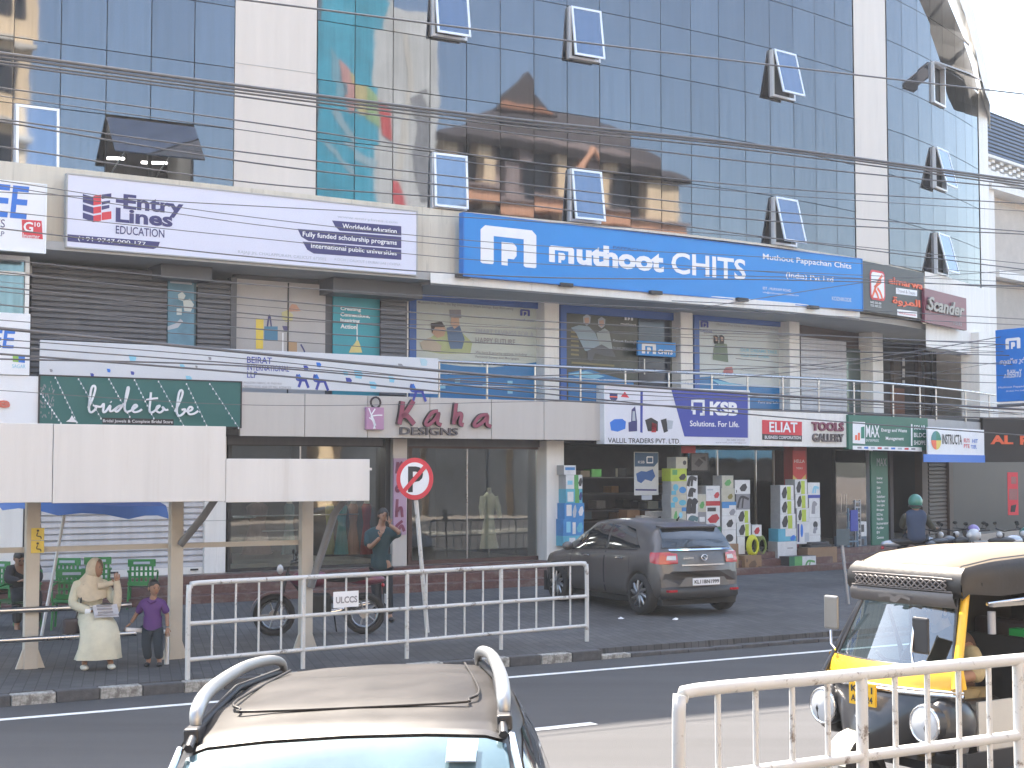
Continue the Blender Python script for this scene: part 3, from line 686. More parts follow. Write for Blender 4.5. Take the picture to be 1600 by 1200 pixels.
wpart('wall', 593, 636, 1.35, Z1a, 6.1, m_frame_grey)
wpart('beam', 250, 330, .6, 5.85, 6.09, m_frame_grey, .7); wpart('beam', 520, 660, .6, 5.8, 6.09, m_frame_grey, .7)
# chit-fund office
wpart('pilaster', 631, 638, 1.5, Z1a, 6.05, m_white, .4)
wpart('wall', 636, 1235, 2.1, Z1a, 6.05, m_frame_grey, .1)
for a, b_ in ((851, 874), (1064, 1083), (1234, 1250), (1364, 1380)): wpart('pilaster', a, b_, 1.55, Z1a, 6.05, m_white, .4, bevel=.01)
OF = {}
for a, b_ in ((638, 851), (874, 1064), (1083, 1234)):
    f = wallfr(a, b_, 1.85); OF[a] = f
    zt = f.z(a, {638: 456, 874: 477, 1083: 489}[a])
    part('window_frame', MB().frame(0, f.W, Z1a, zt, .16, -.05, .1).box(0, f.W, -.05, .1, zt, 6.05), m_blue_frame, bld, f.M)
# right: shutter, glass, dark hall
slats('shutter', 1251, 1322, 1.9, Z1a, 5.75, .11, m_shutw, -.012)
wpart('pane', 1322, 1356, 1.9, Z1a, 5.6, m_green_glass, .05); wpart('door_frame', 1246, 1366, 1.95, Z1a, 6.05, mat('brown_frame', (.075, .05, .045), .5), .1)
wpart('pilaster', 1530, 1547, -.1, Z1a, 6.2, m_white, .5)
m_brown = mat('maroon_wall', (.045, .016, .022), .5)
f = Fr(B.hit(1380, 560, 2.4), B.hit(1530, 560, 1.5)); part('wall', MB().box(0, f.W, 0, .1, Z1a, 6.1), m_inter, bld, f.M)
for u0, u1, v0, v1, m in ((1396, 1408, 555, 600, mat('grey_notice', (.13, .12, .12), .6)), (1396, 1414, 606, 650, mat('pink_board', (.22, .12, .10), .6)), (1434, 1448, 530, 655, mat('wood_panel', (.07, .045, .045), .5)), (1486, 1497, 565, 660, m_brown)):
    uu = f.uv(u0, v0, -.12), f.uv(u1, v1, -.12); part('panel', MB().box(uu[0][0], uu[1][0], -.12, -.02, uu[1][1], uu[0][1]), m, bld, f.M)
for u in (1434, 1448): part('door_post', MB().box(f.x(u) - .012, f.x(u) + .012, -.2, -.13, Z1a, 5.9), m_steel, bld, f.M)
uvp = MB()
for a, b_ in ((560, 572), (576, 590), (594, 600)): uvpoly(uvp, f, [(1410, a), (1414, a), (1414, b_), (1410, b_)], -.14)
part('sign_letters', uvp, m_wprint, bld, f.M)
part('window', MB().poly([f.uv(1498, 572, -.13), f.uv(1533, 572, -.13), f.uv(1533, 630, -.13), f.uv(1498, 630, -.13)], -.13, .03), mat('lit_beige_glass', (.30, .27, .25), .3), bld, f.M)
part('lamp_line', MB().box(f.x(1498), f.x(1533), -.15, -.14, f.z(1500, 608), f.z(1500, 606)), mat('strip_light', (1, .92, .8), .5, emit=1.2), bld, f.M)
part('lantern_shade', MB().poly([f.uv(1499, 569, -.3), f.uv(1532, 569, -.3), f.uv(1515, 559, -.3)], -.3, .05), m_white, bld, f.M)
part('lantern_post', MB().box(f.x(1516), f.x(1518.5), -.3, -.26, Z1a, f.z(1516, 570)), m_black, bld, f.M)

# ------------------------------------------------------------ balcony railing
OB = -.24
def railz(u, v): return B.hit(u, v, OB).z
rail = thing('balcony_railing', 'stainless steel balcony railing running in front of the first-floor shops', 'railing')
ZT = railz(850, 572)
for z, r in ((ZT, .03), (railz(850, 590), .016), (railz(850, 607), .016)):
    part('rail', MB().tube([(q.x, q.y, z) for q in B.between(60, 1600, OB)], r, 8), m_steel, rail)
for u in (686, 761, 836, 907, 977, 1045, 1112, 1168, 1223, 1279, 1334, 1395, 1437, 1462, 1508, 1545):
    q = B.hit(u, 600, OB); part('post', MB().tube([(q.x, q.y, 3.7), (q.x, q.y, ZT)], .022, 8), m_steel, rail)

# ------------------------------------------------------------ ground floor fascia panels and shop fronts
zf0, zf1 = B.hit(600, 684, -.25).z, B.hit(600, 619, -.25).z
print('fascia z', zf0, zf1, 'rail', ZT)
us = [376, 477, 575, 672, 768, 850, 940]
for a, b_ in zip(us, us[1:]):
    f = wallfr(a, b_, -.28); part('fascia_panel', MB().box(.006, f.W - .006, 0, .06, zf0, zf1), m_acp, bld, f.M, bevel=.004)
curve_wall('fascia_back', B, -700, 1540, -.215, -.0, zf0 + .02, zf1 - .02, m_dark)
SO = .55                                                 # shop glazing offset
def gpost(name, u0, u1, z1, m, o=SO - .2, dep=.3, label=None, z0=FLOOR): return wpart(name, u0, u1, o, z0, z1, m, dep, bevel=.008, label=label)
ZC = 3.05
gpost('column', -60, 2, ZC, m_black); gpost('column', 3, 41, ZC, m_white); gpost('column', 323, 356, ZC, m_white, SO - .1)
for z in (1.1, 1.55, 2.0, 2.45): wpart('tile_joint', 323, 356, SO - .105, z, z + .012, m_soffit, .01)
slats('roller_shutter', 68, 322, SO, FLOOR + .1, ZC, .105, m_shutw, -.035, label='closed pale corrugated shutter behind the bus shelter')
wpart('shutter_rail', 68, 322, SO - .05, FLOOR, FLOOR + .12, m_white, .05)
for u in (184, 308): wpart('handle', u - 6, u + 6, SO - .09, FLOOR + .06, FLOOR + .09, m_dark, .02)
wpart('grille', 41, 68, SO + .1, FLOOR, ZC, m_inter, .05)
gl_shop = clear_glass('shop_glass', (.84, .88, .88), .85)
def shopwin(u0, u1, fr_m, w=.07, o=SO, zt=ZC - .1, split=()):
    f = wallfr(u0, u1, o); wd = part('shop_window', MB().frame(0, f.W, FLOOR, zt, w, -.05, .05), fr_m, bld, f.M)
    part('pane', MB().box(w, f.W - w, -.006, .006, FLOOR + w, zt - w), gl_shop, wd, f.M)
    for u in split: x = f.x(u); part('mullion', MB().box(x - .012, x + .012, -.012, .012, FLOOR + w, zt - w), m_steel, wd, f.M)
    return f, wd
FS1, _ = shopwin(357, 603, m_black, .06, split=(470, 600)); gpost('column', 603, 615, ZC, m_black); gpost('column', 615, 637, ZC, m_acp, SO - .3, .4)
FS2, _ = shopwin(637, 850, mat('brown_aluminium', (.07, .035, .03), .4), .08, split=(730,)); gpost('column', 850, 856, ZC, mat('brown_aluminium', (.07, .035, .03), .4)); gpost('column', 854, 881, ZC, m_white, SO - .35, .4)
wpart('lintel', 357, 850, SO - .1, ZC - .14, ZC + .1, m_charcoal, .2); wpart('lintel', 881, 1540, SO + .25, ZC - .05, ZC + .2, m_inter, .1)
FS3, _ = shopwin(1062, 1236, m_black, .05, SO + .3, split=(1120, 1180, 1208))
gpost('column', 1238, 1259, ZC, mat('red_pillar', (.30, .035, .035), .5), SO, .3)
FS4, _ = shopwin(1300, 1356, m_black, .04, SO + .6)
gpost('door_jamb', 1356, 1362, ZC, m_alu, SO, .1); gpost('column', 1438, 1447, ZC, mat('brown_post', (.05, .032, .026), .6), SO, .2); gpost('column', 1480, 1486, ZC, mat('brown_post', (.10, .065, .05), .6), SO, .2)
slats('roller_shutter', 1447, 1480, SO + .1, FLOOR, ZC, .105, mat('tan_shutter', (.075, .058, .046), .6, var=.15), -.03, label='narrow tan shutter right of the green board')
wpart('wall', 1390, 1438, SO + 2.5, FLOOR, ZC, m_black, .1); wpart('wall', 1486, 1640, SO + .8, 0, ZC, mat('shade_black_wall', (.012, .012, .016), .5, var=.4), .1)  # near-black walls carry the shade of the passage and shop depth
# partitions between shops and goods seen through the glass
for u in (355, 612, 856, 1248, 1390):
    a = B.hit(u, 700, SO + .35); n = Vector((-.55, .835)); mb = MB()
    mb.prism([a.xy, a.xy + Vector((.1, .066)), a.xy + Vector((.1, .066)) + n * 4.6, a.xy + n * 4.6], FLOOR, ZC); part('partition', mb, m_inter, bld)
for u0, u1, o, v in ((745, 760, .55, 716), (700, 712, .6, 716), (800, 812, .6, 716), (540, 552, .7, 716), (960, 972, 1.2, 716), (1010, 1022, 1.6, 716), (372, 410, 1.6, 716), (395, 405, 2.4, 712), (432, 445, 2.4, 709), (1166, 1200, 2.2, 712), (1100, 1125, 2.0, 708)):
    f = wallfr(u0, u0 + 14, SO + o); part('ceiling_fill_lamp', MB().box(0, f.W, 0, .16, ZC - .03, ZC - .005), mat('shop_fill_lamp', (1, .97, .93), .5, emit=14.0), bld, f.M)  # window spots, plus lamps added to brighten the dress and shelves
# ------------------------------------------------------------ signboards
def flatm(name, c, rough=.5): return mat('ink_' + name, c, rough, var=.05)
k_navy = flatm('navy', (.035, .035, .15)); k_red = flatm('red', (.62, .04, .06)); k_black = flatm('black', (.015, .015, .02)); k_white = flatm('white', (.80, .81, .84))
k_grey = flatm('grey', (.25, .25, .28)); k_blue = flatm('blue', (.02, .16, .60)); k_dblue = flatm('deep_blue', (.035, .055, .33)); k_green = flatm('green', (.0, .20, .13))
k_orange = flatm('orange', (.80, .13, .05)); k_purple = flatm('purple', (.06, .03, .10)); k_lb = flatm('light_blue', (.22, .52, .68)); k_yel = flatm('yellow', (.72, .55, .08)); k_skin = flatm('skin_print', (.50, .33, .24)); k_lgreen = flatm('leaf_green', (.25, .48, .08)); k_maroon = flatm('maroon', (.20, .045, .09)); k_teal = flatm('teal', (.02, .22, .24)); k_mist = flatm('mist', (.40, .44, .50))
def board(name, label, cat, u0, v0, u1, v1, m, o=0.0, depth=.10, path=None, fr=None, edge=None, group=None):
    f = fr or Fr((path or B).hit(u0, (v0 + v1) / 2, o), (path or B).hit(u1, (v0 + v1) / 2, o))
    t = thing(name, label, cat, f.M, group)
    f.z0_, f.z1_ = f.z(u0, v1), f.z(u0, v0)
    part('board', MB().box(0, f.W, 0, depth, f.z0_, f.z1_), m, t, f.M, bevel=.006)
    if edge: part('edge_trim', MB().frame(-.02, f.W + .02, f.z0_ - .02, f.z1_ + .02, .022, -.012, depth + .01), edge, t, f.M)
    return t, f
def ink(t, f, polys, m, y=-.004, name='print', label=None):
    mb = MB()
    for p in polys: uvpoly(mb, f, p, y)
    return part(name, mb, m, t, f.M, label=label)
def strokes(t, f, ls, wdt, m, y=-.004, th=.003, name='print', n=6):
    mb = MB()
    for l in ls: stroke(mb, [f.uv(a, b, y) for a, b in l], wdt, y, th, n)
    return part(name, mb, m, t, f.M)
def mlogo(mb, x0, x1, z0, z1, y):
    """rounded arch with a small P inside"""
    w = x1 - x0; h = z1 - z0; L = w * .23; T = h * .26
    mb.poly([(x0, z0 + h * .03), (x0 + L * .15, z0), (x0 + L * .9, z0), (x0 + L, z0 + h * .03), (x0 + L, z1 - T), (x0, z1 - T)], y)
    mb.poly([(x1 - L, z0 + h * .03), (x1 - L * .85, z0), (x1 - L * .1, z0), (x1, z0 + h * .03), (x1, z1 - T), (x1 - L, z1 - T)], y)
    mb.poly([(x0, z1 - T), (x0, z1 - h * .12), (x0 + w * .08, z1), (x1 - w * .08, z1), (x1, z1 - h * .12), (x1, z1 - T)], y)
    a, b = x0 + w * .37, x0 + w * .64; c = z1 - T - h * .13
    mb.poly([(a, z0), (a + w * .11, z0), (a + w * .11, z0 + h * .18), (b - w * .05, z0 + h * .18), (b, z0 + h * .28), (b, c - h * .1), (b - w * .06, c), (a, c)], y)
def logo_uv(t, f, u0, v0, u1, v1, m, y=-.006, th=0):
    mb = MB(); x0, zt = f.uv(u0, v0, y); x1, _ = f.uv(u1, v0, y); zb = f.z(u0, v1, y); mlogo(mb, x0, x1, zb, zt, y); return part('emblem', mb, m, t, f.M)

# -- far left signs (cut by the frame)
t, f = board('signboard', 'white sign with big blue letters and small red square, cut by the upper left edge', 'sign', -140, 268, 71, 378, m_wprint, -.06, edge=m_alu)
words(t, f, 'GREE', -95, 277, 46, 331, k_blue, bold=.02, shear=.1); words(t, f, 'SERVICES', -60, 337, 8, 350, k_navy); words(t, f, 'KRISHNA LLP', -60, 356, 7, 364, k_navy)
ink(t, f, [[(34, 343), (65, 345), (67, 374), (35, 371)]], k_red); words(t, f, 'G', 37, 346, 52, 362, k_white, -.01, .02); words(t, f, '10', 54, 347, 63, 354, k_white, -.01, .02); words(t, f, 'Inverter', 36, 364, 62, 372, k_white, -.01)
t, f = board('signboard', 'small white sign at the left edge ending in a blue letter E', 'sign', -90, 483, 47, 582, m_wprint, -.35)
words(t, f, 'GREE', -70, 512, 24, 541, k_blue, bold=.02, shear=.1)
ink(t, f, [[(20, 553), (29, 554), (29, 566), (20, 565)]], k_lgreen); ink(t, f, [[(29, 554), (39, 555), (39, 567), (29, 566)]], k_blue); words(t, f, 'SAGAR', 19, 569, 40, 575, k_lb)
t, f = board('signboard', 'white shop fascia at the left edge with a red letter e', 'sign', -120, 582, 62, 662, m_wprint, -.32)
words(t, f, 'stylee', -90, 618, 16, 640, flatm('coral', (.62, .16, .12)), -.03, .03, .03)
f2 = f; ms = MB()
for i in range(60):
    x, z = rnd.uniform(2, f.W), rnd.uniform(f.z0_ + .1, f.z1_ - .1); ms.box(x, x + .012, -.02, -.008, z, z + .035)
part('fairy_lights', ms, k_grey, t, f.M, kind='stuff')

# -- education sign
t, f = board('signboard', 'large pale lilac education sign with red and navy stacked-book logo', 'sign', 105, 272, 651, 385, mat('lilac_white_flex', (.66, .67, .80), .45, var=.04, scale=.7), 0, edge=m_soffit)
ink(t, f, [[(129.5, 303), (146, 308), (146, 321), (129.5, 316)], [(129.5, 319), (146, 324), (146, 334), (129.5, 329)], [(129.5, 332), (146, 337), (146, 347), (129.5, 341)]], k_navy)
ink(t, f, [[(146, 306), (158, 304), (158, 319), (146, 321)], [(146, 324), (158, 322), (158, 332), (146, 334)], [(146, 337), (158, 335), (158, 345), (146, 347)]], k_red)
ink(t, f, [[(159, 304), (174, 302), (174, 308), (159, 311)], [(159, 315), (172, 313), (172, 317), (159, 320)], [(159, 322), (171, 320), (171, 325), (159, 328)]], k_navy)
ink(t, f, [[(159, 332), (174, 330), (174, 342), (159, 344)]], k_red)
words(t, f, 'Entry', 193, 303, 287, 333, k_navy, bold=.035); ink(t, f, [[(181, 311), (196, 312.5), (196, 318), (181, 316.5)]], k_navy); words(t, f, 'Lines', 181, 324, 270, 347, k_navy, bold=.035)
words(t, f, 'EDUCATION', 181, 352, 257, 365, k_navy, bold=.01)
ink(t, f, [[(105.5, 366), (250, 378), (247, 386), (240, 389), (105.5, 377)]], k_navy); words(t, f, '(+91 9747 000 177', 122, 369, 228, 377, k_white, -.01)
for (pts, s, a) in (([(519, 344.5), (627, 353.5), (627, 368), (531, 360.5), (524, 354)], 'Worldwide education', (535, 349, 620, 357)), ([(465, 357.5), (627, 370), (627, 388), (482, 376.5), (471, 370)], 'Fully funded scholarship programs', (473, 361.5, 620, 371.5)), ([(473, 377.5), (627, 390), (627, 406), (490, 396), (480, 390)], 'International public universities', (486, 380, 620, 389.5))):
    ink(t, f, [pts], k_navy); words(t, f, s, *a, k_white, -.01, .015)
words(t, f, 'www.entrylines.com', 527, 336, 621, 341, k_mist); words(t, f, 'RAJAJI JN, CHALAPPURAM, CALICUT 673002', 372, 391, 510, 397, k_mist); words(t, f, 'KOCHI | CALICUT | DUBAI UAE | CHINA', 523, 403, 626, 408, k_mist)
# -- chits sign
t, f = board('signboard', 'longest bright blue sign with white arch logo and large white letters under the glass', 'sign', 725, 333, 1346, 430, m_sky_blue, -.16, .14, edge=mat('blue_sign_edge', (.0, .16, .55), .4))
logo_uv(t, f, 751, 351, 838, 411, k_white)
words(t, f, 'uthoot', 901, 379, 1037, 413, k_white, bold=.045)
mb = MB(); x0, zt = f.uv(858, 383, -.006); x1, _ = f.uv(897, 383, -.006); zb = f.z(858, 409, -.006); mlogo(mb, x0, x1, zb, zt, -.006); part('lettering', mb, k_white, t, f.M)
words(t, f, 'CHITS', 1049, 393, 1165, 427, k_white, bold=.022); words(t, f, 'PAPPACHAN', 958, 384, 1016, 388, k_navy)
words(t, f, 'Muthoot Pappachan Chits', 1192, 396, 1330, 407.5, k_white, bold=.012); words(t, f, '(India) Pvt Ltd', 1228, 425, 1302, 436, k_white, bold=.012)
words(t, f, 'EST : MUKKAM ROAD', 1192, 448, 1236, 452, k_white); words(t, f, 'info@muthootpappachanchits.com', 1192, 455, 1248, 458.5, k_white); words(t, f, 'KOZHIKODE', 1300, 463, 1330, 469, k_white)
for u, v in ((721, 431), (882, 445), (1022, 457), (1157, 468), (1268, 480)):
    p = B.hit(u, v, -.05); Mx = Fr(p.xy, (p.x + .8, p.y + .55)).M; q = thing('sign_lamp', 'small black lamp bar beneath the blue chits sign, ' + {721: 'at its left corner', 882: 'second from the left', 1022: 'the middle one of five', 1157: 'under the end of the large lettering', 1268: 'near its right end'}[u], 'lamp', Mx @ Matrix.Translation((0, 0, p.z)), 'lamps below the blue sign')
    part('bracket', MB().box(-.02, .02, -.02, .22, -.02, .02), m_black, q); part('lamp_head', MB().box(-.16, .16, -.1, 0, -.045, .03), m_black, q, bevel=.01)
# -- travel sign, maroon sign
t, f = board('signboard', 'black travel agency sign with orange Latin and Arabic lettering', 'sign', 1347, 407, 1444, 485, mat('black_sign', (.012, .014, .02), .4), -.05)
x0, z1 = f.uv(1360, 422, -.01); x1, _ = f.uv(1382, 424, -.01); z0 = f.z(1360, 466, -.01)
mb = MB(); rrect(mb, x0 - .02, x1 + .02, z0 - .02, z1 + .02, .12, -.008); part('emblem', mb, k_red, t, f.M); mb = MB(); rrect(mb, x0 + .03, x1 - .03, z0 + .03, z1 - .03, .1, -.014); part('emblem', mb, k_white, t, f.M)
strokes(t, f, [[(1379, 430), (1372, 440), (1368, 450), (1363, 464)], [(1377, 440), (1370, 446), (1366, 449)], [(1371, 450), (1376, 458), (1379, 468)], [(1367, 452), (1371, 460), (1373, 467)]], .07, k_orange, -.02)
words(t, f, 'almarwa', 1389, 432, 1442, 443, k_orange, -.02, .02, .02); words(t, f, 'Travel & Tours', 1402, 451, 1430, 456, k_grey, -.014)
ink(t, f, [[(1400, 449.5), (1433, 454), (1433, 463), (1400, 459)]], k_white, -.008); ink(t, f, [[(1402, 483), (1433, 487), (1433, 497), (1402, 492.5)]], k_white, -.008)
words(t, f, '\uFE93\uFEED\uFEAE\uFEE4\uFEDF\uFE8D', 1395, 462, 1438, 477, k_orange, -.02, .025, .02); words(t, f, 'www.almarwatravels', 1404, 486.5, 1431, 490, k_red, -.014)
words(t, f, '0495 300 400', 1360, 470, 1377, 473.5, k_white); words(t, f, '7025 400 222', 1360, 475, 1377, 478.5, k_white)
t, f = board('signboard', 'maroon sign with silver script letters right of the black travel sign', 'sign', 1445, 450, 1510, 503, mat('maroon_board', (.17, .03, .06), .45), -.12)
words(t, f, 'Scander', 1450, 462, 1507, 484, mat('silver_letter', (.30, .28, .26), .5, metal=.4), -.07, .03, .05, shear=.25); words(t, f, 'TOURS', 1489, 502, 1503, 507, k_grey, -.01, .01)
# -- upholstery banner on the balcony
t, f = board('banner', 'long pale banner with blue furniture drawings hung along the balcony', 'banner', 62, 531, 685, 596, mat('banner_white', (.60, .62, .66), .6, var=.06, scale=.8), -.3, .02)
words(t, f, 'BEIRAT', 386, 557, 425, 567, k_dblue, bold=.01); words(t, f, 'INTERNATIONAL', 386, 569, 452, 578.5, k_dblue, bold=.01); words(t, f, 'LLP', 386, 580, 402, 590, k_dblue, bold=.01)
words(t, f, 'UPHOLSTERY FABRICS | +91 9745010050', 379, 596, 440, 600, k_grey); words(t, f, 'CHEROOTY ROAD, NEAR CITY MALL, KOZHIKODE', 379, 601.5, 455, 606, k_grey)
for u, v, s in ((474, 585, 1), (503, 585, 1.2), (655, 600, 1.3)):
    d = 9 * s
    strokes(t, f, [[(u - d, v), (u - d, v + 8 * s), (u + d * .6, v + 9 * s)], [(u - d * .4, v + 9 * s), (u - d * .8, v + 20 * s)], [(u + d * .4, v + 9 * s), (u + d * .9, v + 21 * s)]], .05, k_dblue)
    strokes(t, f, [[(u - d, v + 1), (u - d * .6, v + 8 * s)]], .09, k_blue)
for u, v, s, m in ((560, 585, 7, k_lb), (545, 595, 5, k_dblue), (583, 602, 6, k_lb), (612, 593, 5, k_lb), (498, 570, 4, k_blue), (478, 575, 4, k_dblue), (207, 560, 6, k_lb), (295, 592, 5, k_lb), (285, 573, 4, k_lb), (170, 579, 3, k_blue), (144, 586, 3, k_dblue), (207, 583, 3, k_dblue), (626, 572, 4, k_grey), (540, 583, 4, k_lb), (328, 560, 2.5, k_grey), (307, 573, 2, k_grey), (80, 579, 2.5, k_grey), (662, 566, 6, flatm('pale_lb', (.42, .6, .68)))):
    ink(t, f, [[(u - s, v - s), (u + s * .4, v - s * .9), (u + s, v - s * .2), (u + s * .7, v + s), (u - s * .6, v + s * .8)]], m)
# -- bride to be
t, f = board('signboard', 'dark green sign with white script lettering and fairy light strings', 'sign', 62, 587, 376, 662, mat('teal_green_board', (.012, .115, .11), .45, var=.05), -.34, .12, edge=k_black)
c = lambda L: [(a / 4, 520 + b / 4) for a, b in L]
scr = [[(552, 470), (580, 410), (597, 350), (588, 330), (572, 350), (562, 420), (558, 480), (572, 497), (595, 480), (603, 458), (587, 460)], [(603, 458), (632, 462), (648, 444), (650, 456), (646, 492), (662, 492), (690, 455), (688, 488), (706, 488)],
       [(706, 488), (745, 458), (765, 457), (735, 492), (722, 484), (745, 460), (775, 450), (795, 400), (806, 350), (800, 342), (788, 400), (780, 468), (790, 492), (815, 488), (845, 470), (858, 457), (845, 450), (828, 475), (840, 495), (870, 490), (888, 478)],
       [(945, 372), (940, 430), (935, 485), (950, 498), (975, 482), (1000, 457), (985, 460), (978, 485), (1000, 498), (1022, 482), (1018, 464), (1035, 482), (1052, 480)], [(913, 420), (950, 412), (988, 408)],
       [(1095, 492), (1125, 430), (1143, 375), (1132, 358), (1118, 385), (1108, 460), (1108, 505), (1125, 518), (1150, 500), (1158, 478), (1135, 482)], [(1158, 490), (1190, 487), (1205, 472), (1190, 462), (1175, 485), (1185, 508), (1215, 505), (1240, 488)]]
strokes(t, f, [c(L) for L in scr] + [c([(692, 430), (697, 434)])], .032, k_white, -.05, .03, 'lettering', 5)
ink(t, f, [c([(640, 530), (1085, 540), (1085, 578), (640, 568)])], k_black, -.005); words(t, f, 'Bridal Jewels & Complete Bridal Store', 161, 655, 270, 661, k_white, -.02)
ink(t, f, [c([(412, 556), (435, 540), (450, 515), (465, 540), (488, 560)])], k_white, -.03)
fl = MB(); bul = MB()
for (a, b_, c_, d_) in ((255, 375, 380, 560), (345, 275, 480, 555), (490, 285, 630, 530), (680, 285, 810, 520), (840, 290, 960, 530), (990, 300, 1145, 575), (1165, 315, 1290, 575), (1310, 315, 1490, 590)):
    n = 9; P = [f.uv(a / 4 + (c_ - a) / 4 * i / n, 520 + b_ / 4 + (d_ - b_) / 4 * i / n, -.07) for i in range(n + 1)]
    fl.tube([(x, -.07, z) for x, z in P], .0035, 4)
    for x, z in P: bul.box(x - .008, x + .008, -.085, -.069, z - .03, z)
part('light_string', fl, k_mist, t, f.M); part('fairy_lights', bul, k_white, t, f.M, kind='stuff')
# -- Kaha lettering on the fascia
f = Fr(B.hit(560, 640, -.29), B.hit(780, 640, -.29)); t = thing('fascia_lettering', 'raised maroon brush letters with pink dancer emblem on the grey fascia', 'sign', f.M)
c = lambda L: [(400 + a / 4, 520 + b / 4) for a, b in L]
m_ks = mat('letter_side', (.03, .015, .02), .5)
for L, wd in (([[(918, 428), (910, 500), (896, 572)], [(985, 425), (945, 490), (915, 525), (930, 512), (955, 530), (990, 572)]], .10), ([[(1138, 490), (1100, 500), (1062, 560), (1078, 576), (1120, 540), (1143, 502), (1135, 560), (1160, 577)]], .075), ([[(1252, 438), (1245, 500), (1236, 572)], [(1240, 550), (1262, 510), (1285, 512), (1278, 565), (1298, 577)]], .085), ([[(1450, 512), (1402, 520), (1364, 570), (1382, 582), (1425, 552), (1448, 518), (1445, 570), (1472, 587)]], .075)):
    strokes(t, f, [c(l) for l in L], wd, m_ks, -.07, .07, 'lettering'); strokes(t, f, [c(l) for l in L], wd * .86, flatm('rose_maroon', (.27, .06, .10)), -.075, .003, 'lettering')
words(t, f, 'DESIGNS', 626, 667, 716, 679, mat('dark_steel_letter', (.10, .09, .10), .4), -.05, .01, .05)
x0, z1 = f.uv(573, 636, -.08); x1, _ = f.uv(600, 636, -.08); z0 = f.z(573, 671, -.08)
part('emblem_panel', MB().box(x0, x1, -.08, 0, z0, z1), flatm('rose_pink', (.42, .22, .36)), t, f.M, bevel=.004)
strokes(t, f, [c([(705, 470), (720, 510), (742, 560), (735, 600)]), c([(745, 475), (720, 520), (735, 545), (748, 580)]), c([(708, 530), (730, 550), (745, 600)]), c([(725, 520), (760, 515), (790, 515)])], .022, k_white, -.085)
mb = MB(); cx, cz = f.uv(587, 629, -.06); mb.tube([(cx + .1 * math.cos(a * .5), -.06, cz + .1 * math.sin(a * .5)) for a in range(13)], .02, 6, True); part('emblem_head', mb, m_ks, t, f.M)
# -- vertical Kaha sign on the pillar
f = Fr(B.hit(615, 780, .2), B.hit(635, 780, .2)); t = thing('pillar_sign', 'narrow pink vertical sign on the pillar between the two dress windows', 'sign', f.M)
part('board', MB().box(0, f.W, 0, .04, f.z(615, 836), f.z(615, 716)), flatm('pale_rose', (.42, .28, .40)), t, f.M)
strokes(t, f, [[(622, 722), (620, 740)], [(629, 722), (622, 732), (630, 741)], [(629, 752), (620, 762), (622, 768), (628, 760), (631, 768)], [(621, 780), (620, 808)], [(620, 800), (627, 793), (629, 808)], [(629, 814), (620, 822), (622, 829), (628, 821), (632, 830)]], .05, k_maroon, -.02, .016)
# -- pump dealer sign
t, f = board('signboard', 'white and purple-blue pump dealer sign with small pump pictures', 'sign', 945, 603, 1170, 692, mat('flex_white', (.66, .67, .74), .45, var=.04), -.42, .25, edge=m_alu)
c = lambda L: [(800 + a / 4, 560 + b / 4) for a, b in L]
ink(t, f, [c([(995, 192), (1474, 222), (1474, 496), (1078, 488)])], k_dblue)
words(t, f, 'KSB', 1109, 627, 1153, 649, k_white, -.01, .05); words(t, f, 'Solutions. For Life.', 1078, 657, 1155, 666, k_white, -.01, .012)
mb = MB(); x0, z1 = f.uv(1080, 624, -.01); x1, _ = f.uv(1101, 624, -.01); z0 = f.z(1080, 649, -.01)
for a in ((x0, x1, z1 - .06, z1), (x0, x0 + .06, z0 + .1, z1), (x1 - .06, x1, z0, z1 - .04), (x0 + .04, x0 + .12, z0 + .02, z0 + .12), (x1 - .13, x1, z0, z0 + .06)): mb.poly([(a[0], a[2]), (a[1], a[2]), (a[1], a[3]), (a[0], a[3])], -.01)
part('emblem', mb, k_white, t, f.M)
words(t, f, 'VALLIL TRADERS PVT. LTD.', 950, 684, 1063, 692, k_black, bold=.01)
for pts, m in (([(612, 400), (640, 380), (690, 378), (712, 395), (708, 440), (660, 458), (620, 450)], k_blue), ([(728, 400), (745, 395), (748, 320), (770, 300), (782, 395), (782, 455), (730, 458)], k_navy), ([(803, 205), (818, 206), (816, 465), (802, 462)], k_dblue), ([(832, 385), (870, 370), (912, 395), (912, 455), (850, 455)], k_black), ([(875, 400), (905, 410), (900, 462), (872, 462)], k_red), ([(930, 385), (965, 375), (975, 455), (950, 465)], k_black), ([(970, 385), (1008, 390), (1000, 440), (970, 445)], k_mist), ([(610, 215), (660, 218), (658, 255), (635, 272), (612, 252)], k_navy), ([(680, 240), (705, 208), (733, 246)], k_red)):
    ink(t, f, [c(pts)], m)
ink(t, f, [c([(612, 235), (660, 238), (660, 245), (612, 242)])], k_orange, -.008); ink(t, f, [c([(754, 330), (768, 330), (772, 390), (752, 390)])], k_mist, -.008)
words(t, f, 'PH: 0495 2722223', 1136, 686, 1164, 689, k_grey); words(t, f, 'www.vallil.com vallil@gmail', 1118, 690, 1166, 693, k_grey)
# -- tools shop fascia
t, f = board('signboard', 'white tools shop fascia with red plate and raised maroon and grey letters', 'sign', 1171, 641, 1325, 697, m_white, -.36, .2)
ink(t, f, [[(1191, 656), (1253, 659), (1253, 680.5), (1191, 678)]], k_red, -.01); ink(t, f, [[(1191, 678), (1253, 680.5), (1253, 690), (1191, 687)]], k_black, -.01)
words(t, f, 'ELIAT', 1202, 659, 1246, 675, k_white, -.02, .02); words(t, f, 'BUSINESS CORPORATION', 1195, 680.5, 1251, 685.5, k_white, -.02, .015)
words(t, f, 'TOOLS', 1270, 659, 1319, 673, k_maroon, -.05, .03, .05); words(t, f, 'GALLERY', 1271, 677, 1319, 690, mat('gunmetal_letter', (.13, .12, .13), .35, metal=.5), -.05, .02, .05)
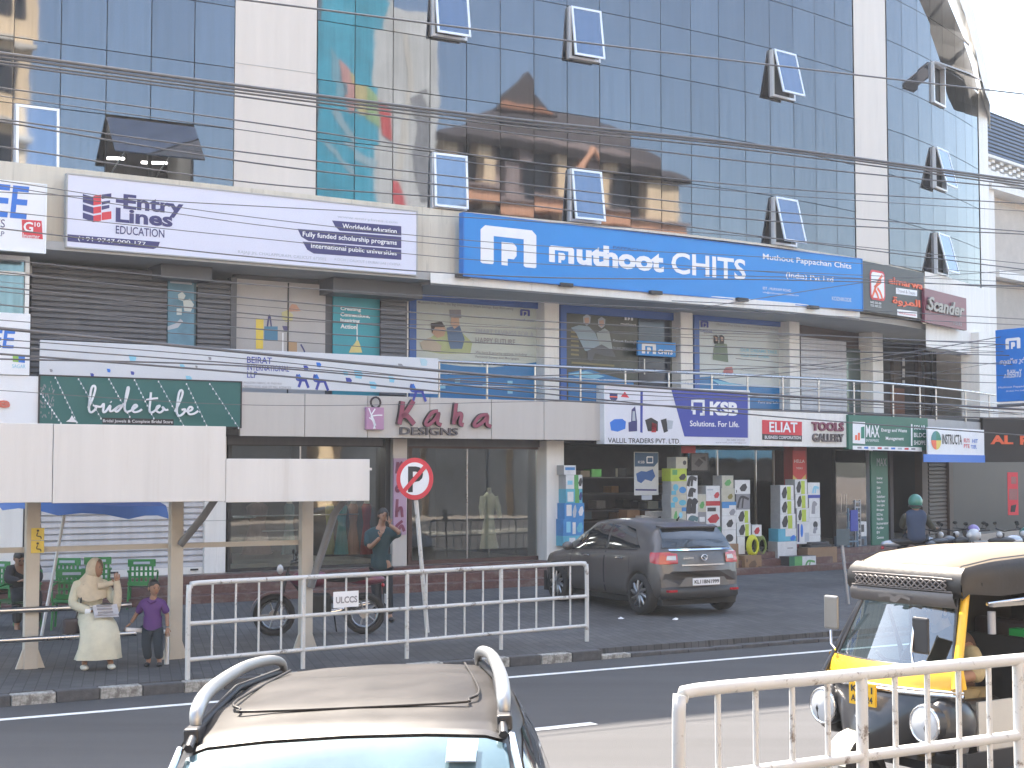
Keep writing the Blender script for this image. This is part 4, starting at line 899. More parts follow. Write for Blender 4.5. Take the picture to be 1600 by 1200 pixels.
# -- MAX sign
t, f = board('signboard', 'wide green energy and waste management sign over the dark shop door', 'sign', 1326, 648, 1450, 702, mat('max_green', (.0, .115, .075), .45), -.42, .15)
c = lambda L: [(1200 + a / 4, 560 + b / 4) for a, b in L]
ink(t, f, [c([(530, 395), (607, 398), (607, 535), (530, 530)])], k_white); ink(t, f, [c([(545, 480), (558, 478), (558, 510), (545, 510)]), c([(562, 465), (575, 465), (575, 512), (562, 512)])], k_orange, -.008); ink(t, f, [c([(582, 430), (603, 425), (603, 500), (582, 500)])], k_green, -.008)
words(t, f, 'MAX', 1353, 664, 1374, 683, k_white, bold=.02); words(t, f, 'ENTERPRISES', 1353, 686, 1373, 690, k_white); words(t, f, 'Energy and Waste', 1377, 669, 1417, 676, k_white, bold=.015); words(t, f, 'Management', 1384, 682, 1412, 689, k_white, bold=.015)
ink(t, f, [c([(894, 410), (903, 411), (903, 548), (894, 546)])], k_white)
for i, s in enumerate(('SOLAR', 'BLDC', 'SHOPPE')): words(t, f, s, 1428, 664 + i * 12, 1446, 671 + i * 12, k_white, bold=.02)
ink(t, f, [c([(530, 545), (960, 556), (962, 582), (530, 570)])], k_white)
for i in range(9): ink(t, f, [c([(560 + i * 42, 552 + i), (585 + i * 42, 552 + i), (585 + i * 42, 564 + i), (560 + i * 42, 563 + i)])], (k_grey, k_blue, k_mist, k_red)[i % 4], -.008)
# -- training institute sign
t, f = board('signboard', 'white and blue institute sign with four-colour oval logo', 'sign', 1450, 667, 1538, 722, k_white, -.62, .04)
zb_ = f.z(1450, 722); part('blue_strip', MB().box(-.30, f.W, -.012, -.002, zb_, zb_ + .19), k_blue, t, f.M)
mb = MB(); cx, cz = f.uv(1463, 688, -.01); rr = (f.x(1470) - f.x(1456)) / 2
for a0, m in ((0, k_green), (90, k_teal), (180, k_orange), (270, k_yel)):
    mb = MB(); mb.poly([(cx, cz)] + [(cx + rr * 1.1 * math.cos(R(a0 + k * 15)), cz + .23 * math.sin(R(a0 + k * 15))) for k in range(7)], -.01); part('emblem', mb, m, t, f.M)
words(t, f, 'INSTRUCTA', 1472, 678, 1503, 694, k_black, bold=.02)
for s, u, v, m in (('IELTS', 1506, 685, k_red), ('HIT', 1519, 686, k_blue), ('PTE', 1506, 694, k_red), ('TOEFL', 1517, 695, k_blue)): words(t, f, s, u, v, u + 9, v + 6, m, bold=.02)
words(t, f, 'PHONE : +91 9895 400 125 | 724841', 1468, 712, 1514, 717, k_white, -.01)
f = Fr(B.hit(1536, 690, -.3), atY(1690, 690, 40)); t, f = board('signboard', 'black shop fascia with orange letters, cut by the right edge', 'sign', 1537, 652, 1690, 722, mat('matt_black_board', (.009, .009, .012), .55), fr=f, depth=.2)
words(t, f, 'AL', 1548, 680, 1583, 694, k_orange, -.03, .04, .03); words(t, f, 'REEM', 1594, 681, 1650, 695, k_orange, -.03, .04, .03)
# -- green vertical board, red pillar banner, red poster, hanging poster
t, f = board('vertical_board', 'tall green price-list board with white lines standing by the dark passage', 'sign', 1362, 705, 1388, 862, mat('max_green', (.0, .115, .075), .45), .3, .05)
words(t, f, 'MAX', 1370, 716, 1385, 728, k_mist)
for i, v in enumerate((745, 752, 760, 767, 774, 781, 788, 795, 802, 809, 816, 823, 830, 838)): words(t, f, ('Inverter', 'Battery', 'Solar', 'UPS', 'Stabilizer', 'Water Heater', 'Solar Lights', 'Biogas', 'BLDC Fans', 'Waste Bins', 'Incinerator', 'Purifier', 'EV', 'Cameras')[i], 1370, v, 1370 + (9, 9, 6, 6, 13, 13, 12, 11, 9, 10, 18, 11, 5, 11)[i], v + 4, k_white, bold=.01)
t, f = board('pillar_banner', 'red and yellow banner on the red shop pillar above the box stack', 'banner', 1239, 704, 1259, 772, flatm('signal_red', (.50, .04, .04)), SO - .03, .02)
ink(t, f, [[(1239, 742), (1249, 752), (1259, 741), (1259, 772), (1239, 772)]], flatm('ochre', (.55, .40, .10))); words(t, f, 'HELLA', 1241, 718, 1257, 723, k_white); words(t, f, 'TOOLS', 1244, 730, 1254, 733, k_white)
t, f = board('poster', 'red poster on the dark wall beside the pole at the right edge', 'poster', 1575, 738, 1591, 805, k_red, .5, .02, fr=Fr(atY(1575, 770, 37), atY(1591, 770, 37.15)))
ink(t, f, [[(1577, 764), (1590, 764), (1590, 781), (1577, 781)], [(1580, 745), (1588, 745), (1588, 756), (1580, 756)]], flatm('dull_rose', (.3, .12, .12))); ink(t, f, [[(1580, 790), (1588, 788), (1586, 800), (1579, 800)]], k_black, -.008)
t, f = board('hanging_poster', 'white and blue pump poster hanging in the dark shop entrance', 'poster', 991, 706, 1029, 774, mat('poster_white', (.50, .52, .52), .5), .2, .015)
ink(t, f, [[(992, 707), (1028, 708), (1028, 722), (1022, 729), (992, 729)]], flatm('petrol', (.02, .075, .16))); words(t, f, 'KSB', 997, 720, 1007, 724, k_white, -.01); strokes(t, f, [[(1011, 714), (1020, 714), (1020, 723), (1011, 723), (1011, 714)]], .03, k_white, -.01, n=1)
ink(t, f, [[(994, 740), (1002, 736), (1010, 737), (1020, 733), (1024, 744), (1018, 752), (1008, 749), (1002, 755), (996, 752)]], flatm('pump_blue', (.02, .09, .28))); ink(t, f, [[(993, 764), (1026, 764.5), (1026, 767), (993, 766.5)]], k_navy)
part('tab', MB().box(f.x(1002), f.x(1018), 0, .01, f.z(1002, 781), f.z(1002, 774)), k_mist, t, f.M)
# -- blue chits sign on the pole at the right edge
f = Fr(atY(1556, 570, 25.5), atY(1690, 570, 24.0)); t, f = board('pole_sign', 'bright blue sign with Malayalam script on a steel pole, cut by the right edge', 'sign', 1556, 516, 1690, 628, mat('pole_sign_blue', (.0, .17, .62), .4), fr=f, depth=.12)
logo_uv(t, f, 1571, 529, 1594, 546, k_white)
words(t, f, '\u0d2e\u0d41\u0d24\u0d4d\u0d24\u0d42\u0d31\u0d4d\u0d31\u0d4d', 1562, 561, 1610, 572, k_white, bold=.01); words(t, f, '\u0d1a\u0d3f\u0d1f\u0d4d\u0d1f\u0d4d\u0d38\u0d4d', 1568, 578, 1596, 591, k_white, bold=.01)
words(t, f, 'Muthoot Pappachan Chits', 1560, 604, 1625, 608, k_white); words(t, f, '(India) Pvt Ltd', 1572, 610, 1600, 613, k_white)
xp = f.x(1594); part('pole', MB().tube([(xp, .2, .18), (xp, .2, f.z1_)], .055, 12), mat('galvanised', (.36, .37, .40), .45, metal=.6), t, f.M)
part('beam', MB().tube([(-.1, .15, f.z0_ - .06), (3, .15, f.z0_ - .06)], .03, 8), m_steel, t, f.M)

# ------------------------------------------------------------ prints on first-floor windows
def wprint(f, polys, m, y=-.006, par=bld): 
    mb = MB()
    for p in polys: uvpoly(mb, f, p, y)
    return part('window_print', mb, m, par, f.M)
f = OF[638]; zt = f.z(638, 456)
m_pr = mat('poster_pale_green', (.50, .56, .54), .3, var=.06, scale=.6); m_pb = mat('poster_blue', (.01, .17, .42), .3, var=.12, scale=1.2)
def officewin(u0, key, m_upper):
    f = OF[key]; wd = part('window', MB().box(.16, f.W - .16, .02, .05, Z1a + .16, f.z(u0, {638: 456, 874: 477, 1083: 489}[key]) - .16), m_upper, bld, f.M, label='printed office window')
    return f, wd
f, wd = officewin(638, 638, m_pr)
wprint(f, [[(688, 568), (720, 572), (770, 574), (838, 566), (838, 640), (640, 640), (640, 560)]], m_pb, .01, wd)
wprint(f, [[(657, 540), (672, 528), (690, 515), (722, 520), (738, 535), (735, 552), (690, 553), (662, 548)]], mat('poster_lime', (.40, .46, .24), .4), .012, wd)
wprint(f, [[(675, 508), (690, 505), (697, 515), (694, 525), (683, 528), (675, 520)]], k_skin, .005, wd); wprint(f, [[(673, 505), (690, 502), (696, 511), (680, 511), (675, 520)]], mat('hair_print', (.05, .04, .04), .6), .003, wd)
wprint(f, [[(698, 512), (718, 508), (726, 530), (722, 545), (704, 545), (700, 530)]], flatm('shirt_blue', (.10, .17, .30)), .004, wd); wprint(f, [[(705, 495), (717, 496), (718, 508), (710, 514), (704, 506)]], k_skin, .003, wd); wprint(f, [[(702, 484), (720, 484), (721, 497), (703, 496)]], k_grey, .002, wd)
wprint(f, [[(656, 535), (672, 527), (690, 540), (688, 550), (660, 546)]], flatm('cream_shirt', (.45, .40, .33)), .003, wd)
def wwords(wd, f, s, u0, v0, u1, v1, m, y=.0, bold=0): 
    x0, z1 = f.uv(u0, v0, y); x1, _ = f.uv(u1, v0, y); z0 = f.z(u0, v1, y); mb = MB(); put_text(mb, s, (x0, x1, z0, z1), y, bold); part('lettering', mb, m, wd, f.M)
wwords(wd, f, 'Muthoot Fine Chits, the Big Decision to Smart Savings, Easy Borrowing', 653, 470, 802, 475, k_grey, 0, .01)
wwords(wd, f, 'SMART SAVINGS FOR A', 743, 513, 834, 522, k_mist, 0, .02); wwords(wd, f, 'HAPPY FUTURE', 743, 527, 805, 536, k_grey, 0, .01); wwords(wd, f, 'We have 8 security options, including', 743, 548, 823, 553, k_grey, 0, .01); wwords(wd, f, 'Personal Surety and Mortgages', 743, 555, 811, 560, k_grey, 0, .01)
logo_uv(wd, f, 813, 483, 828, 493, k_dblue, 0.0); wwords(wd, f, 'muthoot', 806, 497, 834, 501, k_dblue)
for u, v in ((797, 598), (797, 612), (692, 604), (715, 595), (758, 604)): wprint(f, [[(u - 4, v - 3), (u + 4, v - 3), (u + 4, v + 3), (u - 4, v + 3)]], k_lb, .004, wd)
f, wd = officewin(874, 874, mat('dark_photo_print', (.045, .06, .055), .3, var=.5, scale=2.2))
wprint(f, [[(888, 582), (920, 577), (945, 585), (970, 592), (990, 598), (990, 645), (888, 640)]], m_pb, .008, wd); wprint(f, [[(888, 584), (915, 580), (945, 588), (930, 592), (900, 588)]], k_lb, .004, wd)
wprint(f, [[(892, 512), (905, 508), (920, 510), (930, 520), (938, 540), (925, 550), (914, 548), (905, 530), (900, 520)]], flatm('pale_shirt', (.28, .38, .46)), .003, wd)
wprint(f, [[(932, 520), (945, 513), (952, 518), (957, 545), (950, 552), (938, 545)]], flatm('pale_shirt2', (.34, .40, .42)), .002, wd)
for u, v in ((917, 500), (940, 504)): wprint(f, [[(u - 6, v - 5), (u, v - 9), (u + 6, v - 5), (u + 5, v + 5), (u, v + 9), (u - 5, v + 5)]], k_mist, .004, wd); wprint(f, [[(u - 4, v - 3), (u + 3, v - 4), (u + 4, v + 3), (u, v + 7), (u - 3, v + 4)]], k_skin, .001, wd)
for i in range(6): wprint(f, [[(892, 517 + i * 7), (904, 518 + i * 7), (905, 521 + i * 7), (892, 520 + i * 7)]], flatm('bench_olive', (.22, .20, .11)), .006, wd)
wprint(f, [[(893, 565), (960, 570), (960, 573), (893, 568)]], flatm('bench_olive', (.22, .20, .11)), .006, wd); wprint(f, [[(918, 548), (940, 538), (958, 548), (962, 558), (945, 556), (930, 552), (924, 565), (918, 562)]], flatm('slacks', (.10, .11, .13)), .0015, wd)
wwords(wd, f, 'muthoot', 970, 504, 994, 507, k_white); logo_uv(wd, f, 976, 493, 989, 500, k_white, 0.0); wwords(wd, f, 'Smart Savings', 958, 530, 995, 536, k_mist, 0, .01); wwords(wd, f, 'for your retirement plan', 958, 541, 994, 545, k_mist)
dr = part('door', MB().box(f.x(998), f.x(1047), .0, .018, Z1a, f.z(998, 492)), mat('dark_door_glass', (.03, .04, .065), .1, metal=.3), bld, f.M, label='dark glass office door behind the small chits sign')
part('handle', MB().tube([(f.x(1005), -.05, f.z(1005, 561)), (f.x(1005), -.05, f.z(1005, 585))], .015, 8), m_steel, dr, f.M)
wprint(f, [[(998, 487), (1050, 490), (1050, 500), (998, 497)]], k_dblue, -.008, wd)
t, f3 = board('door_sign', 'small blue sign with white arch logo hung across the dark glass door', 'sign', 997, 532, 1056, 555, m_sky_blue, 1.6, .06)
logo_uv(t, f3, 1003, 536, 1025, 552, k_white); words(t, f3, 'CHITS', 1028, 546, 1051, 553, k_white, bold=.04)
f, wd = officewin(1083, 1083, mat('poster_pale_mint', (.52, .58, .60), .3, var=.05, scale=.7))
wprint(f, [[(1087, 590), (1110, 588), (1140, 598), (1180, 604), (1219, 606), (1219, 650), (1087, 650)]], m_pb, .008, wd); wprint(f, [[(1110, 592), (1140, 598), (1165, 603), (1125, 601)]], k_lb, .004, wd)
wprint(f, [[(1116, 540), (1124, 535), (1136, 538), (1138, 566), (1114, 562)]], flatm('camo', (.16, .22, .16)), .003, wd)
for u in (1119, 1128): wprint(f, [[(u - 4, 524), (u, 523), (u + 4, 527), (u + 3, 537), (u - 3, 537)]], k_black, .002, wd); wprint(f, [[(u - 2, 526), (u + 2, 527), (u + 2, 533), (u - 1, 533)]], k_skin, .0, wd)
wprint(f, [[(1130, 580), (1134, 574), (1144, 573), (1146, 582), (1138, 586), (1131, 585)]], flatm('dull_pink', (.45, .16, .17)), .004, wd)
wwords(wd, f, 'Muthoot Fine Chits, easy borrowing, Smart Savings', 1120, 505, 1215, 509, k_grey); logo_uv(wd, f, 1095, 501, 1107, 511, k_dblue, .0); wwords(wd, f, 'muthoot', 1090, 514, 1113, 518, k_dblue)
wwords(wd, f, 'OUR DREAMS TAKE', 1157, 544, 1214, 549, k_lb, 0, .015); wwords(wd, f, 'YOUR CHIT SCHEME', 1157, 552, 1202, 557, k_lb, 0, .015); wwords(wd, f, 'We have 8 security options, including', 1157, 576, 1211, 580, k_grey); wwords(wd, f, 'Personal Surety and Mortgages', 1157, 583, 1203, 587, k_grey); wwords(wd, f, 'Pure and Safe', 1185, 626, 1216, 630, k_white, -.004)
# poster windows over the banner
f = PW1
def pp(polys, m, y=-.006): mb = MB(); [uvpoly(mb, f, p, y) for p in polys]; part('window_print', mb, m, bld, f.M)
pp([[(413, 510), (434, 510), (434, 533), (413, 532)]], flatm('bag_blue', (.06, .20, .34))); pp([[(400, 498), (412, 498), (411, 545), (400, 545)]], k_yel); pp([[(441, 509), (452, 510), (449, 518), (444, 518)]], flatm('lamp_violet', (.10, .09, .2))); pp([[(449, 534), (464, 534), (464, 551), (449, 550)]], flatm('box_tan', (.42, .27, .15)))
pp([[(440, 488), (450, 484), (458, 492), (457, 502), (446, 503), (441, 498)]], flatm('pale_yellow', (.50, .47, .24))); pp([[(450, 484), (456, 475), (463, 476), (470, 486), (452, 487)]], flatm('peach', (.50, .28, .20)), -.009); pp([[(441, 520), (443, 520), (443, 549), (441, 549)]], k_white)
mb = MB(); stroke(mb, [f.uv(a, b, -.006) for a, b in ((418, 510), (421, 492), (424, 510))], .03, -.006); stroke(mb, [f.uv(a, b, -.006) for a, b in ((470, 538), (476, 551), (466, 551))], .03, -.006); part('window_print', mb, k_navy, bld, f.M)
part('mullion', MB().box(f.x(449) - .01, f.x(449) + .01, -.02, 0, Z1a, f.z(368, 436)), m_dark, bld, f.M)
f = PW2
for i, s in enumerate(('Creating', 'Connections,', 'Inspiring', 'Action')): wwords(bld, f, s, 532, 479 + i * 9, 532 + (32, 46, 30, 25)[i], 486 + i * 9, k_white, -.006, .03)
pp([[(554, 537), (557, 532), (560, 532), (563, 540), (566, 551), (545, 551), (549, 542)]], flatm('lamp_yellow', (.62, .55, .22)), -.009); mb = MB(); stroke(mb, [f.uv(558, 505, -.006), f.uv(558, 520, -.006), f.uv(558, 532, -.006)], .02, -.006); part('window_print', mb, k_white, bld, f.M)
f = wallfr(263, 303, 1.08)
pp([[(263, 436), (303, 440), (303, 545), (262, 545)]], mat('teal_sticker', (.10, .25, .36), .4, var=.4, scale=1.2)); pp([[(262, 510), (275, 505), (282, 498), (286, 502), (278, 512), (262, 516)], [(266, 425), (300, 428), (300, 445), (266, 442)]], k_mist, -.009)
pp([[(278, 460), (285, 456), (290, 462), (286, 470), (279, 468)], [(286, 470), (297, 467), (303, 476), (298, 487), (288, 486)], [(276, 482), (284, 482), (284, 492), (276, 492)]], flatm('pale_gear', (.5, .56, .56)), -.009)
# cctv camera by the door
p = B.hit(318, 420, 1.0); t = thing('cctv_camera', 'white dome camera bracket under the soffit beside the teal door', 'camera', Matrix.Translation(p)); part('bracket', MB().box(-.05, .02, -.02, .1, -.02, .1), m_white, t); part('housing', MB().ball((0, -.05, -.05), .07), m_white, t); part('lens', MB().ball((.02, -.1, -.08), .035), m_black, t)
# ------------------------------------------------------------ overhead cables
m_cable = mat('black_cable', (.075, .075, .085), .32, spec=.8)
def cable(pts, dd, r, label, group='overhead cables', depth2=None):
    """a hanging cable through pixel points, hung in a vertical plane along the street"""
    dd = 17.3 + (dd - 14) * .3; r = r * 1.08
    P = [on_street(u, v, dd) for u, v in pts]; out = []
    for i in range(len(P) - 1):
        p0, p1, p2, p3 = P[max(i - 1, 0)], P[i], P[i + 1], P[min(i + 2, len(P) - 1)]
        for k in range(7):
            s = k / 7; out.append(.5 * ((2 * p1) + (-p0 + p2) * s + (2 * p0 - 5 * p1 + 4 * p2 - p3) * s * s + (-p0 + 3 * p1 - 3 * p2 + p3) * s ** 3))
    out.append(P[-1])
    return solo('overhead_cable', MB().tube(out, r, 6, caps=False), m_cable, label, 'cable', I4, group)
E = lambda a, b: [(-60, a[0] - (a[1] - a[0]) * .15)] + [(0, a[0]), (400, a[1]), (800, a[2]), (1200, a[3]), (1600, a[4])] + [(1660, a[4] + (a[4] - a[3]) * .15)]
for a, dd, r, lab in (
    ((-47, 2, 53, 101, 147), 14.5, .013, 'topmost single cable crossing the glass above every sash window row'),
    ((83, 137, 186, 229, 283), 13.5, .020, 'thick upper cable of the double bundle above the education sign'),
    ((89, 143, 191, 233, 287), 13.5, .015, 'second cable of the upper double bundle, just below the thickest one'),
    ((96, 148, 197, 238, 291), 13.6, .012, 'third cable of the upper bundle crossing the mirrored roof'),
    ((100, 154, 208, 256, 295), 13.4, .011, 'lowest cable of the upper bundle'),
    ((137, 192, 250, 293, 318), 14.2, .009, 'thin cable with drip beads under the upper bundle'),
    ((186, 240, 286, 330, 362), 14.6, .009, 'cable crossing the open dark awning window and tilted sashes'),
    ((190, 255, 301, 345, 366), 14.9, .010, 'cable just beneath the one over the awning window'),
    ((229, 286, 318, 371, 421), 15.2, .009, 'cable skimming the bottom edge of the glass'),
    ((300, 322, 344, 372, 412), 15.6, .006, 'fine cable across the logo of the education sign'),
    ((282, 340, 381, 402, 430), 15.6, .005, 'fine cable running over the large white letters of the blue sign'),
    ((290, 351, 392, 425, 452), 15.8, .005, 'fine cable through the ribbons of the education sign'),
    ((357, 402, 432, 437, 447), 15.0, .008, 'cable drooping along the lower part of the blue chits sign'),
    ((425, 467, 499, 520, 540), 14.4, .008, 'cable across the top of the poster windows'),
    ((448, 491, 524, 545, 556), 14.4, .008, 'cable across the heads in the office posters'),
    ((455, 498, 512, 534, 551), 14.8, .005, 'fine cable across the charcoal shutter'),
    ((476, 514, 538, 556, 570), 14.2, .008, 'cable across the middle of the office posters'),
    ((513, 552, 589, 617, 640), 13.0, .019, 'thick bright-edged cable passing over the pale banner'),
    ((541, 570, 600, 622, 646), 13.2, .008, 'thin cable below the thick one on the banner'),
    ((553, 584, 621, 641, 655), 13.4, .012, 'dark cable sloping down over the banner end towards the pump sign'),
    ((561, 573, 610, 650, 680), 13.7, .010, 'lower dark cable over the banner left of the script sign'),
    ((330, 372, 410, 424, 441), 14.3, .005, 'fine cable under the ribbons of the lilac education sign'),
    ((405, 445, 470, 489, 508), 14.6, .006, 'cable just under the long blue sign and its canopy'),
    ((440, 478, 510, 528, 545), 14.9, .004, 'hair-thin cable across the poster windows'),
    ((500, 530, 556, 573, 588), 14.5, .005, 'thin cable just above the pale banner'),
    ((530, 562, 604, 628, 648), 13.9, .006, 'thin cable across the banner lettering'),
    ((150, 206, 262, 303, 330), 15.0, .006, 'thin cable between the two cables over the awning window'),
    ((610, 633, 628, 617, 560), 14.0, .004, 'hair-thin cable sagging over the grey fascia and green script sign')):
    cable(E(a, 0), dd, r, lab)
for pts, dd, r, lab in (
    ([(700, 592), (1070, 579), (1310, 566), (1600, 520), (1660, 505)], 15, .008, 'cable rising to the right over the pale shutter'),
    ([(900, 600), (1170, 588), (1400, 560), (1600, 533), (1660, 524)], 15.2, .006, 'thinner cable rising to the right under its thicker twin'),
    ([(1100, 480), (1345, 442), (1450, 432), (1660, 418)], 15.4, .006, 'cable rising across the black travel sign'),
    ([(1100, 430), (1345, 436), (1500, 445), (1660, 450)], 15.3, .006, 'level cable over the red travel logo'),
    ([(1050, 470), (1345, 484), (1480, 492), (1660, 502)], 15.5, .007, 'pale-lit cable under the travel and maroon signs'),
    ([(1100, 520), (1345, 527), (1480, 533), (1660, 534)], 15.5, .006, 'cable crossing the dark recess of the upper hall'),
    ([(1200, 545), (1400, 552), (1500, 551), (1660, 552)], 15.6, .006, 'level cable left of the Malayalam sign'),
    ([(1150, 560), (1380, 582), (1500, 596), (1660, 600)], 15.7, .006, 'cable just above the balcony top rail at the right')):
    cable(pts, dd, r, lab)

# ------------------------------------------------------------ steel crowd barriers
def worn_white():
    m = mat('chipped_white_paint', (.55, .55, .54), .45, var=.05); N = m.node_tree.nodes; L = m.node_tree.links; b = N['Principled BSDF']
    tc = N.new('ShaderNodeTexCoord'); n = N.new('ShaderNodeTexNoise'); n.inputs['Scale'].default_value = 7; n.inputs['Detail'].default_value = 9; n.inputs['Roughness'].default_value = .75; L.new(tc.outputs['Object'], n.inputs[0])
    r = N.new('ShaderNodeMapRange'); r.inputs[1].default_value = .565; r.inputs[2].default_value = .64; L.new(n.outputs[0], r.inputs[0])
    mx = N.new('ShaderNodeMix'); mx.data_type = 'RGBA'; src = b.inputs['Base Color'].links[0].from_socket; L.new(r.outputs[0], mx.inputs[0]); L.new(src, mx.inputs[6]); mx.inputs[7].default_value = (.17, .14, .12, 1); L.new(mx.outputs[2], b.inputs['Base Color']); return m
m_bar = worn_white()
def barrier(name_label, p0, p1, z0, h, nb_, posts, r=.028, low=.22, mid=.62, flat=None, round_left=True, round_right=True, M_=None):
    W_ = (p1 - p0).length; f = Fr(p0.xy, p1.xy, z0)
    t = thing('crowd_barrier', name_label, 'barrier', f.M, 'steel barriers along the road')
    c = .11; pts = []
    if round_left: pts = [(0, 0, 0), (0, 0, h - c), (c * .3, 0, h - c * .3), (c, 0, h)]
    else: pts = [(0, 0, h)]
    pts += [(W_ * k / 6, 0, h) for k in range(1, 6)]
    if round_right: pts += [(W_ - c, 0, h), (W_ - c * .3, 0, h - c * .3), (W_, 0, h - c), (W_, 0, 0)]
    else: pts += [(W_, 0, h)]
    part('frame', MB().tube(cr(pts, 3), r, 12), m_bar, t)
    for z in (low, mid): part('rail', MB().tube([(0.0, 0, z), (W_ / 2, 0, z), (W_, 0, z)], r * .88, 10), m_bar, t)
    for k in range(1, nb_):
        x = W_ * k / nb_
        if k in posts: part('post', MB().tube([(x, 0, 0), (x, 0, h - .01)], r * .95, 10), m_bar, t)
        else: part('bar', MB().tube([(x, 0, low), (x, 0, h - .01)], r * .46, 8), m_bar, t)
    return t, f
pa, pb_ = atZ(293, 1062, .12), atZ(917, 1003, .12)
t, f = barrier('long white steel barrier on the far kerb carrying a small lettered plate', pa, pb_, .12, 1.07, 20, (5, 10, 15), .029)
sgn_z = f.z(541, 949)
x0, zt = f.uv(521, 925, -.04); x1, _ = f.uv(560, 925, -.04); zb = f.z(521, 950, -.04)
pl = thing('name_plate', 'small white lettered plate tied to the far barrier', 'sign', f.M); part('plate', MB().box(x0, x1, -.045, -.035, zb, zt), k_white, pl, f.M); mb = MB(); put_text(mb, 'ULCCS', (x0 + .03, x1 - .02, zb + .05, zt - .06), -.049, .03); part('lettering', mb, k_grey, pl, f.M)
n0 = Vector((1.03, 0, 0)); D7 = 6.55
def sd_at(u, d): q = on_street(u, 700, d); return Vector((q.x, q.y, 0))
q0 = sd_at(1058, D7); q1 = q0 + TS * 5.4
t, f = barrier('close white steel barrier in front of the yellow and black auto rickshaw', q0, q1, .16, 1.10, 20, (5, 10, 15), .038, .2, .62)
q0 = sd_at(1456, 17.5); t, f = barrier('distant steel barrier in front of the parked motorbikes', q0, q0 + TS * 4.0, .12, 1.0, 16, (5, 11), .03)

# ------------------------------------------------------------ no-parking sign
b0 = atZ(668, 990, .13); top = atY(650, 782, b0.y - .05)
t = thing('no_parking_sign', 'round red and white no parking sign on a leaning pole', 'sign', Matrix.Translation(b0))
lt = top - b0; part('pole', MB().tube([(0, 0, 0), tuple(lt * .5), tuple(lt * 1.0)], .032, 10), m_bar, t)
c = atY(648, 748, b0.y - .12); rr = 29 / 2300 * c.y
Ms = Matrix.Translation(c) @ Matrix.Rotation(R(-4), 4, 'Z'); mb = MB(); disc(mb, (0, 0), rr, 0, 40, rr * 1.13, .02); part('face', mb, k_red, t, Ms)
mb = MB(); disc(mb, (0, 0), rr * .78, -.004, 40, rr * .88, .004); part('face', mb, k_white, t, Ms)
mb = MB(); put_text(mb, 'P', (-rr * .36, rr * .45, -rr * .72, rr * .66), -.008, .03, .003); part('lettering', mb, k_black, t, Ms)
a = R(49); mb = MB(); ww = rr * .11; dx, dz = math.cos(a), math.sin(a); L_ = rr * .84; mb.poly([(-dx * L_ - dz * ww, -dz * L_ + dx * ww), (-dx * L_ + dz * ww, -dz * L_ - dx * ww), (dx * L_ + dz * ww, dz * L_ - dx * ww), (dx * L_ - dz * ww, dz * L_ + dx * ww)], -.013); part('slash', mb, k_red, t, Ms)
part('bracket', MB().box(-.03, .03, .02, .06, -rr * .9, rr * .5), m_steel, t, Ms)
# thin grey post in front of the steps
b1 = atZ(1326, 945, .14); hz = atY(1314, 852, b1.y).z
t = thing('short_sign_post', 'thin grey post with small square plate in front of the shop steps', 'post', Matrix.Translation(b1)); part('post', MB().tube([(0, 0, 0), (-.1, 0, hz - .14)], .03, 8), mat('galvanised', (.36, .37, .40), .45, metal=.6), t); part('plate', MB().box(-.2, .02, -.03, -.01, hz - .14, hz + .14), mat('petrol_plate', (.05, .09, .12), .5), t)

# ------------------------------------------------------------ bus shelter
m_board = mat('shelter_board', (.63, .625, .62), .6, var=.07, scale=1.1, streak=1); grime(m_board, (.42, .38, .34), .28, .56, .76, (5, 5, .3)); m_beige = mat('beige_post', (.50, .465, .41), .6, var=.08)
DS = 17.9
def pat(u, v, d): return on_street(u, v, d)
fs = Fr(pat(-60, 700, DS).xy, pat(600, 700, DS).xy)
sh = thing('bus_shelter', 'open bus shelter with blank off-white fascia boards, beige posts and steel bench rails', 'bus shelter', fs.M)
DF = -1.1                                                # the boards hang forward of the posts
part('fascia_board', MB().box(fs.x(-60, 700, DF) - 2, fs.x(83, 700, DF) - .004, DF, DF + .06, fs.z(83, 785, DF), fs.z(83, 662, DF)), m_board, sh, fs.M, bevel=.006)
part('fascia_board', MB().box(fs.x(83, 700, DF) + .004, fs.x(353, 700, DF), DF, DF + .06, fs.z(200, 785, DF), fs.z(200, 664, DF)), m_board, sh, fs.M, bevel=.006)
part('fascia_board', MB().box(fs.x(353, 700, DF) + .004, fs.x(578, 700, DF), DF, DF + .06, fs.z(450, 784, DF), fs.z(450, 717, DF)), m_board, sh, fs.M, bevel=.006)
part('roof_sheet', MB().box(fs.x(-60) - 2, fs.x(530), DF + .07, .8, fs.z(400, 735, DF), fs.z(400, 731, DF)), m_board, sh, fs.M)
for u, v in ((55, 1040), (278, 1026), (480, 1014)):
    x = fs.x(u); wd = .16
    part('post', MB().box(x - wd / 2, x + wd / 2, -.06, .06, .1, 2.45), m_beige, sh, fs.M, bevel=.008)
    if u > 60:
        part('brace', MB().tube([(x + .03, -.1, .95 if u > 300 else 1.55), (x + .2, -.45, 1.9), (x + .28, -.8, 2.2)], .055, 4), mat('grey_brace', (.20, .20, .21), .5), sh, fs.M)
    for sx in (-1, 1): part('gusset', MB().add([(x + sx * wd / 2, -.02, .1), (x + sx * (wd / 2 + .1), -.02, .1), (x + sx * wd / 2, -.02, .38), (x + sx * wd / 2, .02, .1), (x + sx * (wd / 2 + .1), .02, .1), (x + sx * wd / 2, .02, .38)], [(0, 1, 2), (5, 4, 3), (0, 3, 4, 1), (1, 4, 5, 2), (2, 5, 3, 0)]), m_beige, sh, fs.M)
part('crossbar', MB().box(fs.x(-60) - 1, fs.x(470, 850, .1), .07, .12, fs.z(150, 860, .1), fs.z(150, 852, .1)), m_beige, sh, fs.M)
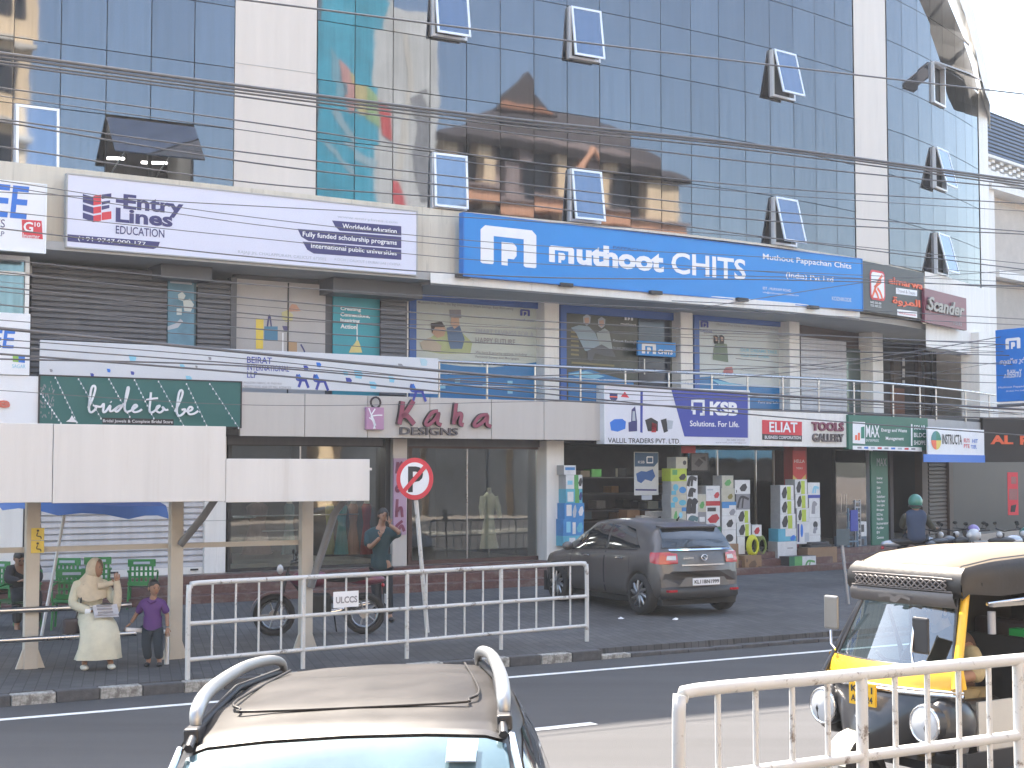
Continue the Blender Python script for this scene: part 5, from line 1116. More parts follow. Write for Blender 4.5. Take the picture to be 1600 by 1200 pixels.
for (ua, va, ub, vb, y, r) in ((-40, 958, 205, 944, -.10, .035), (-40, 1004, 212, 989, -.42, .032)):
    xa, za = fs.uv(ua, va, y); xb, zb = fs.uv(ub, vb, y)
    part('bench_rail', MB().tube([(xa - 1, y, (za + zb) / 2), (xb, y, (za + zb) / 2)], r, 12), m_steel, sh, fs.M)
x = fs.x(252, 1000, -.2); part('bench_leg', MB().tube([(x, -.42, .1), (x, -.42, .52), (x - .5, -.42, .57)], .03, 10), mat('white_tube', (.7, .7, .7), .4), sh, fs.M)
for (u, v0, v1) in ((59, 825, 844), (59, 845, 864)):
    x = fs.x(u, 840, -.07); z0, z1 = fs.z(u, v1, -.07), fs.z(u, v0, -.07)
    st = thing('sticker', 'yellow accessibility sticker on the leftmost shelter post, ' + ('upper one' if v0 < 830 else 'lower one'), 'sticker', fs.M, 'post stickers'); part('sheet', MB().box(x - .075, x + .075, -.068, -.064, z0, z1), k_yel, st, fs.M)
    mb = MB(); zc = (z0 + z1) / 2; disc(mb, (x, zc + .04), .014, -.072); stroke(mb, [(x, zc + .02), (x - .01, zc - .02), (x + .03, zc - .03), (x + .04, zc - .055)], .012, -.072); part('pictogram', mb, k_black, st, fs.M)

# ------------------------------------------------------------ parasol behind the shelter
pp_ = atZ(88, 922, .2); h_ = 2.35
pz_ = pat(105, 800, 20.3); t = thing('parasol', 'blue and green striped parasol tilted above the green chairs', 'parasol', Matrix.Translation((pz_.x, pz_.y, .16)))
um = MB(); rows = []
for j, (rr_, zz) in enumerate(((.02, 2.35), (.45, 2.28), (.8, 2.16), (1.08, 2.02), (1.13, 1.9))):
    rows.append([(rr_ * (1.0 + (.03 if k % 3 == 0 else -.01)) * math.cos(2 * math.pi * k / 24), rr_ * math.sin(2 * math.pi * k / 24), zz - (.05 if (k % 3 == 0 and j == 4) else 0)) for k in range(24)])
Mu = WM[t.name] @ Matrix.Rotation(R(4), 4, 'Y') @ Matrix.Translation((.1, 0, -.12))
part('canopy', MB().grid(rows[:3], True, True), mat('parasol_green', (.10, .32, .22), .7), t, Mu); part('canopy', MB().grid(rows[2:4], True, True), mat('parasol_navy', (.02, .05, .16), .7), t, Mu); part('valance', MB().grid(rows[3:], True, True), mat('parasol_blue', (.045, .12, .33), .7), t, Mu)
part('pole', MB().tube([(-.3, -.1, 0), (.05, 0, 2.2)], .022, 8), mat('white_tube', (.7, .7, .7), .4), t)
for k in range(8): part('rib', MB().tube([(0, 0, 2.3), (1.08 * math.cos(k * math.pi / 4), 1.08 * math.sin(k * math.pi / 4), 1.97)], .008, 5), m_steel, t, Mu)

# ------------------------------------------------------------ green plastic chairs
m_gch = mat('green_plastic', (.02, .19, .05), .35, var=.08)
def chair(M, label):
    t = thing('plastic_chair', label, 'chair', M, 'green plastic chairs behind the shelter')
    part('seat', MB().grid([[(x, y, .43 + .02 * (abs(x) > .2) - .012 * (abs(x) < .1)) for x in (-.23, -.2, 0, .2, .23)] for y in (-.22, 0, .2)]).grid([[(x, y, .405) for x in (-.23, 0, .23)] for y in (-.22, .2)], flip=True), m_gch, t)
    bk = MB(); 
    for i in range(6):
        bk.box(-.19 + i * .07, -.155 + i * .07, .20, .225, .45, .78)
    bk.box(-.22, .22, .195, .23, .74, .86).box(-.22, .22, .195, .23, .43, .5)
    for z in (.56, .65): bk.box(-.2, .2, .2, .222, z, z + .03)
    part('backrest', bk, m_gch, t, bevel=.004)
    part('print', MB().box(-.13, .13, .188, .194, .78, .82).box(-.13, .13, .232, .236, .78, .82), k_mist, t)
    for x in (-.2, .2):
        for y in (-.19, .19): part('leg', MB().tube([(x, y, .42), (x * 1.12, y * 1.15, 0)], [.022, .016], 6), m_gch, t)
        part('armrest', MB().tube([(x * 1.1, -.18, .42), (x * 1.15, -.2, .63), (x * 1.15, .0, .66), (x * 1.08, .2, .66)], .018, 6), m_gch, t)
    return t
for i, (u, v, rot, lab) in enumerate(((112, 952, 175, 'green plastic chair with its back behind the seated woman'), (150, 950, 200, 'green plastic chair just right of the white printed one, behind the woman'), (108, 985, 10, 'green plastic chair facing away under the steel bench rail'), (30, 985, -15, 'green plastic chair at the left edge beside the first post'), (10, 960, 160, 'rear green plastic chair at the far left edge'), (222, 955, 190, 'green plastic chair behind the boy in purple'))):
    p = atZ(u, v, .15); chair(Matrix.Translation((p.x, p.y, .15)) @ Matrix.Rotation(R(rot), 4, 'Z'), lab)

# ------------------------------------------------------------ goods in front of the pump and tools shops
def box_thing(u0, u1, v0, v1, o, front, label, side=None, art=(), dep=.3, z=None, name='carton', group='boxes stacked outside the shops'):
    """carton standing so that its front covers u0..u1, v0..v1 at offset o"""
    f = Fr(B.hit(u0, (v0 + v1) / 2, o).xy, B.hit(u1, (v0 + v1) / 2, o).xy)
    z0, z1 = f.z((u0 + u1) / 2, v1), f.z((u0 + u1) / 2, v0)
    t = thing(name, label, 'box', f.M @ Matrix.Translation((0, 0, z0)), group)
    part('carton_body', MB().box(0, f.W, 0, dep, z0, z1), side or front, t, f.M, bevel=.004)
    part('label_face', MB().box(.004, f.W - .004, -.003, .0, z0 + .004, z1 - .004), front, t, f.M)
    H = z1 - z0
    for kind, a, b_, c_, d_, m in art:                   # fractions of the face
        mb = MB(); X0, X1, ZA, ZB = f.W * a, f.W * b_, z0 + H * c_, z0 + H * d_
        if kind == 'r': mb.poly([(X0, ZA), (X1, ZA), (X1, ZB), (X0, ZB)], -.006)
        elif kind == 'd': mb.poly([(X0, (ZA * .6 + ZB * .4)), (X0 * .8 + X1 * .2, ZA), (X0 * .3 + X1 * .7, ZA), (X1, ZA * .5 + ZB * .5), (X0 * .2 + X1 * .8, ZB), (X0 * .6 + X1 * .4, ZB * .9 + ZA * .1)], -.007)
        elif kind == 'g': stroke(mb, [(X0, ZA), (X0 * .7 + X1 * .3, ZB), (X1, ZB * .8 + ZA * .2)], H * .16, -.007); stroke(mb, [(X0 * .5 + X1 * .5, ZB * .9 + ZA * .1), (X0 * .6 + X1 * .4, ZA)], H * .12, -.0075)
        elif kind == 'o': cx, cz = (X0 + X1) / 2, (ZA + ZB) / 2; disc(mb, (cx, cz), (X1 - X0) / 2, -.006, 16, (ZB - ZA) / 2)
        part('print', mb, m, t, f.M)
    return t
def bm(n, c): return mat('carton_' + n, c, .5, var=.12, scale=6)
cb_w, cb_y, cb_c, cb_b, cb_br, cb_r, cb_g, cb_k, cb_n = bm('white', (.62, .63, .64)), bm('lime', (.42, .52, .06)), bm('cyan', (.10, .38, .52)), bm('blue', (.05, .22, .50)), bm('brown', (.26, .16, .09)), bm('red', (.42, .03, .04)), bm('green', (.10, .32, .10)), bm('black', (.035, .035, .04)), bm('cream', (.45, .44, .36))
W3 = lambda k: (('r', .08, .5, .82, .92, k_grey), ('g', .3, .8, .2, .7, cb_k))
o1 = -.05
for (u0, u1, v0, v1, m, lab, art) in (
    (881, 900, 727, 742, cb_w, 'grey-white carton on top of the blue stack by the white pillar', (('r', .1, .9, .5, .8, cb_b),)),
    (884, 910, 742, 764, cb_w, 'white and green carton, second from the top by the white pillar', (('r', .5, .75, 0, 1, cb_g), ('d', .75, .98, .2, .8, cb_k), ('r', .1, .4, .3, .6, k_lb))),
    (884, 910, 764, 786, cb_c, 'cyan and green carton, third from the top by the white pillar', (('r', .55, .8, 0, 1, cb_g), ('d', .78, .98, .2, .8, k_navy), ('r', .1, .45, .1, .8, cb_w))),
    (882, 913, 786, 811, cb_b, 'crumpled blue and silver pack in the stack by the white pillar', (('r', .1, .35, .2, .9, cb_w), ('d', .4, .6, .1, .9, k_mist), ('d', .7, .95, .2, .8, cb_w))),
    (880, 912, 811, 837, cb_b, 'bright blue pack below the crumpled silver one by the white pillar', (('r', .15, .35, .2, .85, k_lb), ('r', .45, .6, .1, .8, cb_w), ('d', .65, .95, .2, .8, cb_c))),
    (880, 911, 837, 853, cb_c, 'lowest cyan pack by the white pillar, half hidden by the car', (('r', .3, .6, .2, .8, cb_w),)),
    (1056, 1074, 714, 732, cb_n, 'tan carton on top of the tall lime and cyan stack', (('o', .6, .9, .3, .7, cb_k),)),
    (1048, 1073, 732, 752, cb_y, 'lime green carton in the stack right of the hanging poster', (('d', .5, .95, .1, .6, cb_k), ('r', .1, .4, .5, .9, cb_g))),
    (1049, 1073, 752, 773, cb_n, 'cream carton with two cyan discs, upper of the pair', (('o', .1, .45, .3, .8, cb_c), ('o', .5, .95, .1, .6, cb_b), ('r', 0, .3, 0, .3, cb_c))),
    (1048, 1073, 773, 793, cb_n, 'cream carton with two cyan discs, lower of the pair', (('o', .1, .45, .4, .85, cb_c), ('o', .5, .95, .15, .6, cb_c), ('r', 0, .25, 0, .4, cb_c))),
    (1049, 1072, 793, 817, cb_n, 'cream carton with a dark green pump picture at the stack base', (('d', .15, .4, .1, .8, cb_g), ('r', .7, 1, .75, 1, cb_b), ('o', .5, .75, .3, .7, k_lb))),
    (1073, 1090, 743, 780, cb_w, 'narrow white carton with black drill pictures, left of the red one', (('g', .1, .9, .55, .9, cb_k), ('g', .2, .8, .1, .4, cb_k))),
    (1073, 1091, 780, 825, cb_w, 'narrow white carton with bent black tool pictures below the drill one', (('g', .1, .45, .5, .95, cb_k), ('g', .5, .9, .5, .95, cb_k), ('g', .1, .95, .05, .35, flatm('slate_green', (.08, .16, .18))))),
    (1103, 1125, 759, 783, cb_w, 'white carton with a small red machine, beside the green-topped stack', (('d', .55, .95, .2, .6, cb_r), ('r', .1, .5, .7, .8, k_mist))),
    (1103, 1125, 783, 823, cb_w, 'red and white carton with a red machine picture', (('r', 0, 1, .82, 1, cb_r), ('d', .1, .95, .15, .5, cb_r), ('r', .1, .7, .6, .75, cb_k))),
    (1090, 1103, 772, 800, cb_n, 'narrow cream carton between the drill carton and the red-banded one', (('d', .2, .8, .2, .6, cb_g),)),
    (1090, 1104, 800, 851, bm('grey', (.22, .22, .24)), 'narrow grey carton below the narrow cream one', (('r', .2, .8, .7, .85, cb_w),)),
    (1175, 1190, 820, 838, cb_w, 'small white carton above the yellow hose coil', (('d', .2, .8, .2, .8, cb_r),)),
    (1104, 1127, 824, 851, bm('dark_green', (.02, .13, .07)), 'dark green carton behind the hatchback window', ()),
    (1128, 1146, 743, 763, cb_n, 'grey-green carton on top of the blue-white stack', (('d', .2, .8, .2, .7, cb_g),)),
    (1127, 1148, 763, 784, cb_n, 'cream carton with an olive machine, second in the blue-white stack', (('d', .45, .85, .2, .6, bm('olive', (.20, .17, .04))),)),
    (1128, 1150, 784, 806, cb_w, 'white carton with a blue wave print in the middle of the stack', (('r', 0, 1, .75, 1, cb_b), ('d', .5, .95, .05, .5, k_grey), ('r', 0, .5, .55, .75, cb_b))),
    (1128, 1150, 806, 828, cb_w, 'white carton with a black machine, just under the blue wave one', (('d', .3, .8, .2, .75, cb_k),)),
    (1128, 1150, 828, 850, cb_w, 'white carton with a black wheel picture resting on brown cartons', (('o', .25, .8, .15, .7, cb_k),)),
    (1148, 1172, 750, 772, cb_w, 'white carton with a black pump, top of the white and lime stack', (('d', .3, .8, .2, .75, cb_k), ('r', .08, .13, .1, .3, cb_k))),
    (1150, 1172, 772, 796, bm('grey', (.22, .22, .24)), 'grey carton with a large black slanted tool', (('g', .1, .9, .1, .8, cb_k),)),
    (1150, 1172, 796, 817, cb_w, 'white and lime washer carton, upper one left of the yellow hose', (('r', .6, .85, 0, .9, cb_y), ('d', .15, .6, .1, .9, cb_k))),
    (1151, 1173, 817, 838, cb_w, 'white and lime washer carton, lower one left of the yellow hose', (('r', .6, .85, 0, .9, cb_y), ('d', .15, .6, .1, .9, cb_k))),
    (1152, 1164, 838, 866, cb_w, 'plain white carton standing under the washer cartons', ()),
    (1219, 1240, 758, 781, cb_w, 'top white and lime washer carton in the shorter right stack', (('r', .5, .78, 0, .9, cb_y), ('d', .1, .5, .1, .9, cb_k))),
    (1219, 1241, 781, 803, cb_w, 'middle white and lime washer carton in the shorter right stack', (('r', .5, .78, 0, .9, cb_y), ('d', .1, .5, .1, .9, cb_k))),
    (1219, 1243, 803, 826, cb_w, 'lowest white and lime washer carton in the shorter right stack', (('r', .5, .78, 0, .9, cb_y), ('d', .1, .5, .1, .9, cb_k))),
    (1216, 1244, 826, 846, cb_c, 'teal and white carton below the lime washer cartons', (('r', .4, 1, .4, 1, cb_w), ('d', .65, .95, .05, .5, k_blue))),
    (1215, 1245, 846, 874, cb_w, 'large plain white carton at the base of the shorter right stack', (('r', .5, .8, .6, .65, k_grey),)),
    (1242, 1261, 749, 772, cb_w, 'top washer carton in the taller stack against the red pillar', (('r', .5, .8, 0, .9, cb_y), ('d', .1, .5, .1, .9, cb_k))),
    (1243, 1262, 772, 794, cb_w, 'second washer carton in the taller stack against the red pillar', (('r', .5, .8, 0, .9, cb_y), ('d', .1, .5, .1, .9, cb_k))),
    (1245, 1264, 794, 815, cb_w, 'third washer carton in the taller stack against the red pillar', (('r', .4, .75, 0, .9, cb_y), ('d', .1, .4, .1, .9, cb_k))),
    (1245, 1265, 815, 850, cb_w, 'white carton with blue bottle pictures under the washer cartons', (('r', .05, .18, .1, .9, k_navy), ('o', .28, .48, .3, .9, k_blue), ('r', .6, .95, .1, .5, k_mist))),
    (1262, 1281, 754, 778, cb_w, 'white carton with a light blue drill and navy band, topmost on the right', (('r', 0, 1, 0, .2, k_dblue), ('g', .4, .9, .3, .7, k_lb))),
    (1264, 1281, 778, 809, cb_w, 'tall white carton with a grey lamp picture under the drill carton', (('g', .3, .7, .2, .75, k_grey),)),
    (1264, 1282, 809, 836, cb_w, 'white carton with a black round tool, second from the floor on the right', (('o', .35, .75, .4, .8, cb_k), ('g', .4, .7, .1, .4, k_grey))),
    (1264, 1282, 836, 858, cb_w, 'white carton with a small tap print at the floor on the right', (('r', .1, .2, .2, .5, cb_k), ('r', .3, .8, .3, .35, k_grey)))):
    box_thing(u0, u1, v0, v1, o1 if u0 < 1200 else o1 + .02, m, lab, side=bm('side', (.34, .35, .36)) if m in (cb_w, cb_n) else m, art=art)
BR = 'brown cartons on the shop steps'
BT = (('d', .2, .7, .2, .7, bm('brown_print', (.13, .08, .05))), ('r', .8, .9, .2, .32, bm('brown_print', (.13, .08, .05))), ('r', .08, .16, .6, .8, bm('brown_print', (.13, .08, .05))))
box_thing(1129, 1154, 850, 870, -.2, cb_br, 'brown carton under the white stack, behind the tail lamp', art=(), group=BR); box_thing(1134, 1154, 870, 893, -.3, bm('tan', (.34, .23, .14)), 'tan carton on the lowest step, right of the hatchback', group=BR)
box_thing(1164, 1190, 868, 893, -.35, cb_br, 'square brown carton with a black pump print alone on the steps', art=BT, group=BR)
box_thing(1233, 1275, 869, 889, -.5, cb_w, 'low green and white drill carton lying on the bottom step', side=cb_k, art=(('r', .0, .2, 0, 1, bm('dark_green', (.02, .13, .07))), ('r', .2, .48, .15, 1, cb_g), ('g', .6, .95, .2, .6, cb_g)), group=BR)
box_thing(1262, 1308, 855, 888, -.25, cb_br, 'big brown carton carrying a folded dark sheet', side=bm('brown_dark', (.15, .09, .055)), group=BR)
f = Fr(B.hit(1268, 850, -.2).xy, B.hit(1300, 850, -.2).xy); solo('folded_sheet', MB().box(0, f.W, .02, .3, f.z(1280, 855), f.z(1280, 851)).box(.03, f.W - .04, .04, .28, f.z(1280, 850.5), f.z(1280, 847)), mat('dark_sheet', (.06, .06, .065), .7, var=.3, bump=.5), 'folded dark sheet on top of the big brown carton', 'sheet', f.M, bevel=.01)
box_thing(1002, 1021, 806, 817, .8, cb_w, 'small white and blue carton inside the pump shop entrance', art=(('r', 0, 1, 0, .35, cb_b),)); box_thing(1021, 1042, 799, 818, .7, cb_w, 'white carton with a small pump picture just inside the entrance', art=(('d', .2, .6, .1, .6, cb_k),)); box_thing(980, 1000, 797, 818, 1.0, cb_br, 'brown carton in the dark pump shop entrance')
# hose reels
m_yh = mat('yellow_hose', (.55, .55, .03), .4); 
for (u, v, m, lab, o) in ((1177, 853, m_yh, 'yellow hose coil on a stand between the carton stacks', -.15), (1189, 853, mat('green_hose', (.16, .22, .04), .4), 'dark green hose coil beside the yellow one', .1)):
    p = B.hit(u, v, o); r0 = 16 / 2300 * p.y; t = thing('hose_reel', lab, 'hose', Matrix.Translation(p) @ Matrix.Rotation(R(28), 4, 'Z')); 
    for k in range(3): part('hose_coil', MB().tube([((r0 - .03 * k) * .62 * math.cos(a * math.pi / 8), -.03 * k + .03, (r0 - .03 * k) * math.sin(a * math.pi / 8)) for a in range(16)], .028, 6, True), m, t)
    part('stand', MB().tube([(-.12, 0, -r0 - .03), (0, 0, 0), (.12, 0, -r0 - .03)], .012, 5), m_black, t)
# ladders and trolleys in the tools shop
f = Fr(B.hit(1310, 800, .25).xy, B.hit(1345, 800, .25).xy)
def ladder(name, u0, u1, v0, v1, m, label, rung=5, cat='ladder', tilt=0):
    x0, x1 = f.x(u0), f.x(u1); z0, z1 = f.z(u0, v1), f.z(u0, v0); t = thing(name, label, cat, f.M)
    for x in (x0, x1): part('rail', MB().box(x - .015, x + .015, tilt, tilt + .04, z0, z1), m, t, f.M)
    for k in range(rung): z = z0 + (z1 - z0) * (k + .5) / rung; part('rung', MB().box(x0, x1, tilt, tilt + .08, z, z + .03), m, t, f.M)
    return t
ladder('step_ladder', 1334, 1342, 781, 858, mat('pale_grey_metal', (.36, .38, .42), .4, metal=.4), 'pale step ladder leaning by the dark shop door', 9)
t = ladder('platform_trolley', 1318, 1332, 794, 858, mat('blue_metal', (.16, .26, .36), .4, metal=.3), 'light blue platform trolley standing upright in the tools shop', 3, 'trolley', -.1)
part('deck', MB().box(f.x(1319.5), f.x(1330.5), -.13, -.1, f.z(1320, 830), f.z(1320, 797)), k_dblue, t, f.M)
for u in (1309, 1317): part('handle', MB().tube([(f.x(u), -.05, f.z(u, 772)), (f.x(u), -.05, f.z(u, 800))], .012, 6), m_steel, t, f.M)
for (u0, u1, v0, v1, m, lab) in ((1340, 1354, 815, 838, cb_w, 'white carton with dark picture by the shop door jamb'), (1340, 1354, 838, 858, bm('slate', (.08, .12, .17)), 'slate blue carton on the floor by the shop door jamb'), (1320, 1336, 838, 858, bm('slate', (.08, .12, .17)), 'slate blue carton under the trolley')):
    box_thing(u0, u1, v0, v1, .3, m, lab, art=(('r', .3, .7, .3, .8, cb_k),))
# wall pictures and hanging stock inside the glazed tools shop
def inside(fr, u0, u1, v0, v1, y, m, name='shelf_goods', par=bld): 
    return part(name, MB().box(fr.x(u0, 700, y), fr.x(u1, 700, y), y, y + .12, fr.z(u0, v1, y), fr.z(u0, v0, y)), m, par, fr.M)
stock = thing('shop_stock', 'rows of dim tool cartons and shelves inside the glazed tools shop', 'stock', FS3.M)
for k in range(60):
    u = rnd.uniform(1080, 1228); v = rnd.choice([735, 752, 770, 790, 812, 832]) + rnd.uniform(-2, 2); w_ = rnd.uniform(6, 14); y = rnd.uniform(.8, 1.8)
    inside(FS3, u, u + w_, v - rnd.uniform(7, 13), v, y, rnd.choice([cb_n, cb_g, cb_b, cb_w, cb_k, cb_r, bm('slate', (.08, .12, .17)), bm('teal_dark', (.02, .11, .11))]), 'carton', stock)
for v in (736, 754, 772, 792, 814, 834): part('shelf', MB().box(FS3.x(1075, 700, 1.2), FS3.x(1230, 700, 1.2), .8, 1.9, FS3.z(1150, v + 2, 1.2), FS3.z(1150, v, 1.2)), m_charcoal, stock, FS3.M)
t, f = board('framed_picture', 'dim framed chart of machine silhouettes high in the shop entrance', 'picture', 1080, 709, 1106, 735, bm('slate_grey', (.16, .16, .17)), .5, .03, edge=m_black)
ink(t, f, [[(1085, 725), (1092, 716), (1099, 722), (1092, 730)], [(1094, 715), (1102, 713), (1103, 721)]], cb_k)
t, f = board('red_board', 'small red board high on the pillar left of the tools shop', 'sign', 1066, 697, 1087, 708, bm('red', (.42, .03, .04)), .1, .04)

# ------------------------------------------------------------ clothes and mannequin in the dress shop windows
FSo = FS2
def dress(fr, u, v0, v1, wpx, y, m, label, arms=True, stand=True):
    x = fr.x(u, 800, y); z1, z0 = fr.z(u, v0, y), fr.z(u, v1, y); H = z1 - z0; w_ = wpx / 2300 * 30.3
    M_ = fr.M @ Matrix.Translation((x, y, z0)); t = thing('dress_display', label, 'mannequin', M_)
    prof = [(.5, 0), (.44, .12), (.34, .35), (.25, .52), (.24, .56), (.31, .68), (.34, .78), (.36, .84), (.22, .9), (.11, .93)]
    mb = MB(); rows = [[(w_ * r_ * (1 + .05 * math.sin(k * 2.1 + 9 * h)) * math.cos(2 * math.pi * k / 20), w_ * r_ * .55 * math.sin(2 * math.pi * k / 20), H * h) for k in range(20)] for r_, h in prof]
    part('dress', mb.grid(rows, True, True), m, t)
    if arms:
        for s in (-1, 1): part('sleeve', MB().tube([(s * w_ * .32, 0, H * .85), (s * w_ * .46, -.03, H * .68), (s * w_ * .5, -.08, H * .5)], [.07, .06, .04], 8), m, t)
    part('mannequin_neck', MB().tube([(0, 0, H * .9), (0, 0, H * 1.0)], [.06, .045], 8), mat('mannequin', (.50, .46, .40), .5), t)
    if stand: part('stand', MB().tube([(0, 0, -.32), (0, 0, .05)], .015, 6).lathe([(.0, -.32), (.14, -.32), (.14, -.30), (0, -.3)]), m_steel, t)
    return t
dress(FS2, 764, 762, 857, 32, .3, mat('sage_dress', (.62, .62, .48), .8, var=.15, scale=7), 'pale sage long dress on a mannequin in the right display window')
for (u, w_, c_, lab) in ((402, 46, (.20, .12, .11), 'brown striped gown hanging in the left display window'), (452, 24, (.12, .20, .22), 'slate green gown hanging left of the shelter post'), (515, 20, (.42, .42, .22), 'pale lime gown in the left display window'), (534, 24, (.10, .33, .38), 'turquoise gown in the left display window'), (552, 22, (.50, .28, .22), 'peach gown beside the man with the phone'), (573, 22, (.38, .035, .045), 'bright red gown behind the man with the phone')):
    dress(FS1, u, 778, 866, w_, .8 + .1 * (u % 3), mat('gown_%d' % u, c_, .8, var=.3, scale=8, streak=1), lab, arms=False, stand=False)
for (v, ua, ub, y) in ((809, 357, 400, .6), (807, 360, 560, .7), (830, 410, 470, .6)): part('clothes_rail', MB().tube([(FS1.x(ua, 800, y), y, FS1.z(ua, v, y)), (FS1.x(ub, 800, y), y, FS1.z(ua, v, y))], .014, 6), m_steel, bld, FS1.M)
part('display_ledge', MB().box(.1, FS1.W - .1, .2, 1.4, FLOOR, FLOOR + .12), m_acp, bld, FS1.M)
# dim stock deep in the open pump shop
for k in range(26):
    u = rnd.uniform(905, 1050); v = rnd.choice([745, 770, 795, 812]); w_ = rnd.uniform(9, 17); fq = wallfr(u, u + w_, rnd.uniform(1.6, 2.6)); z0, z1 = fq.z(u, v), fq.z(u, v - rnd.uniform(9, 15))
    part('carton', MB().box(0, fq.W, 0, .3, z0, z1), rnd.choice([cb_br, cb_n, bm('slate', (.08, .12, .17)), cb_k, cb_g, bm('slate_grey', (.16, .16, .17))]), stock, fq.M)
for v in (746, 771, 796, 813): fq = wallfr(900, 1056, 1.9); part('shelf', MB().box(0, fq.W, -.2, 1.0, fq.z(960, v + 2), fq.z(960, v)), m_charcoal, stock, fq.M)
# litter
for (u, v, s, lab) in ((1022, 1008, .09, 'crumpled white litter lying against the kerb by the drive entrance'), (1055, 969, .05, 'small white scrap on the paving behind the hatchback'), (970, 968, .05, 'pale leaf scrap on the paving left of the rear wheel'), (1290, 902, .08, 'white litter at the foot of the shop steps'), (1500, 890, .05, 'scrap of paper near the distant barrier')):
    p = atZ(u, v, .14 if v < 1000 else .01); mb = MB(); mb.ball((0, 0, s * .3), (s, s * .6, s * .35), 7, 4); mb.v = [(a + rnd.uniform(-.3, .3) * s, b + rnd.uniform(-.3, .3) * s, max(0, c + rnd.uniform(-.2, .2) * s)) for a, b, c in mb.v]; mb.sm = [False] * len(mb.sm)
    solo('litter', mb, k_white, lab, 'litter', Matrix.Translation(p))
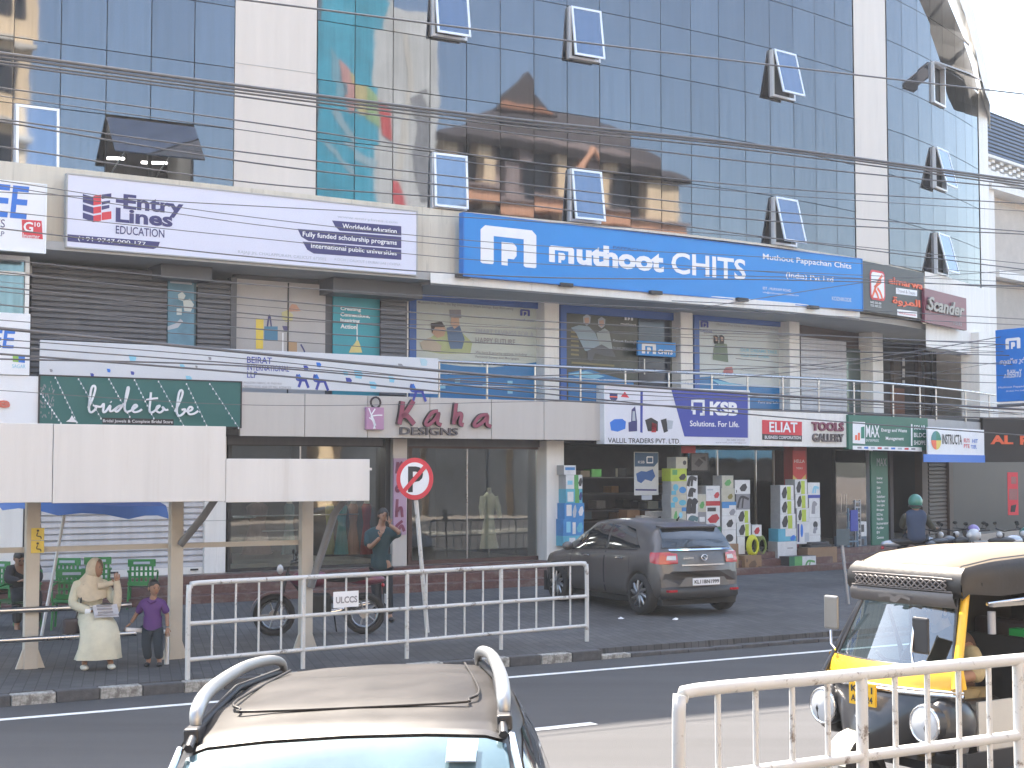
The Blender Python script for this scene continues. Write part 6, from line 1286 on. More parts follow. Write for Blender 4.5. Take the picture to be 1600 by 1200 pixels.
# ------------------------------------------------------------ cars
def interp(tab, x):
    if x <= tab[0][0]: return tab[0][1]
    for (a, p), (c, q) in zip(tab, tab[1:]):
        if x <= c:
            k = (x - a) / (c - a); k = k * k * (3 - 2 * k) * .35 + k * .65
            return p + (q - p) * k
    return tab[-1][1]
m_tyre = mat('tyre_rubber', (.022, .022, .024), .85, bump=.3); m_rim = mat('alloy_rim', (.32, .33, .35), .3, metal=.9); m_chrome = mat('chrome', (.75, .75, .77), .12, metal=1.0)
m_cglass = mat('car_glass', (.018, .022, .026), .06, spec=.8, coat=.5, var=.1); m_under = mat('underbody', (.015, .015, .016), .8)
m_lamp_r = mat('red_lens', (.42, .01, .02), .15, coat=.8); m_lamp_w = mat('clear_lens', (.55, .55, .56), .15, coat=.8)
class Car:
    def __init__(s, W, belt, top, wr, axles, wheel_r, zb=.22, n=64, bend=.10):
        s.W, s.belt, s.top, s.wr, s.axles, s.R, s.zb, s.bend = W, belt, top, wr, axles, wheel_r, zb, bend
        s.y0, s.y1 = W[0][0], W[-1][0]; s.n = n
    def arch(s, y):
        z = s.zb
        for a in s.axles:
            d = abs(y - a); rr = s.R + .06
            if d < rr: z = max(z, s.R + math.sqrt(rr * rr - d * d) - .02)
        return z
    def sec(s, y):
        w, b, t, r = interp(s.W, y), interp(s.belt, y), interp(s.top, y), interp(s.wr, y)
        b = min(b, t - .015); r = min(r, w * .93); h = t - b; zb = s.arch(y)
        low = interp([(s.y0, .34), (s.y0 + .2, .24), (s.y1 - .2, .24), (s.y1, .3)], y)
        pts = [(0, low), (w * .80, low), (w * .95, low + .06), (w * .985, .42), (w, .60), (w * .995, b - .16), (w * .975, b - .06), (w * .945, b - .01), (w * .925, b + min(.02, h * .1))]
        gx, gz = w * .925, b + min(.02, h * .1)
        for k, (fx, fz) in enumerate(((.10, .25), (.28, .5), (.52, .72), (.80, .90))): pts.append((gx + (r - gx) * fx ** .9, gz + (t - .04 - gz) * fz))
        pts += [(r * .97, t - .045 * min(1, h * 4)), (r * .88, t - .022 * min(1, h * 4)), (r * .5, t - .006), (0, t)]
        out = []
        for i, (x, z) in enumerate(pts):
            if 1 < i < 8: z = max(z, min(zb, b - .1 + i * .004))
            out.append((x, z))
        return out
    def by(s, x, y):
        k0 = max(0, 1 - (y - s.y0) / .5); k1 = max(0, 1 - (s.y1 - y) / .7)
        return y + s.bend * (x / .8) ** 2 * (k0 - k1 * 1.4)
    def ys(s):
        out = [s.y0 + (s.y1 - s.y0) * i / s.n for i in range(s.n + 1)]
        for a in s.axles: out += [a - s.R - .062, a - s.R - .055, a + s.R + .055, a + s.R + .062]
        return sorted(set(out))
    def shell(s):
        rows = []
        for y in s.ys():
            P = s.sec(y); rows.append([(x, s.by(x, y), z) for x, z in P] + [(-x, s.by(x, y), z) for x, z in reversed(P[:-1])])
        mb = MB().grid(rows, True, False, flip=False)
        mb.add(rows[0], [tuple(range(len(rows[0])))]); mb.add(rows[-1], [tuple(reversed(range(len(rows[-1]))))])
        return mb
    def side_x(s, y, z):
        P = s.sec(y)[2:]
        for (a, p), (c, q) in zip(P, P[1:]):
            if p <= z <= q and q > p: return a + (c - a) * (z - p) / (q - p)
        return P[-4][0]
    def side_patch(s, poly, sx, off=.006, nu=14, nv=5):
        """poly: lower and upper edges as lists of (y,z)"""
        lo, hi = poly; mb = MB(); rows = []
        def along(L, k):
            i = min(int(k * (len(L) - 1)), len(L) - 2); f = k * (len(L) - 1) - i; return (L[i][0] + (L[i + 1][0] - L[i][0]) * f, L[i][1] + (L[i + 1][1] - L[i][1]) * f)
        for j in range(nv + 1):
            row = []
            for i in range(nu + 1):
                a, b = along(lo, i / nu), along(hi, i / nu); y = a[0] + (b[0] - a[0]) * j / nv; z = a[1] + (b[1] - a[1]) * j / nv
                x = s.side_x(y, z); row.append((sx * (x + off), s.by(x, y), z + off * .4))
            rows.append(row)
        return mb.grid(rows, True, flip=(sx < 0))
    def top_y(s, z, rear=True):
        ys = [s.y0 + i * .01 for i in range(int((s.y1 - s.y0) * 100))]
        if not rear: ys = list(reversed(ys))
        for y in ys:
            if interp(s.top, y) >= z: return y
        return 0
    def end_patch(s, pts, rear=True, off=.012, n=8, m=6):
        """pts: quad (x0,z0),(x1,z0'),(x1',z1),(x0',z1) on the sloping end of the car"""
        a, b, c, d = pts; rows = []
        for j in range(m + 1):
            row = []
            for i in range(n + 1):
                u, v = i / n, j / m
                x = (a[0] * (1 - u) + b[0] * u) * (1 - v) + (d[0] * (1 - u) + c[0] * u) * v; z = (a[1] * (1 - u) + b[1] * u) * (1 - v) + (d[1] * (1 - u) + c[1] * u) * v
                y = s.top_y(z + .012 * (x / .6) ** 2, rear); row.append((x, s.by(x, y) - off if rear else s.by(x, y) + off, z + off * .5))
            rows.append(row)
        return MB().grid(rows, True, flip=not rear)
def wheel(t, M, x, y, r, wdt=.19, spokes=9, side=1):
    Mw = M @ Matrix.Translation((x, y, r)); rim = r * .70
    part('tyre', MB().lathe([(rim, -wdt / 2), (r * .93, -wdt / 2), (r, -wdt * .32), (r, wdt * .32), (r * .93, wdt / 2), (rim, wdt / 2), (rim, -wdt / 2)], axis='x', n=28), m_tyre, t, Mw)
    wh = part('wheel', MB().lathe([(rim, -wdt * .4), (rim, wdt * .46), (rim * .93, wdt * .46), (rim * .9, 0), (0.01, 0)], axis='x', n=28) if side > 0 else MB().lathe([(rim, wdt * .4), (rim, -wdt * .46), (rim * .93, -wdt * .46), (rim * .9, 0), (0.01, 0)], axis='x', n=28), m_under, t, Mw)
    sp = MB()
    for k in range(spokes):
        a = 2 * math.pi * k / spokes; a2 = a + .22; X = side * wdt * .40
        sp.tube([(X * 1.0, rim * .16 * math.cos(a), rim * .16 * math.sin(a)), (X * 1.05, rim * .55 * math.cos(a + .05), rim * .55 * math.sin(a + .05)), (X, rim * .94 * math.cos(a2), rim * .94 * math.sin(a2))], [rim * .11, rim * .15, rim * .09], 5)
    sp.lathe([(0, X * 1.12), (rim * .2, X * 1.1), (rim * .22, X * .8)], axis='x', n=14)
    part('spokes', sp, m_rim, wh, Mw)
hb_ = Car(W=[(-2.0, .75), (-1.93, .80), (-1.75, .845), (-1.3, .87), (-.5, .868), (.6, .865), (1.3, .862), (1.7, .80), (1.9, .70), (2.0, .56)],
    belt=[(-2.0, .66), (-1.96, .86), (-1.9, .99), (-1.5, 1.0), (-.5, .96), (.5, .92), (1.1, .885), (1.6, .82), (1.9, .70), (2.0, .60)],
    top=[(-2.0, .70), (-1.975, .84), (-1.945, .97), (-1.91, 1.04), (-1.72, 1.24), (-1.55, 1.375), (-1.50, 1.40), (-1.2, 1.445), (-.6, 1.485), (-.1, 1.485), (.25, 1.44), (.55, 1.30), (.9, 1.10), (1.2, .945), (1.6, .875), (1.85, .78), (1.95, .68), (2.0, .62)],
    wr=[(-2.0, .60), (-1.7, .58), (-1.5, .575), (-.8, .61), (0, .60), (.5, .58), (1.1, .66), (2.0, .5)], axles=(-1.40, 1.12), wheel_r=.325, bend=.17)
rl = atZ(1003, 957, .19); fwd = Vector((-.49, .872, 0)).normalized(); rgt = Vector((fwd.y, -fwd.x, 0))
org = rl + rgt * .80 + fwd * 1.40 + Vector((.0, 0, 0)); ZC_ = .165
Mc = Matrix(((rgt.x, fwd.x, 0, org.x), (rgt.y, fwd.y, 0, org.y), (0, 0, 1, ZC_), (0, 0, 0, 1)))
ct = thing('hatchback', 'dusty dark grey hatchback parked nose-in before the pump shop', 'car', Mc)
m_cpaint = mat('graphite_paint', (.115, .108, .106), .35, metal=.35, var=.12, scale=1.4, coat=.35)
part('body', hb_.shell(), m_cpaint, ct)
part('underbody', MB().box(-.72, .72, -1.85, 1.8, .16, .5), m_under, ct)
for sx in (-1, 1):
    part('side_window', hb_.side_patch(([(-.36, 1.0), (.15, .975), (.62, .955)], [(-.36, 1.40), (.05, 1.385), (.40, 1.22)]), sx), m_cglass, ct)
    part('side_window', hb_.side_patch(([(-1.36, 1.045), (-.8, 1.02), (-.42, 1.0)], [(-1.06, 1.33), (-.75, 1.385), (-.42, 1.40)]), sx), m_cglass, ct)
    part('window_trim', hb_.side_patch(([(-1.3, 1.005), (-.4, .98), (.68, .935)], [(-1.3, 1.022), (-.4, .997), (.68, .952)]), sx, .009, 20, 1), m_black, ct)
    for ya, yb in ((-.40, -.36), (.66, .675), (-1.13, -1.12)): part('door_gap', hb_.side_patch(([(ya, .30), (yb, .30)], [(ya, .96), (yb, .96)]), sx, .003 if ya != -.40 else .002, 1, 8), m_black, ct)
    for y in (-.98, .02): part('door_handle', MB().tube([(sx * .885, y, .865), (sx * .905, y + .1, .868), (sx * .885, y + .2, .865)], .016, 6), m_chrome, ct)
    part('sill_trim', hb_.side_patch(([(-.9, .29), (.78, .29)], [(-.9, .33), (.78, .33)]), sx, .008, 10, 1), m_chrome, ct)
    mr = part('side_mirror', MB().ball((sx * .98, .56, 1.0), (.11, .07, .075), 10, 6), m_cpaint, ct); part('mirror_arm', MB().tube([(sx * .84, .58, .95), (sx * .95, .57, .97)], .02, 6), m_black, mr)
    part('tail_lamp', hb_.side_patch(([(-1.985, .80), (-1.80, .83)], [(-1.93, .99), (-1.74, .985)]), sx, .012, 6, 4), m_lamp_r, ct)
    part('tail_lamp', hb_.end_patch(((sx * .47, .81), (sx * .77, .80), (sx * .75, .985), (sx * .47, .965)), True, .016), m_lamp_r, ct)
    part('lamp_segment', hb_.end_patch(((sx * .50, .86), (sx * .66, .86), (sx * .64, .93), (sx * .50, .93)), True, .022, 3, 3), m_lamp_w, ct)
    part('reflector', MB().box(sx * .52, sx * .68, -1.985, -1.90, .375, .41), m_lamp_r, ct)
    for y in (-1.40, 1.12): wheel(ct, Mc, sx * .775, y, .325, .19, 10, sx)
part('rear_window', hb_.end_patch(((-.68, 1.06), (.68, 1.06), (.57, 1.355), (-.57, 1.355)), True, .010, 10, 8), m_cglass, ct)
part('spoiler', MB().add([(-.57, -1.48, 1.405), (.57, -1.48, 1.405), (.52, -1.64, 1.38), (-.52, -1.64, 1.38), (-.57, -1.46, 1.38), (.57, -1.46, 1.38), (.52, -1.635, 1.36), (-.52, -1.635, 1.36)], [(3, 2, 1, 0), (4, 5, 6, 7), (3, 7, 6, 2), (0, 4, 7, 3), (1, 2, 6, 5)]), m_cpaint, ct)
part('rear_glass_light', MB().box(-.18, .18, -1.915, -1.90, 1.045, 1.075), m_black, ct)
part('chrome_strip', hb_.end_patch(((-.60, 1.005), (.60, 1.005), (.60, 1.03), (-.60, 1.03)), True, .03, 12, 1), m_chrome, ct); part('chrome_strip', hb_.end_patch(((-.42, .765), (.42, .765), (.42, .79), (-.42, .79)), True, .028, 10, 1), m_chrome, ct)
part('bumper', MB().grid([[(x, (-2.012 if 0 < k < 4 else -1.97) + .17 * abs(x / .8) ** 3, z) for x in [i * .095 - .76 for i in range(17)]] for k, z in enumerate((.26, .29, .36, .43, .45))]), mat('bumper_plastic', (.03, .03, .033), .5), ct)
part('bumper_inset', MB().grid([[(x, -2.025 + .10 * (x / .8) ** 2, z) for x in [i * .1 * k - .5 * k for i in range(11)]] for z, k in ((.46, 1.0), (.60, .75))]), mat('dust_grey', (.16, .15, .14), .6), ct)
plt = part('number_plate', MB().box(-.26, .26, -2.045, -2.025, .475, .585), k_white, ct); mb = MB(); put_text(mb, 'KL11BN1999', (-.24, .24, .50, .56), -2.049, .03); part('lettering', mb, k_black, plt, Mc)
mb = MB(); cy_ = -1.99; mb.tube([(.055 * math.cos(a * .5), cy_, .905 + .045 * math.sin(a * .5)) for a in range(13)], .008, 5, True); mb.tube([(-.03, cy_, .93), (.03, cy_, .88)], .008, 5); part('emblem', mb, m_chrome, ct)
mb = MB(); put_text(mb, 'BALENO', (-.40, -.20, .885, .915), -1.985, .02); part('lettering', mb, m_chrome, ct)
part('antenna', MB().tube([(.0, -1.25, 1.47), (.0, -1.32, 1.53)], [.02, .008], 6), m_black, ct)

# near car: seen from above its windscreen
sv = Car(W=[(-1.98, .66), (-1.85, .76), (-1.5, .82), (-.5, .875), (.8, .87), (1.4, .86), (1.75, .78), (1.9, .64)],
    belt=[(-1.98, .7), (-1.9, 1.0), (-1.4, 1.05), (-.3, 1.0), (.9, .96), (1.5, .93), (1.8, .80), (1.9, .7)],
    top=[(-1.98, .8), (-1.93, 1.02), (-1.75, 1.30), (-1.6, 1.47), (-1.3, 1.525), (-.7, 1.555), (-.1, 1.545), (.18, 1.505), (.30, 1.47), (.62, 1.28), (1.0, 1.06), (1.12, 1.0), (1.5, .96), (1.8, .84), (1.9, .74)],
    wr=[(-1.98, .44), (-1.6, .50), (-.8, .585), (0, .635), (.3, .62), (1.1, .70), (1.9, .5)], axles=(-1.27, 1.23), wheel_r=.32, n=90)
WSP = Vector((-.565, 5.66, 0)); fw = Vector((.012, -1, 0)).normalized(); rg = Vector((fw.y, -fw.x, 0)); org = WSP - fw * .30
Mn = Matrix(((rg.x, fw.x, 0, org.x), (rg.y, fw.y, 0, org.y), (0, 0, 1, 0.0), (0, 0, 0, 1))) @ Matrix.Rotation(R(2.4), 4, 'Y')
nc = thing('car', 'dusty bronze car with silver roof rails in the foreground, cut by the bottom edge', 'car', Mn)
m_npaint = mat('dusty_bronze_paint', (.034, .031, .030), .45, metal=.0, var=.25, scale=3.2, coat=.18, rvar=.3, spec=.25); m_rail = mat('satin_silver_rail', (.34, .345, .35), .42, metal=.8)
m_npaint.node_tree.nodes['Principled BSDF'].inputs['Coat Roughness'].default_value = .22
part('body', sv.shell(), m_npaint, nc)
def roof_z(y): return interp(sv.top, y)
def topgrid(y0, y1, x0f, x1f, off, n=14, m=14):
    rows = []
    for j in range(m + 1):
        y = y0 + (y1 - y0) * j / m; t = interp(sv.top, y); r = min(interp(sv.wr, y), interp(sv.W, y) * .93); P = list(reversed(sv.sec(y)[12:])); row = []
        for i in range(n + 1):
            x = x0f(y) + (x1f(y) - x0f(y)) * i / n; ax = abs(x); z = P[-1][1]
            for (a, p), (c, q) in zip(P, P[1:]):
                if a <= ax <= c: z = p + (q - p) * (ax - a) / max(1e-6, c - a); break
            row.append((x, sv.by(ax, y), z + off))
        rows.append(row)
    return MB().grid(rows, True, flip=True)
WG = mat('windscreen_glass', (.12, .19, .225), .05, spec=.5, coat=.35, var=.35, scale=1.2, metal=.35)
part('windscreen', topgrid(.335, 1.08, lambda y: -.60 - (y - .3) * .09, lambda y: .60 + (y - .3) * .09, .008, 16, 18), WG, nc)
part('seal', topgrid(.285, .325, lambda y: -.60, lambda y: .60, .014, 16, 2), m_black, nc)
for y in (.12, -.05): pass
part('roof_rib', MB().tube(cr([(-.42, -1.2, roof_z(-1.2) - .002), (-.50, -.2, roof_z(-.2) + .0), (-.46, -.03, roof_z(-.03)), (-.38, .02, roof_z(.02) + .002), (.38, .02, roof_z(.02) + .002), (.46, -.03, roof_z(-.03)), (.50, -.2, roof_z(-.2)), (.42, -1.2, roof_z(-1.2) - .002)], 4), .006, 6), m_npaint, nc)
for sx in (-1, 1):
    x = sx * .60
    RP = [(x, .16, roof_z(.16) - .01), (x, .13, roof_z(.1) + .045), (x * .99, -.1, roof_z(-.1) + .06), (x * .93, -.7, roof_z(-.7) + .06), (x * .85, -1.15, roof_z(-1.15) + .055), (x * .81, -1.36, roof_z(-1.36) + .03), (x * .80, -1.42, roof_z(-1.42) - .01)]; RR = [.02, .029, .029, .026, .025, .022, .017]
    rl_ = part('roof_rail', MB().tube(cr(RP, 4), [RR[min(6, i // 4)] + (RR[min(6, i // 4 + 1)] - RR[min(6, i // 4)]) * (i % 4) / 4 for i in range(25)], 12), m_rail, nc)
    part('rail_foot', MB().box(x - .03, x + .03, .10, .26, roof_z(.2) - .05, roof_z(.2) + .012), m_black, rl_, Mn, bevel=.01)
    part('gutter_strip', MB().tube([(x * .99, .34, roof_z(.34) - .0), (x * .99, .2, roof_z(.2) - .005), (x * .95, -.6, roof_z(-.6) - .015), (x * .83, -1.4, roof_z(-1.4) - .01)], .018, 6), m_black, nc)
    part('side_window', sv.side_patch(([(-.42, 1.06), (.2, 1.04), (.88, 1.02)], [(-.42, 1.44), (.1, 1.43), (.36, 1.36)]), sx), m_cglass, nc)
    part('side_window', sv.side_patch(([(-1.35, 1.10), (-.9, 1.08), (-.46, 1.06)], [(-1.2, 1.40), (-.8, 1.44), (-.46, 1.44)]), sx), m_cglass, nc)
    part('pillar_trim', MB().tube([(sx * .625, .34, 1.45), (sx * .66, .62, 1.29), (sx * .70, .95, 1.09)], .016, 6), m_chrome, nc)
    for y in (-1.27, 1.23): wheel(nc, Mn, sx * .78, y, .32, .2, 9, sx)
    q = part('side_mirror', MB().ball((sx * 1.0, .72, 1.08), (.12, .075, .085), 12, 8), m_npaint, nc)
sk_ = part('toll_sticker', MB().add([(-.50 + dx, sv.by(.4, yy), roof_z(yy) + .017) for dx, yy in ((0, .375), (.115, .37), (.125, .47), (.012, .475))], [(3, 2, 1, 0), (0, 1, 2, 3)]), mat('sticker_white', (.36, .37, .38), .5), nc)
part('toll_sticker', MB().add([(-.50 + dx, sv.by(.4, yy), roof_z(yy) + .021) for dx, yy in ((.006, .422), (.120, .418), (.125, .47), (.012, .475))], [(3, 2, 1, 0), (0, 1, 2, 3)]), mat('sticker_blue', (.04, .17, .34), .5), nc)
part('wiper', MB().tube([(-.3, .98, 1.09), (.25, .93, 1.13)], .01, 5), m_black, nc)

# ------------------------------------------------------------ auto rickshaw
Ya = -TS; Oa = S(8.03, 8.10, 0)
Ma = Matrix(((NS.x, Ya.x, 0, Oa.x), (NS.y, Ya.y, 0, Oa.y), (0, 0, 1, 0), (0, 0, 0, 1))) @ Matrix.Translation((-.5, 0, 0)) @ Matrix.Rotation(R(2.5), 4, 'Z') @ Matrix.Translation((.5, 0, 0)) @ Matrix.Diagonal((1.06, 1.04, 1.085, 1))
au = thing('auto_rickshaw', 'yellow and black auto rickshaw with cream hood behind the close barrier', 'auto rickshaw', Ma)
m_yel = mat('auto_yellow', (.72, .42, .02), .35, coat=.3, var=.08); m_ablk = mat('auto_black', (.022, .022, .025), .3, coat=.4); m_rex = mat('brown_black_rexine', (.016, .014, .014), .5, var=.25, scale=5, bump=.25, bscale=25); m_cream2 = mat('cream_canvas', (.155, .125, .09), .75, var=.06, bump=.2)
m_aglass = clear_glass('auto_glass', (.45, .64, .58), 1.0); m_aglass.node_tree.nodes['Fresnel'].inputs[0].default_value = 2.3
# canopy: rows along y
rows = []
for y, w_, zt in ((-.22, .47, 1.60), (-.26, .50, 1.645), (-.5, .575, 1.69), (-1.0, .63, 1.72), (-1.6, .64, 1.715), (-2.1, .62, 1.66), (-2.2, .60, 1.5)):
    rows.append([(-w_, y, zt - .10), (-w_ * .985, y, zt - .055), (-w_ * .93, y, zt - .02), (-w_ * .5, y, zt + .01), (0, y, zt + .022), (w_ * .5, y, zt + .01), (w_ * .93, y, zt - .02), (w_ * .985, y, zt - .055), (w_, y, zt - .10)])
part('hood_top', MB().grid(rows, True, flip=False), m_cream2, au)
rows2 = []
for y, w_, zt in ((-.22, .47, 1.60), (-.26, .50, 1.645), (-.5, .575, 1.69), (-1.0, .63, 1.72), (-1.6, .64, 1.715), (-2.1, .62, 1.66), (-2.2, .60, 1.5)):
    rows2.append([(-w_ * 1.0 - .012, y, zt - .26 if y < -.3 else zt - .2), (-w_ - .02, y, zt - .18), (-w_ - .016, y, zt - .10), (-w_ * .97 - .008, y, zt - .045), (-w_ * .9, y, zt - .012)])
for sx in (1, -1): part('hood_side', MB().grid([[(sx * p[0] * 1, p[1], p[2]) for p in r_] for r_ in rows2], True, flip=(sx > 0)), m_rex, au)
fr_ = [[(x * k, y + .035 * (1 - (x / .55) ** 2), z) for x in [i * .1 - .5 for i in range(11)]] for y, z, k in ((-.24, 1.62, 1.0), (-.19, 1.585, 1.03), (-.165, 1.53, 1.05), (-.17, 1.455, 1.05), (-.20, 1.42, 1.04))]
hf = part('hood_front', MB().grid(fr_, True), m_rex, au)
fr2 = [[(x * k, y + .035 * (1 - (x / .55) ** 2), z) for x in [i * .1 - .5 for i in range(11)]] for y, z, k in ((-.155, 1.452, .93), (-.14, 1.43, .95), (-.16, 1.365, .97), (-.19, 1.35, .97))]
part('visor', MB().grid(fr2, True), mat('grey_rexine', (.10, .09, .088), .4, bump=.2), hf, Ma)
zz = MB()
for ph in (0, 1, 2, 3):
    P = []
    for i in range(25):
        x = -.42 + .84 * i / 24; a = (i / 24 * 8 + ph * .5) * math.pi; P.append((x, -.148 + .035 * (1 - (x / .55) ** 2), 1.503 + .033 * math.sin(a)))
    zz.tube(P, .006, 5)
zz.tube([(-.46, -.145, 1.46), (-.3, -.13, 1.463), (0, -.115, 1.463), (.3, -.13, 1.463), (.46, -.145, 1.46)], .006, 5); zz.tube([(-.46, -.15, 1.545), (-.3, -.135, 1.55), (0, -.12, 1.55), (.3, -.135, 1.55), (.46, -.15, 1.545)], .006, 5)
part('stitching', zz, mat('stitch_grey', (.13, .115, .11), .35), hf, Ma)  # raised stitching in a paler grey than the hood
st_ = MB(); stroke(st_, [(-.14, 1.395), (-.05, 1.41), (.0, 1.395), (.06, 1.41), (.15, 1.40)], .02, 0, .006); stroke(st_, [(-.05, 1.405), (-.01, 1.375), (.04, 1.385)], .02, 0, .006)
st_.v = [(a, -.118 + .035 * (1 - (a / .55) ** 2) - 0 * b, c) for a, b, c in st_.v]; part('emblem', st_, mat('stitch_grey', (.13, .115, .11), .35), hf, Ma)
# windscreen and yellow frame
def wsx(z): return .575 - (z - .95) * .27
def wsy(z, x=0): return .06 - (z - .95) * .52 - .10 * (x / .5) ** 2
wsr = [[(x * wsx(z), wsy(z, x * wsx(z)), z) for x in [-.93, -.7, -.35, 0, .35, .7, .93]] for z in (.96, 1.05, 1.2, 1.33, 1.43)]
part('windscreen', MB().grid(wsr, True, flip=True), m_aglass, au)
part('windscreen_seal', MB().tube([wsr[0][i] for i in range(7)] + [wsr[j][6] for j in range(1, 5)] + [wsr[4][i] for i in range(5, -1, -1)] + [wsr[j][0] for j in range(3, 0, -1)], .014, 6, True), m_ablk, au)
for sx in (-1, 1):
    part('windscreen_pillar', MB().tube([(sx * (wsx(z) - .0), wsy(z, .5) - .01, z) for z in (.84, .96, 1.1, 1.25, 1.44)], .032 if sx < 0 else .022, 8), m_yel if sx < 0 else m_ablk, au)
    part('side_panel', MB().add([(sx * .61, -.04, .84), (sx * .60, -.04, .97), (sx * .60, -.08, .98), (sx * .62, -.09, .84)], [(0, 1, 2, 3), (3, 2, 1, 0)]), m_yel, au)
def nose(z, w_, y, bulge): return [(x * w_, y - bulge * x * x, z) for x in [i / 6 - 1 for i in range(13)]]
part('cowl', MB().grid([nose(.965, .60, .07, .14), nose(.93, .61, .10, .15), nose(.86, .625, .13, .17), nose(.80, .63, .145, .19)], True, flip=True), m_yel, au)
part('cowl_trim', MB().tube(nose(.80, .64, .155, .19), .016, 6), m_chrome, au); part('cowl_trim', MB().tube(nose(.825, .635, .15, .19), .008, 6), k_white, au)
part('nose', MB().grid([nose(.80, .625, .14, .19), nose(.70, .59, .22, .25), nose(.58, .47, .30, .33), nose(.46, .36, .34, .34), nose(.38, .25, .30, .28)], True, flip=True), m_ablk, au)
part('nose_trim', MB().tube([(-.50, -.02, .78), (-.22, .16, .66), (0, .30, .60), (.22, .16, .66), (.50, -.02, .78)], .008, 6), m_chrome, au)
npz = part('number_plate', MB().box(-.12, .12, .24, .26, .69, .84), mat('plate_yellow', (.72, .40, .01), .4), au); 
mb = MB(); put_text(mb, 'KL 11', (-.10, .10, .775, .82), 0, .03); put_text(mb, 'AP 8024', (-.10, .10, .71, .755), 0, .03); mb.v = [(-a, .263, c) for a, b, c in mb.v]; mb.f = [tuple(reversed(q)) for q in mb.f]; part('lettering', mb, k_black, npz, Ma)
for sx in (-1, 1):
    hl = part('headlamp_housing', MB().lathe([(.02, -.2), (.12, -.12), (.135, .02), (.13, .06)], c=(sx * .47, .10, .62), axis='y', n=20), m_ablk, au)
    part('headlamp', MB().lathe([(.13, .06), (.105, .075), (.06, .09), (.0, .095)], c=(sx * .47, .10, .62), axis='y', n=20), m_lamp_w, hl, Ma); part('lamp_ring', MB().tube([(sx * .47 + .12 * math.cos(a * .4), .165, .62 + .12 * math.sin(a * .4)) for a in range(16)], .012, 6, True), m_chrome, hl, Ma)
    part('fender', MB().ball((sx * .5, -.05, .6), (.13, .25, .19), 12, 8), m_ablk, au)
mg = MB(); rows = []
for k in range(9):
    a = R(10 + k * 19); rows.append([(x, .27 + .27 * math.cos(a), .28 + .25 * math.sin(a)) for x in (-.10, -.08, 0, .08, .10)])
part('mudguard', MB().grid(rows, True).grid(rows, True, flip=True), mat('mudguard_white', (.72, .70, .62), .4), au)
wheel(au, Ma, 0, .27, .21, .11, 6, 1)
for sx in (-1, 1): wheel(au, Ma, sx * .52, -1.75, .21, .12, 6, sx)
# body tub, seats, interior
part('floor', MB().box(-.55, .55, -2.15, .0, .28, .34), m_ablk, au); part('rear_body', MB().box(-.60, .60, -2.2, -1.35, .34, .95), m_ablk, au, bevel=.05); part('rear_body', MB().box(-.61, .61, -2.2, -1.35, .95, 1.02), m_yel, au, bevel=.01)
part('side_step', MB().box(-.60, -.5, -1.35, -.1, .30, .42), m_ablk, au); part('door_guard', MB().box(-.575, -.555, -.62, -.26, .40, .74), mat('pale_metal_guard', (.52, .50, .46), .5), au); part('cylinder', MB().lathe([(.10, 0), (.105, .02), (.105, .30), (.09, .33)], c=(-.47, -.12, .42), n=16), mat('stainless_dull', (.35, .32, .30), .35, metal=.7), au)
part('driver_seat', MB().box(-.3, .3, -.85, -.45, .55, .70), m_ablk, au, bevel=.03); part('partition', MB().box(-.5, .5, -.92, -.88, .5, 1.12), m_under, au); part('rear_seat', MB().box(-.55, .55, -1.6, -1.1, .45, .65), mat('seat_rexine', (.05, .03, .03), .5), au, bevel=.03); part('back_rest', MB().box(-.55, .55, -1.72, -1.6, .6, 1.15), mat('seat_rexine', (.05, .03, .03), .5), au, bevel=.03); part('rear_wall', MB().box(-.6, .6, -2.15, -2.1, .95, 1.6), m_under, au)
part('far_curtain', MB().box(.57, .59, -2.1, -.9, .95, 1.55), m_under, au); part('roof_lining', MB().box(-.55, .55, -2.1, -.35, 1.5, 1.52), m_under, au)
part('hood_rail', MB().tube([(-.60, -.34, 1.385), (-.645, -1.0, 1.42), (-.645, -2.1, 1.40)], .014, 6), m_chrome, au)
part('drip_rail', MB().box(-.635, -.60, -1.2, -.36, 1.365, 1.39), mat('dull_rail', (.25, .24, .22), .5), au)
part('post', MB().tube([(-.55, -.9, .9), (-.57, -.9, 1.45)], .018, 6), m_steel, au); part('grab_handle', MB().tube([(-.57, -.42, 1.33), (-.57, -.42, 1.18)], .028, 8), mat('grey_handle', (.3, .3, .32), .4), au)
part('handlebar', MB().tube([(-.32, -.25, .98), (-.15, -.15, .95), (.15, -.15, .95), (.32, -.25, .98)], .018, 6), m_black, au); part('dashboard', MB().box(-.42, .42, -.12, .02, .86, .95), m_under, au)
tk = part('tank_box', MB().box(-.50, -.32, -1.02, -.90, 1.0, 1.12), mat('clear_tub', (.35, .36, .33), .3), au); part('lid', MB().box(-.49, -.33, -1.01, -.91, 1.12, 1.17), mat('lid_green', (.02, .35, .08), .4), tk, Ma)
part('pink_card', MB().box(-.52, -.505, -.95, -.72, .86, .96), mat('pink_card', (.65, .35, .30), .5), au)
part('wiper', MB().tube([(-.16, .03, .965), (-.05, -.06, 1.1), (.22 - .1, -.16, 1.31)], .01, 5), m_black, au); part('wiper', MB().tube([(-.10, -.04, 1.05), (.14, -.17, 1.33)], .016, 5), m_black, au)
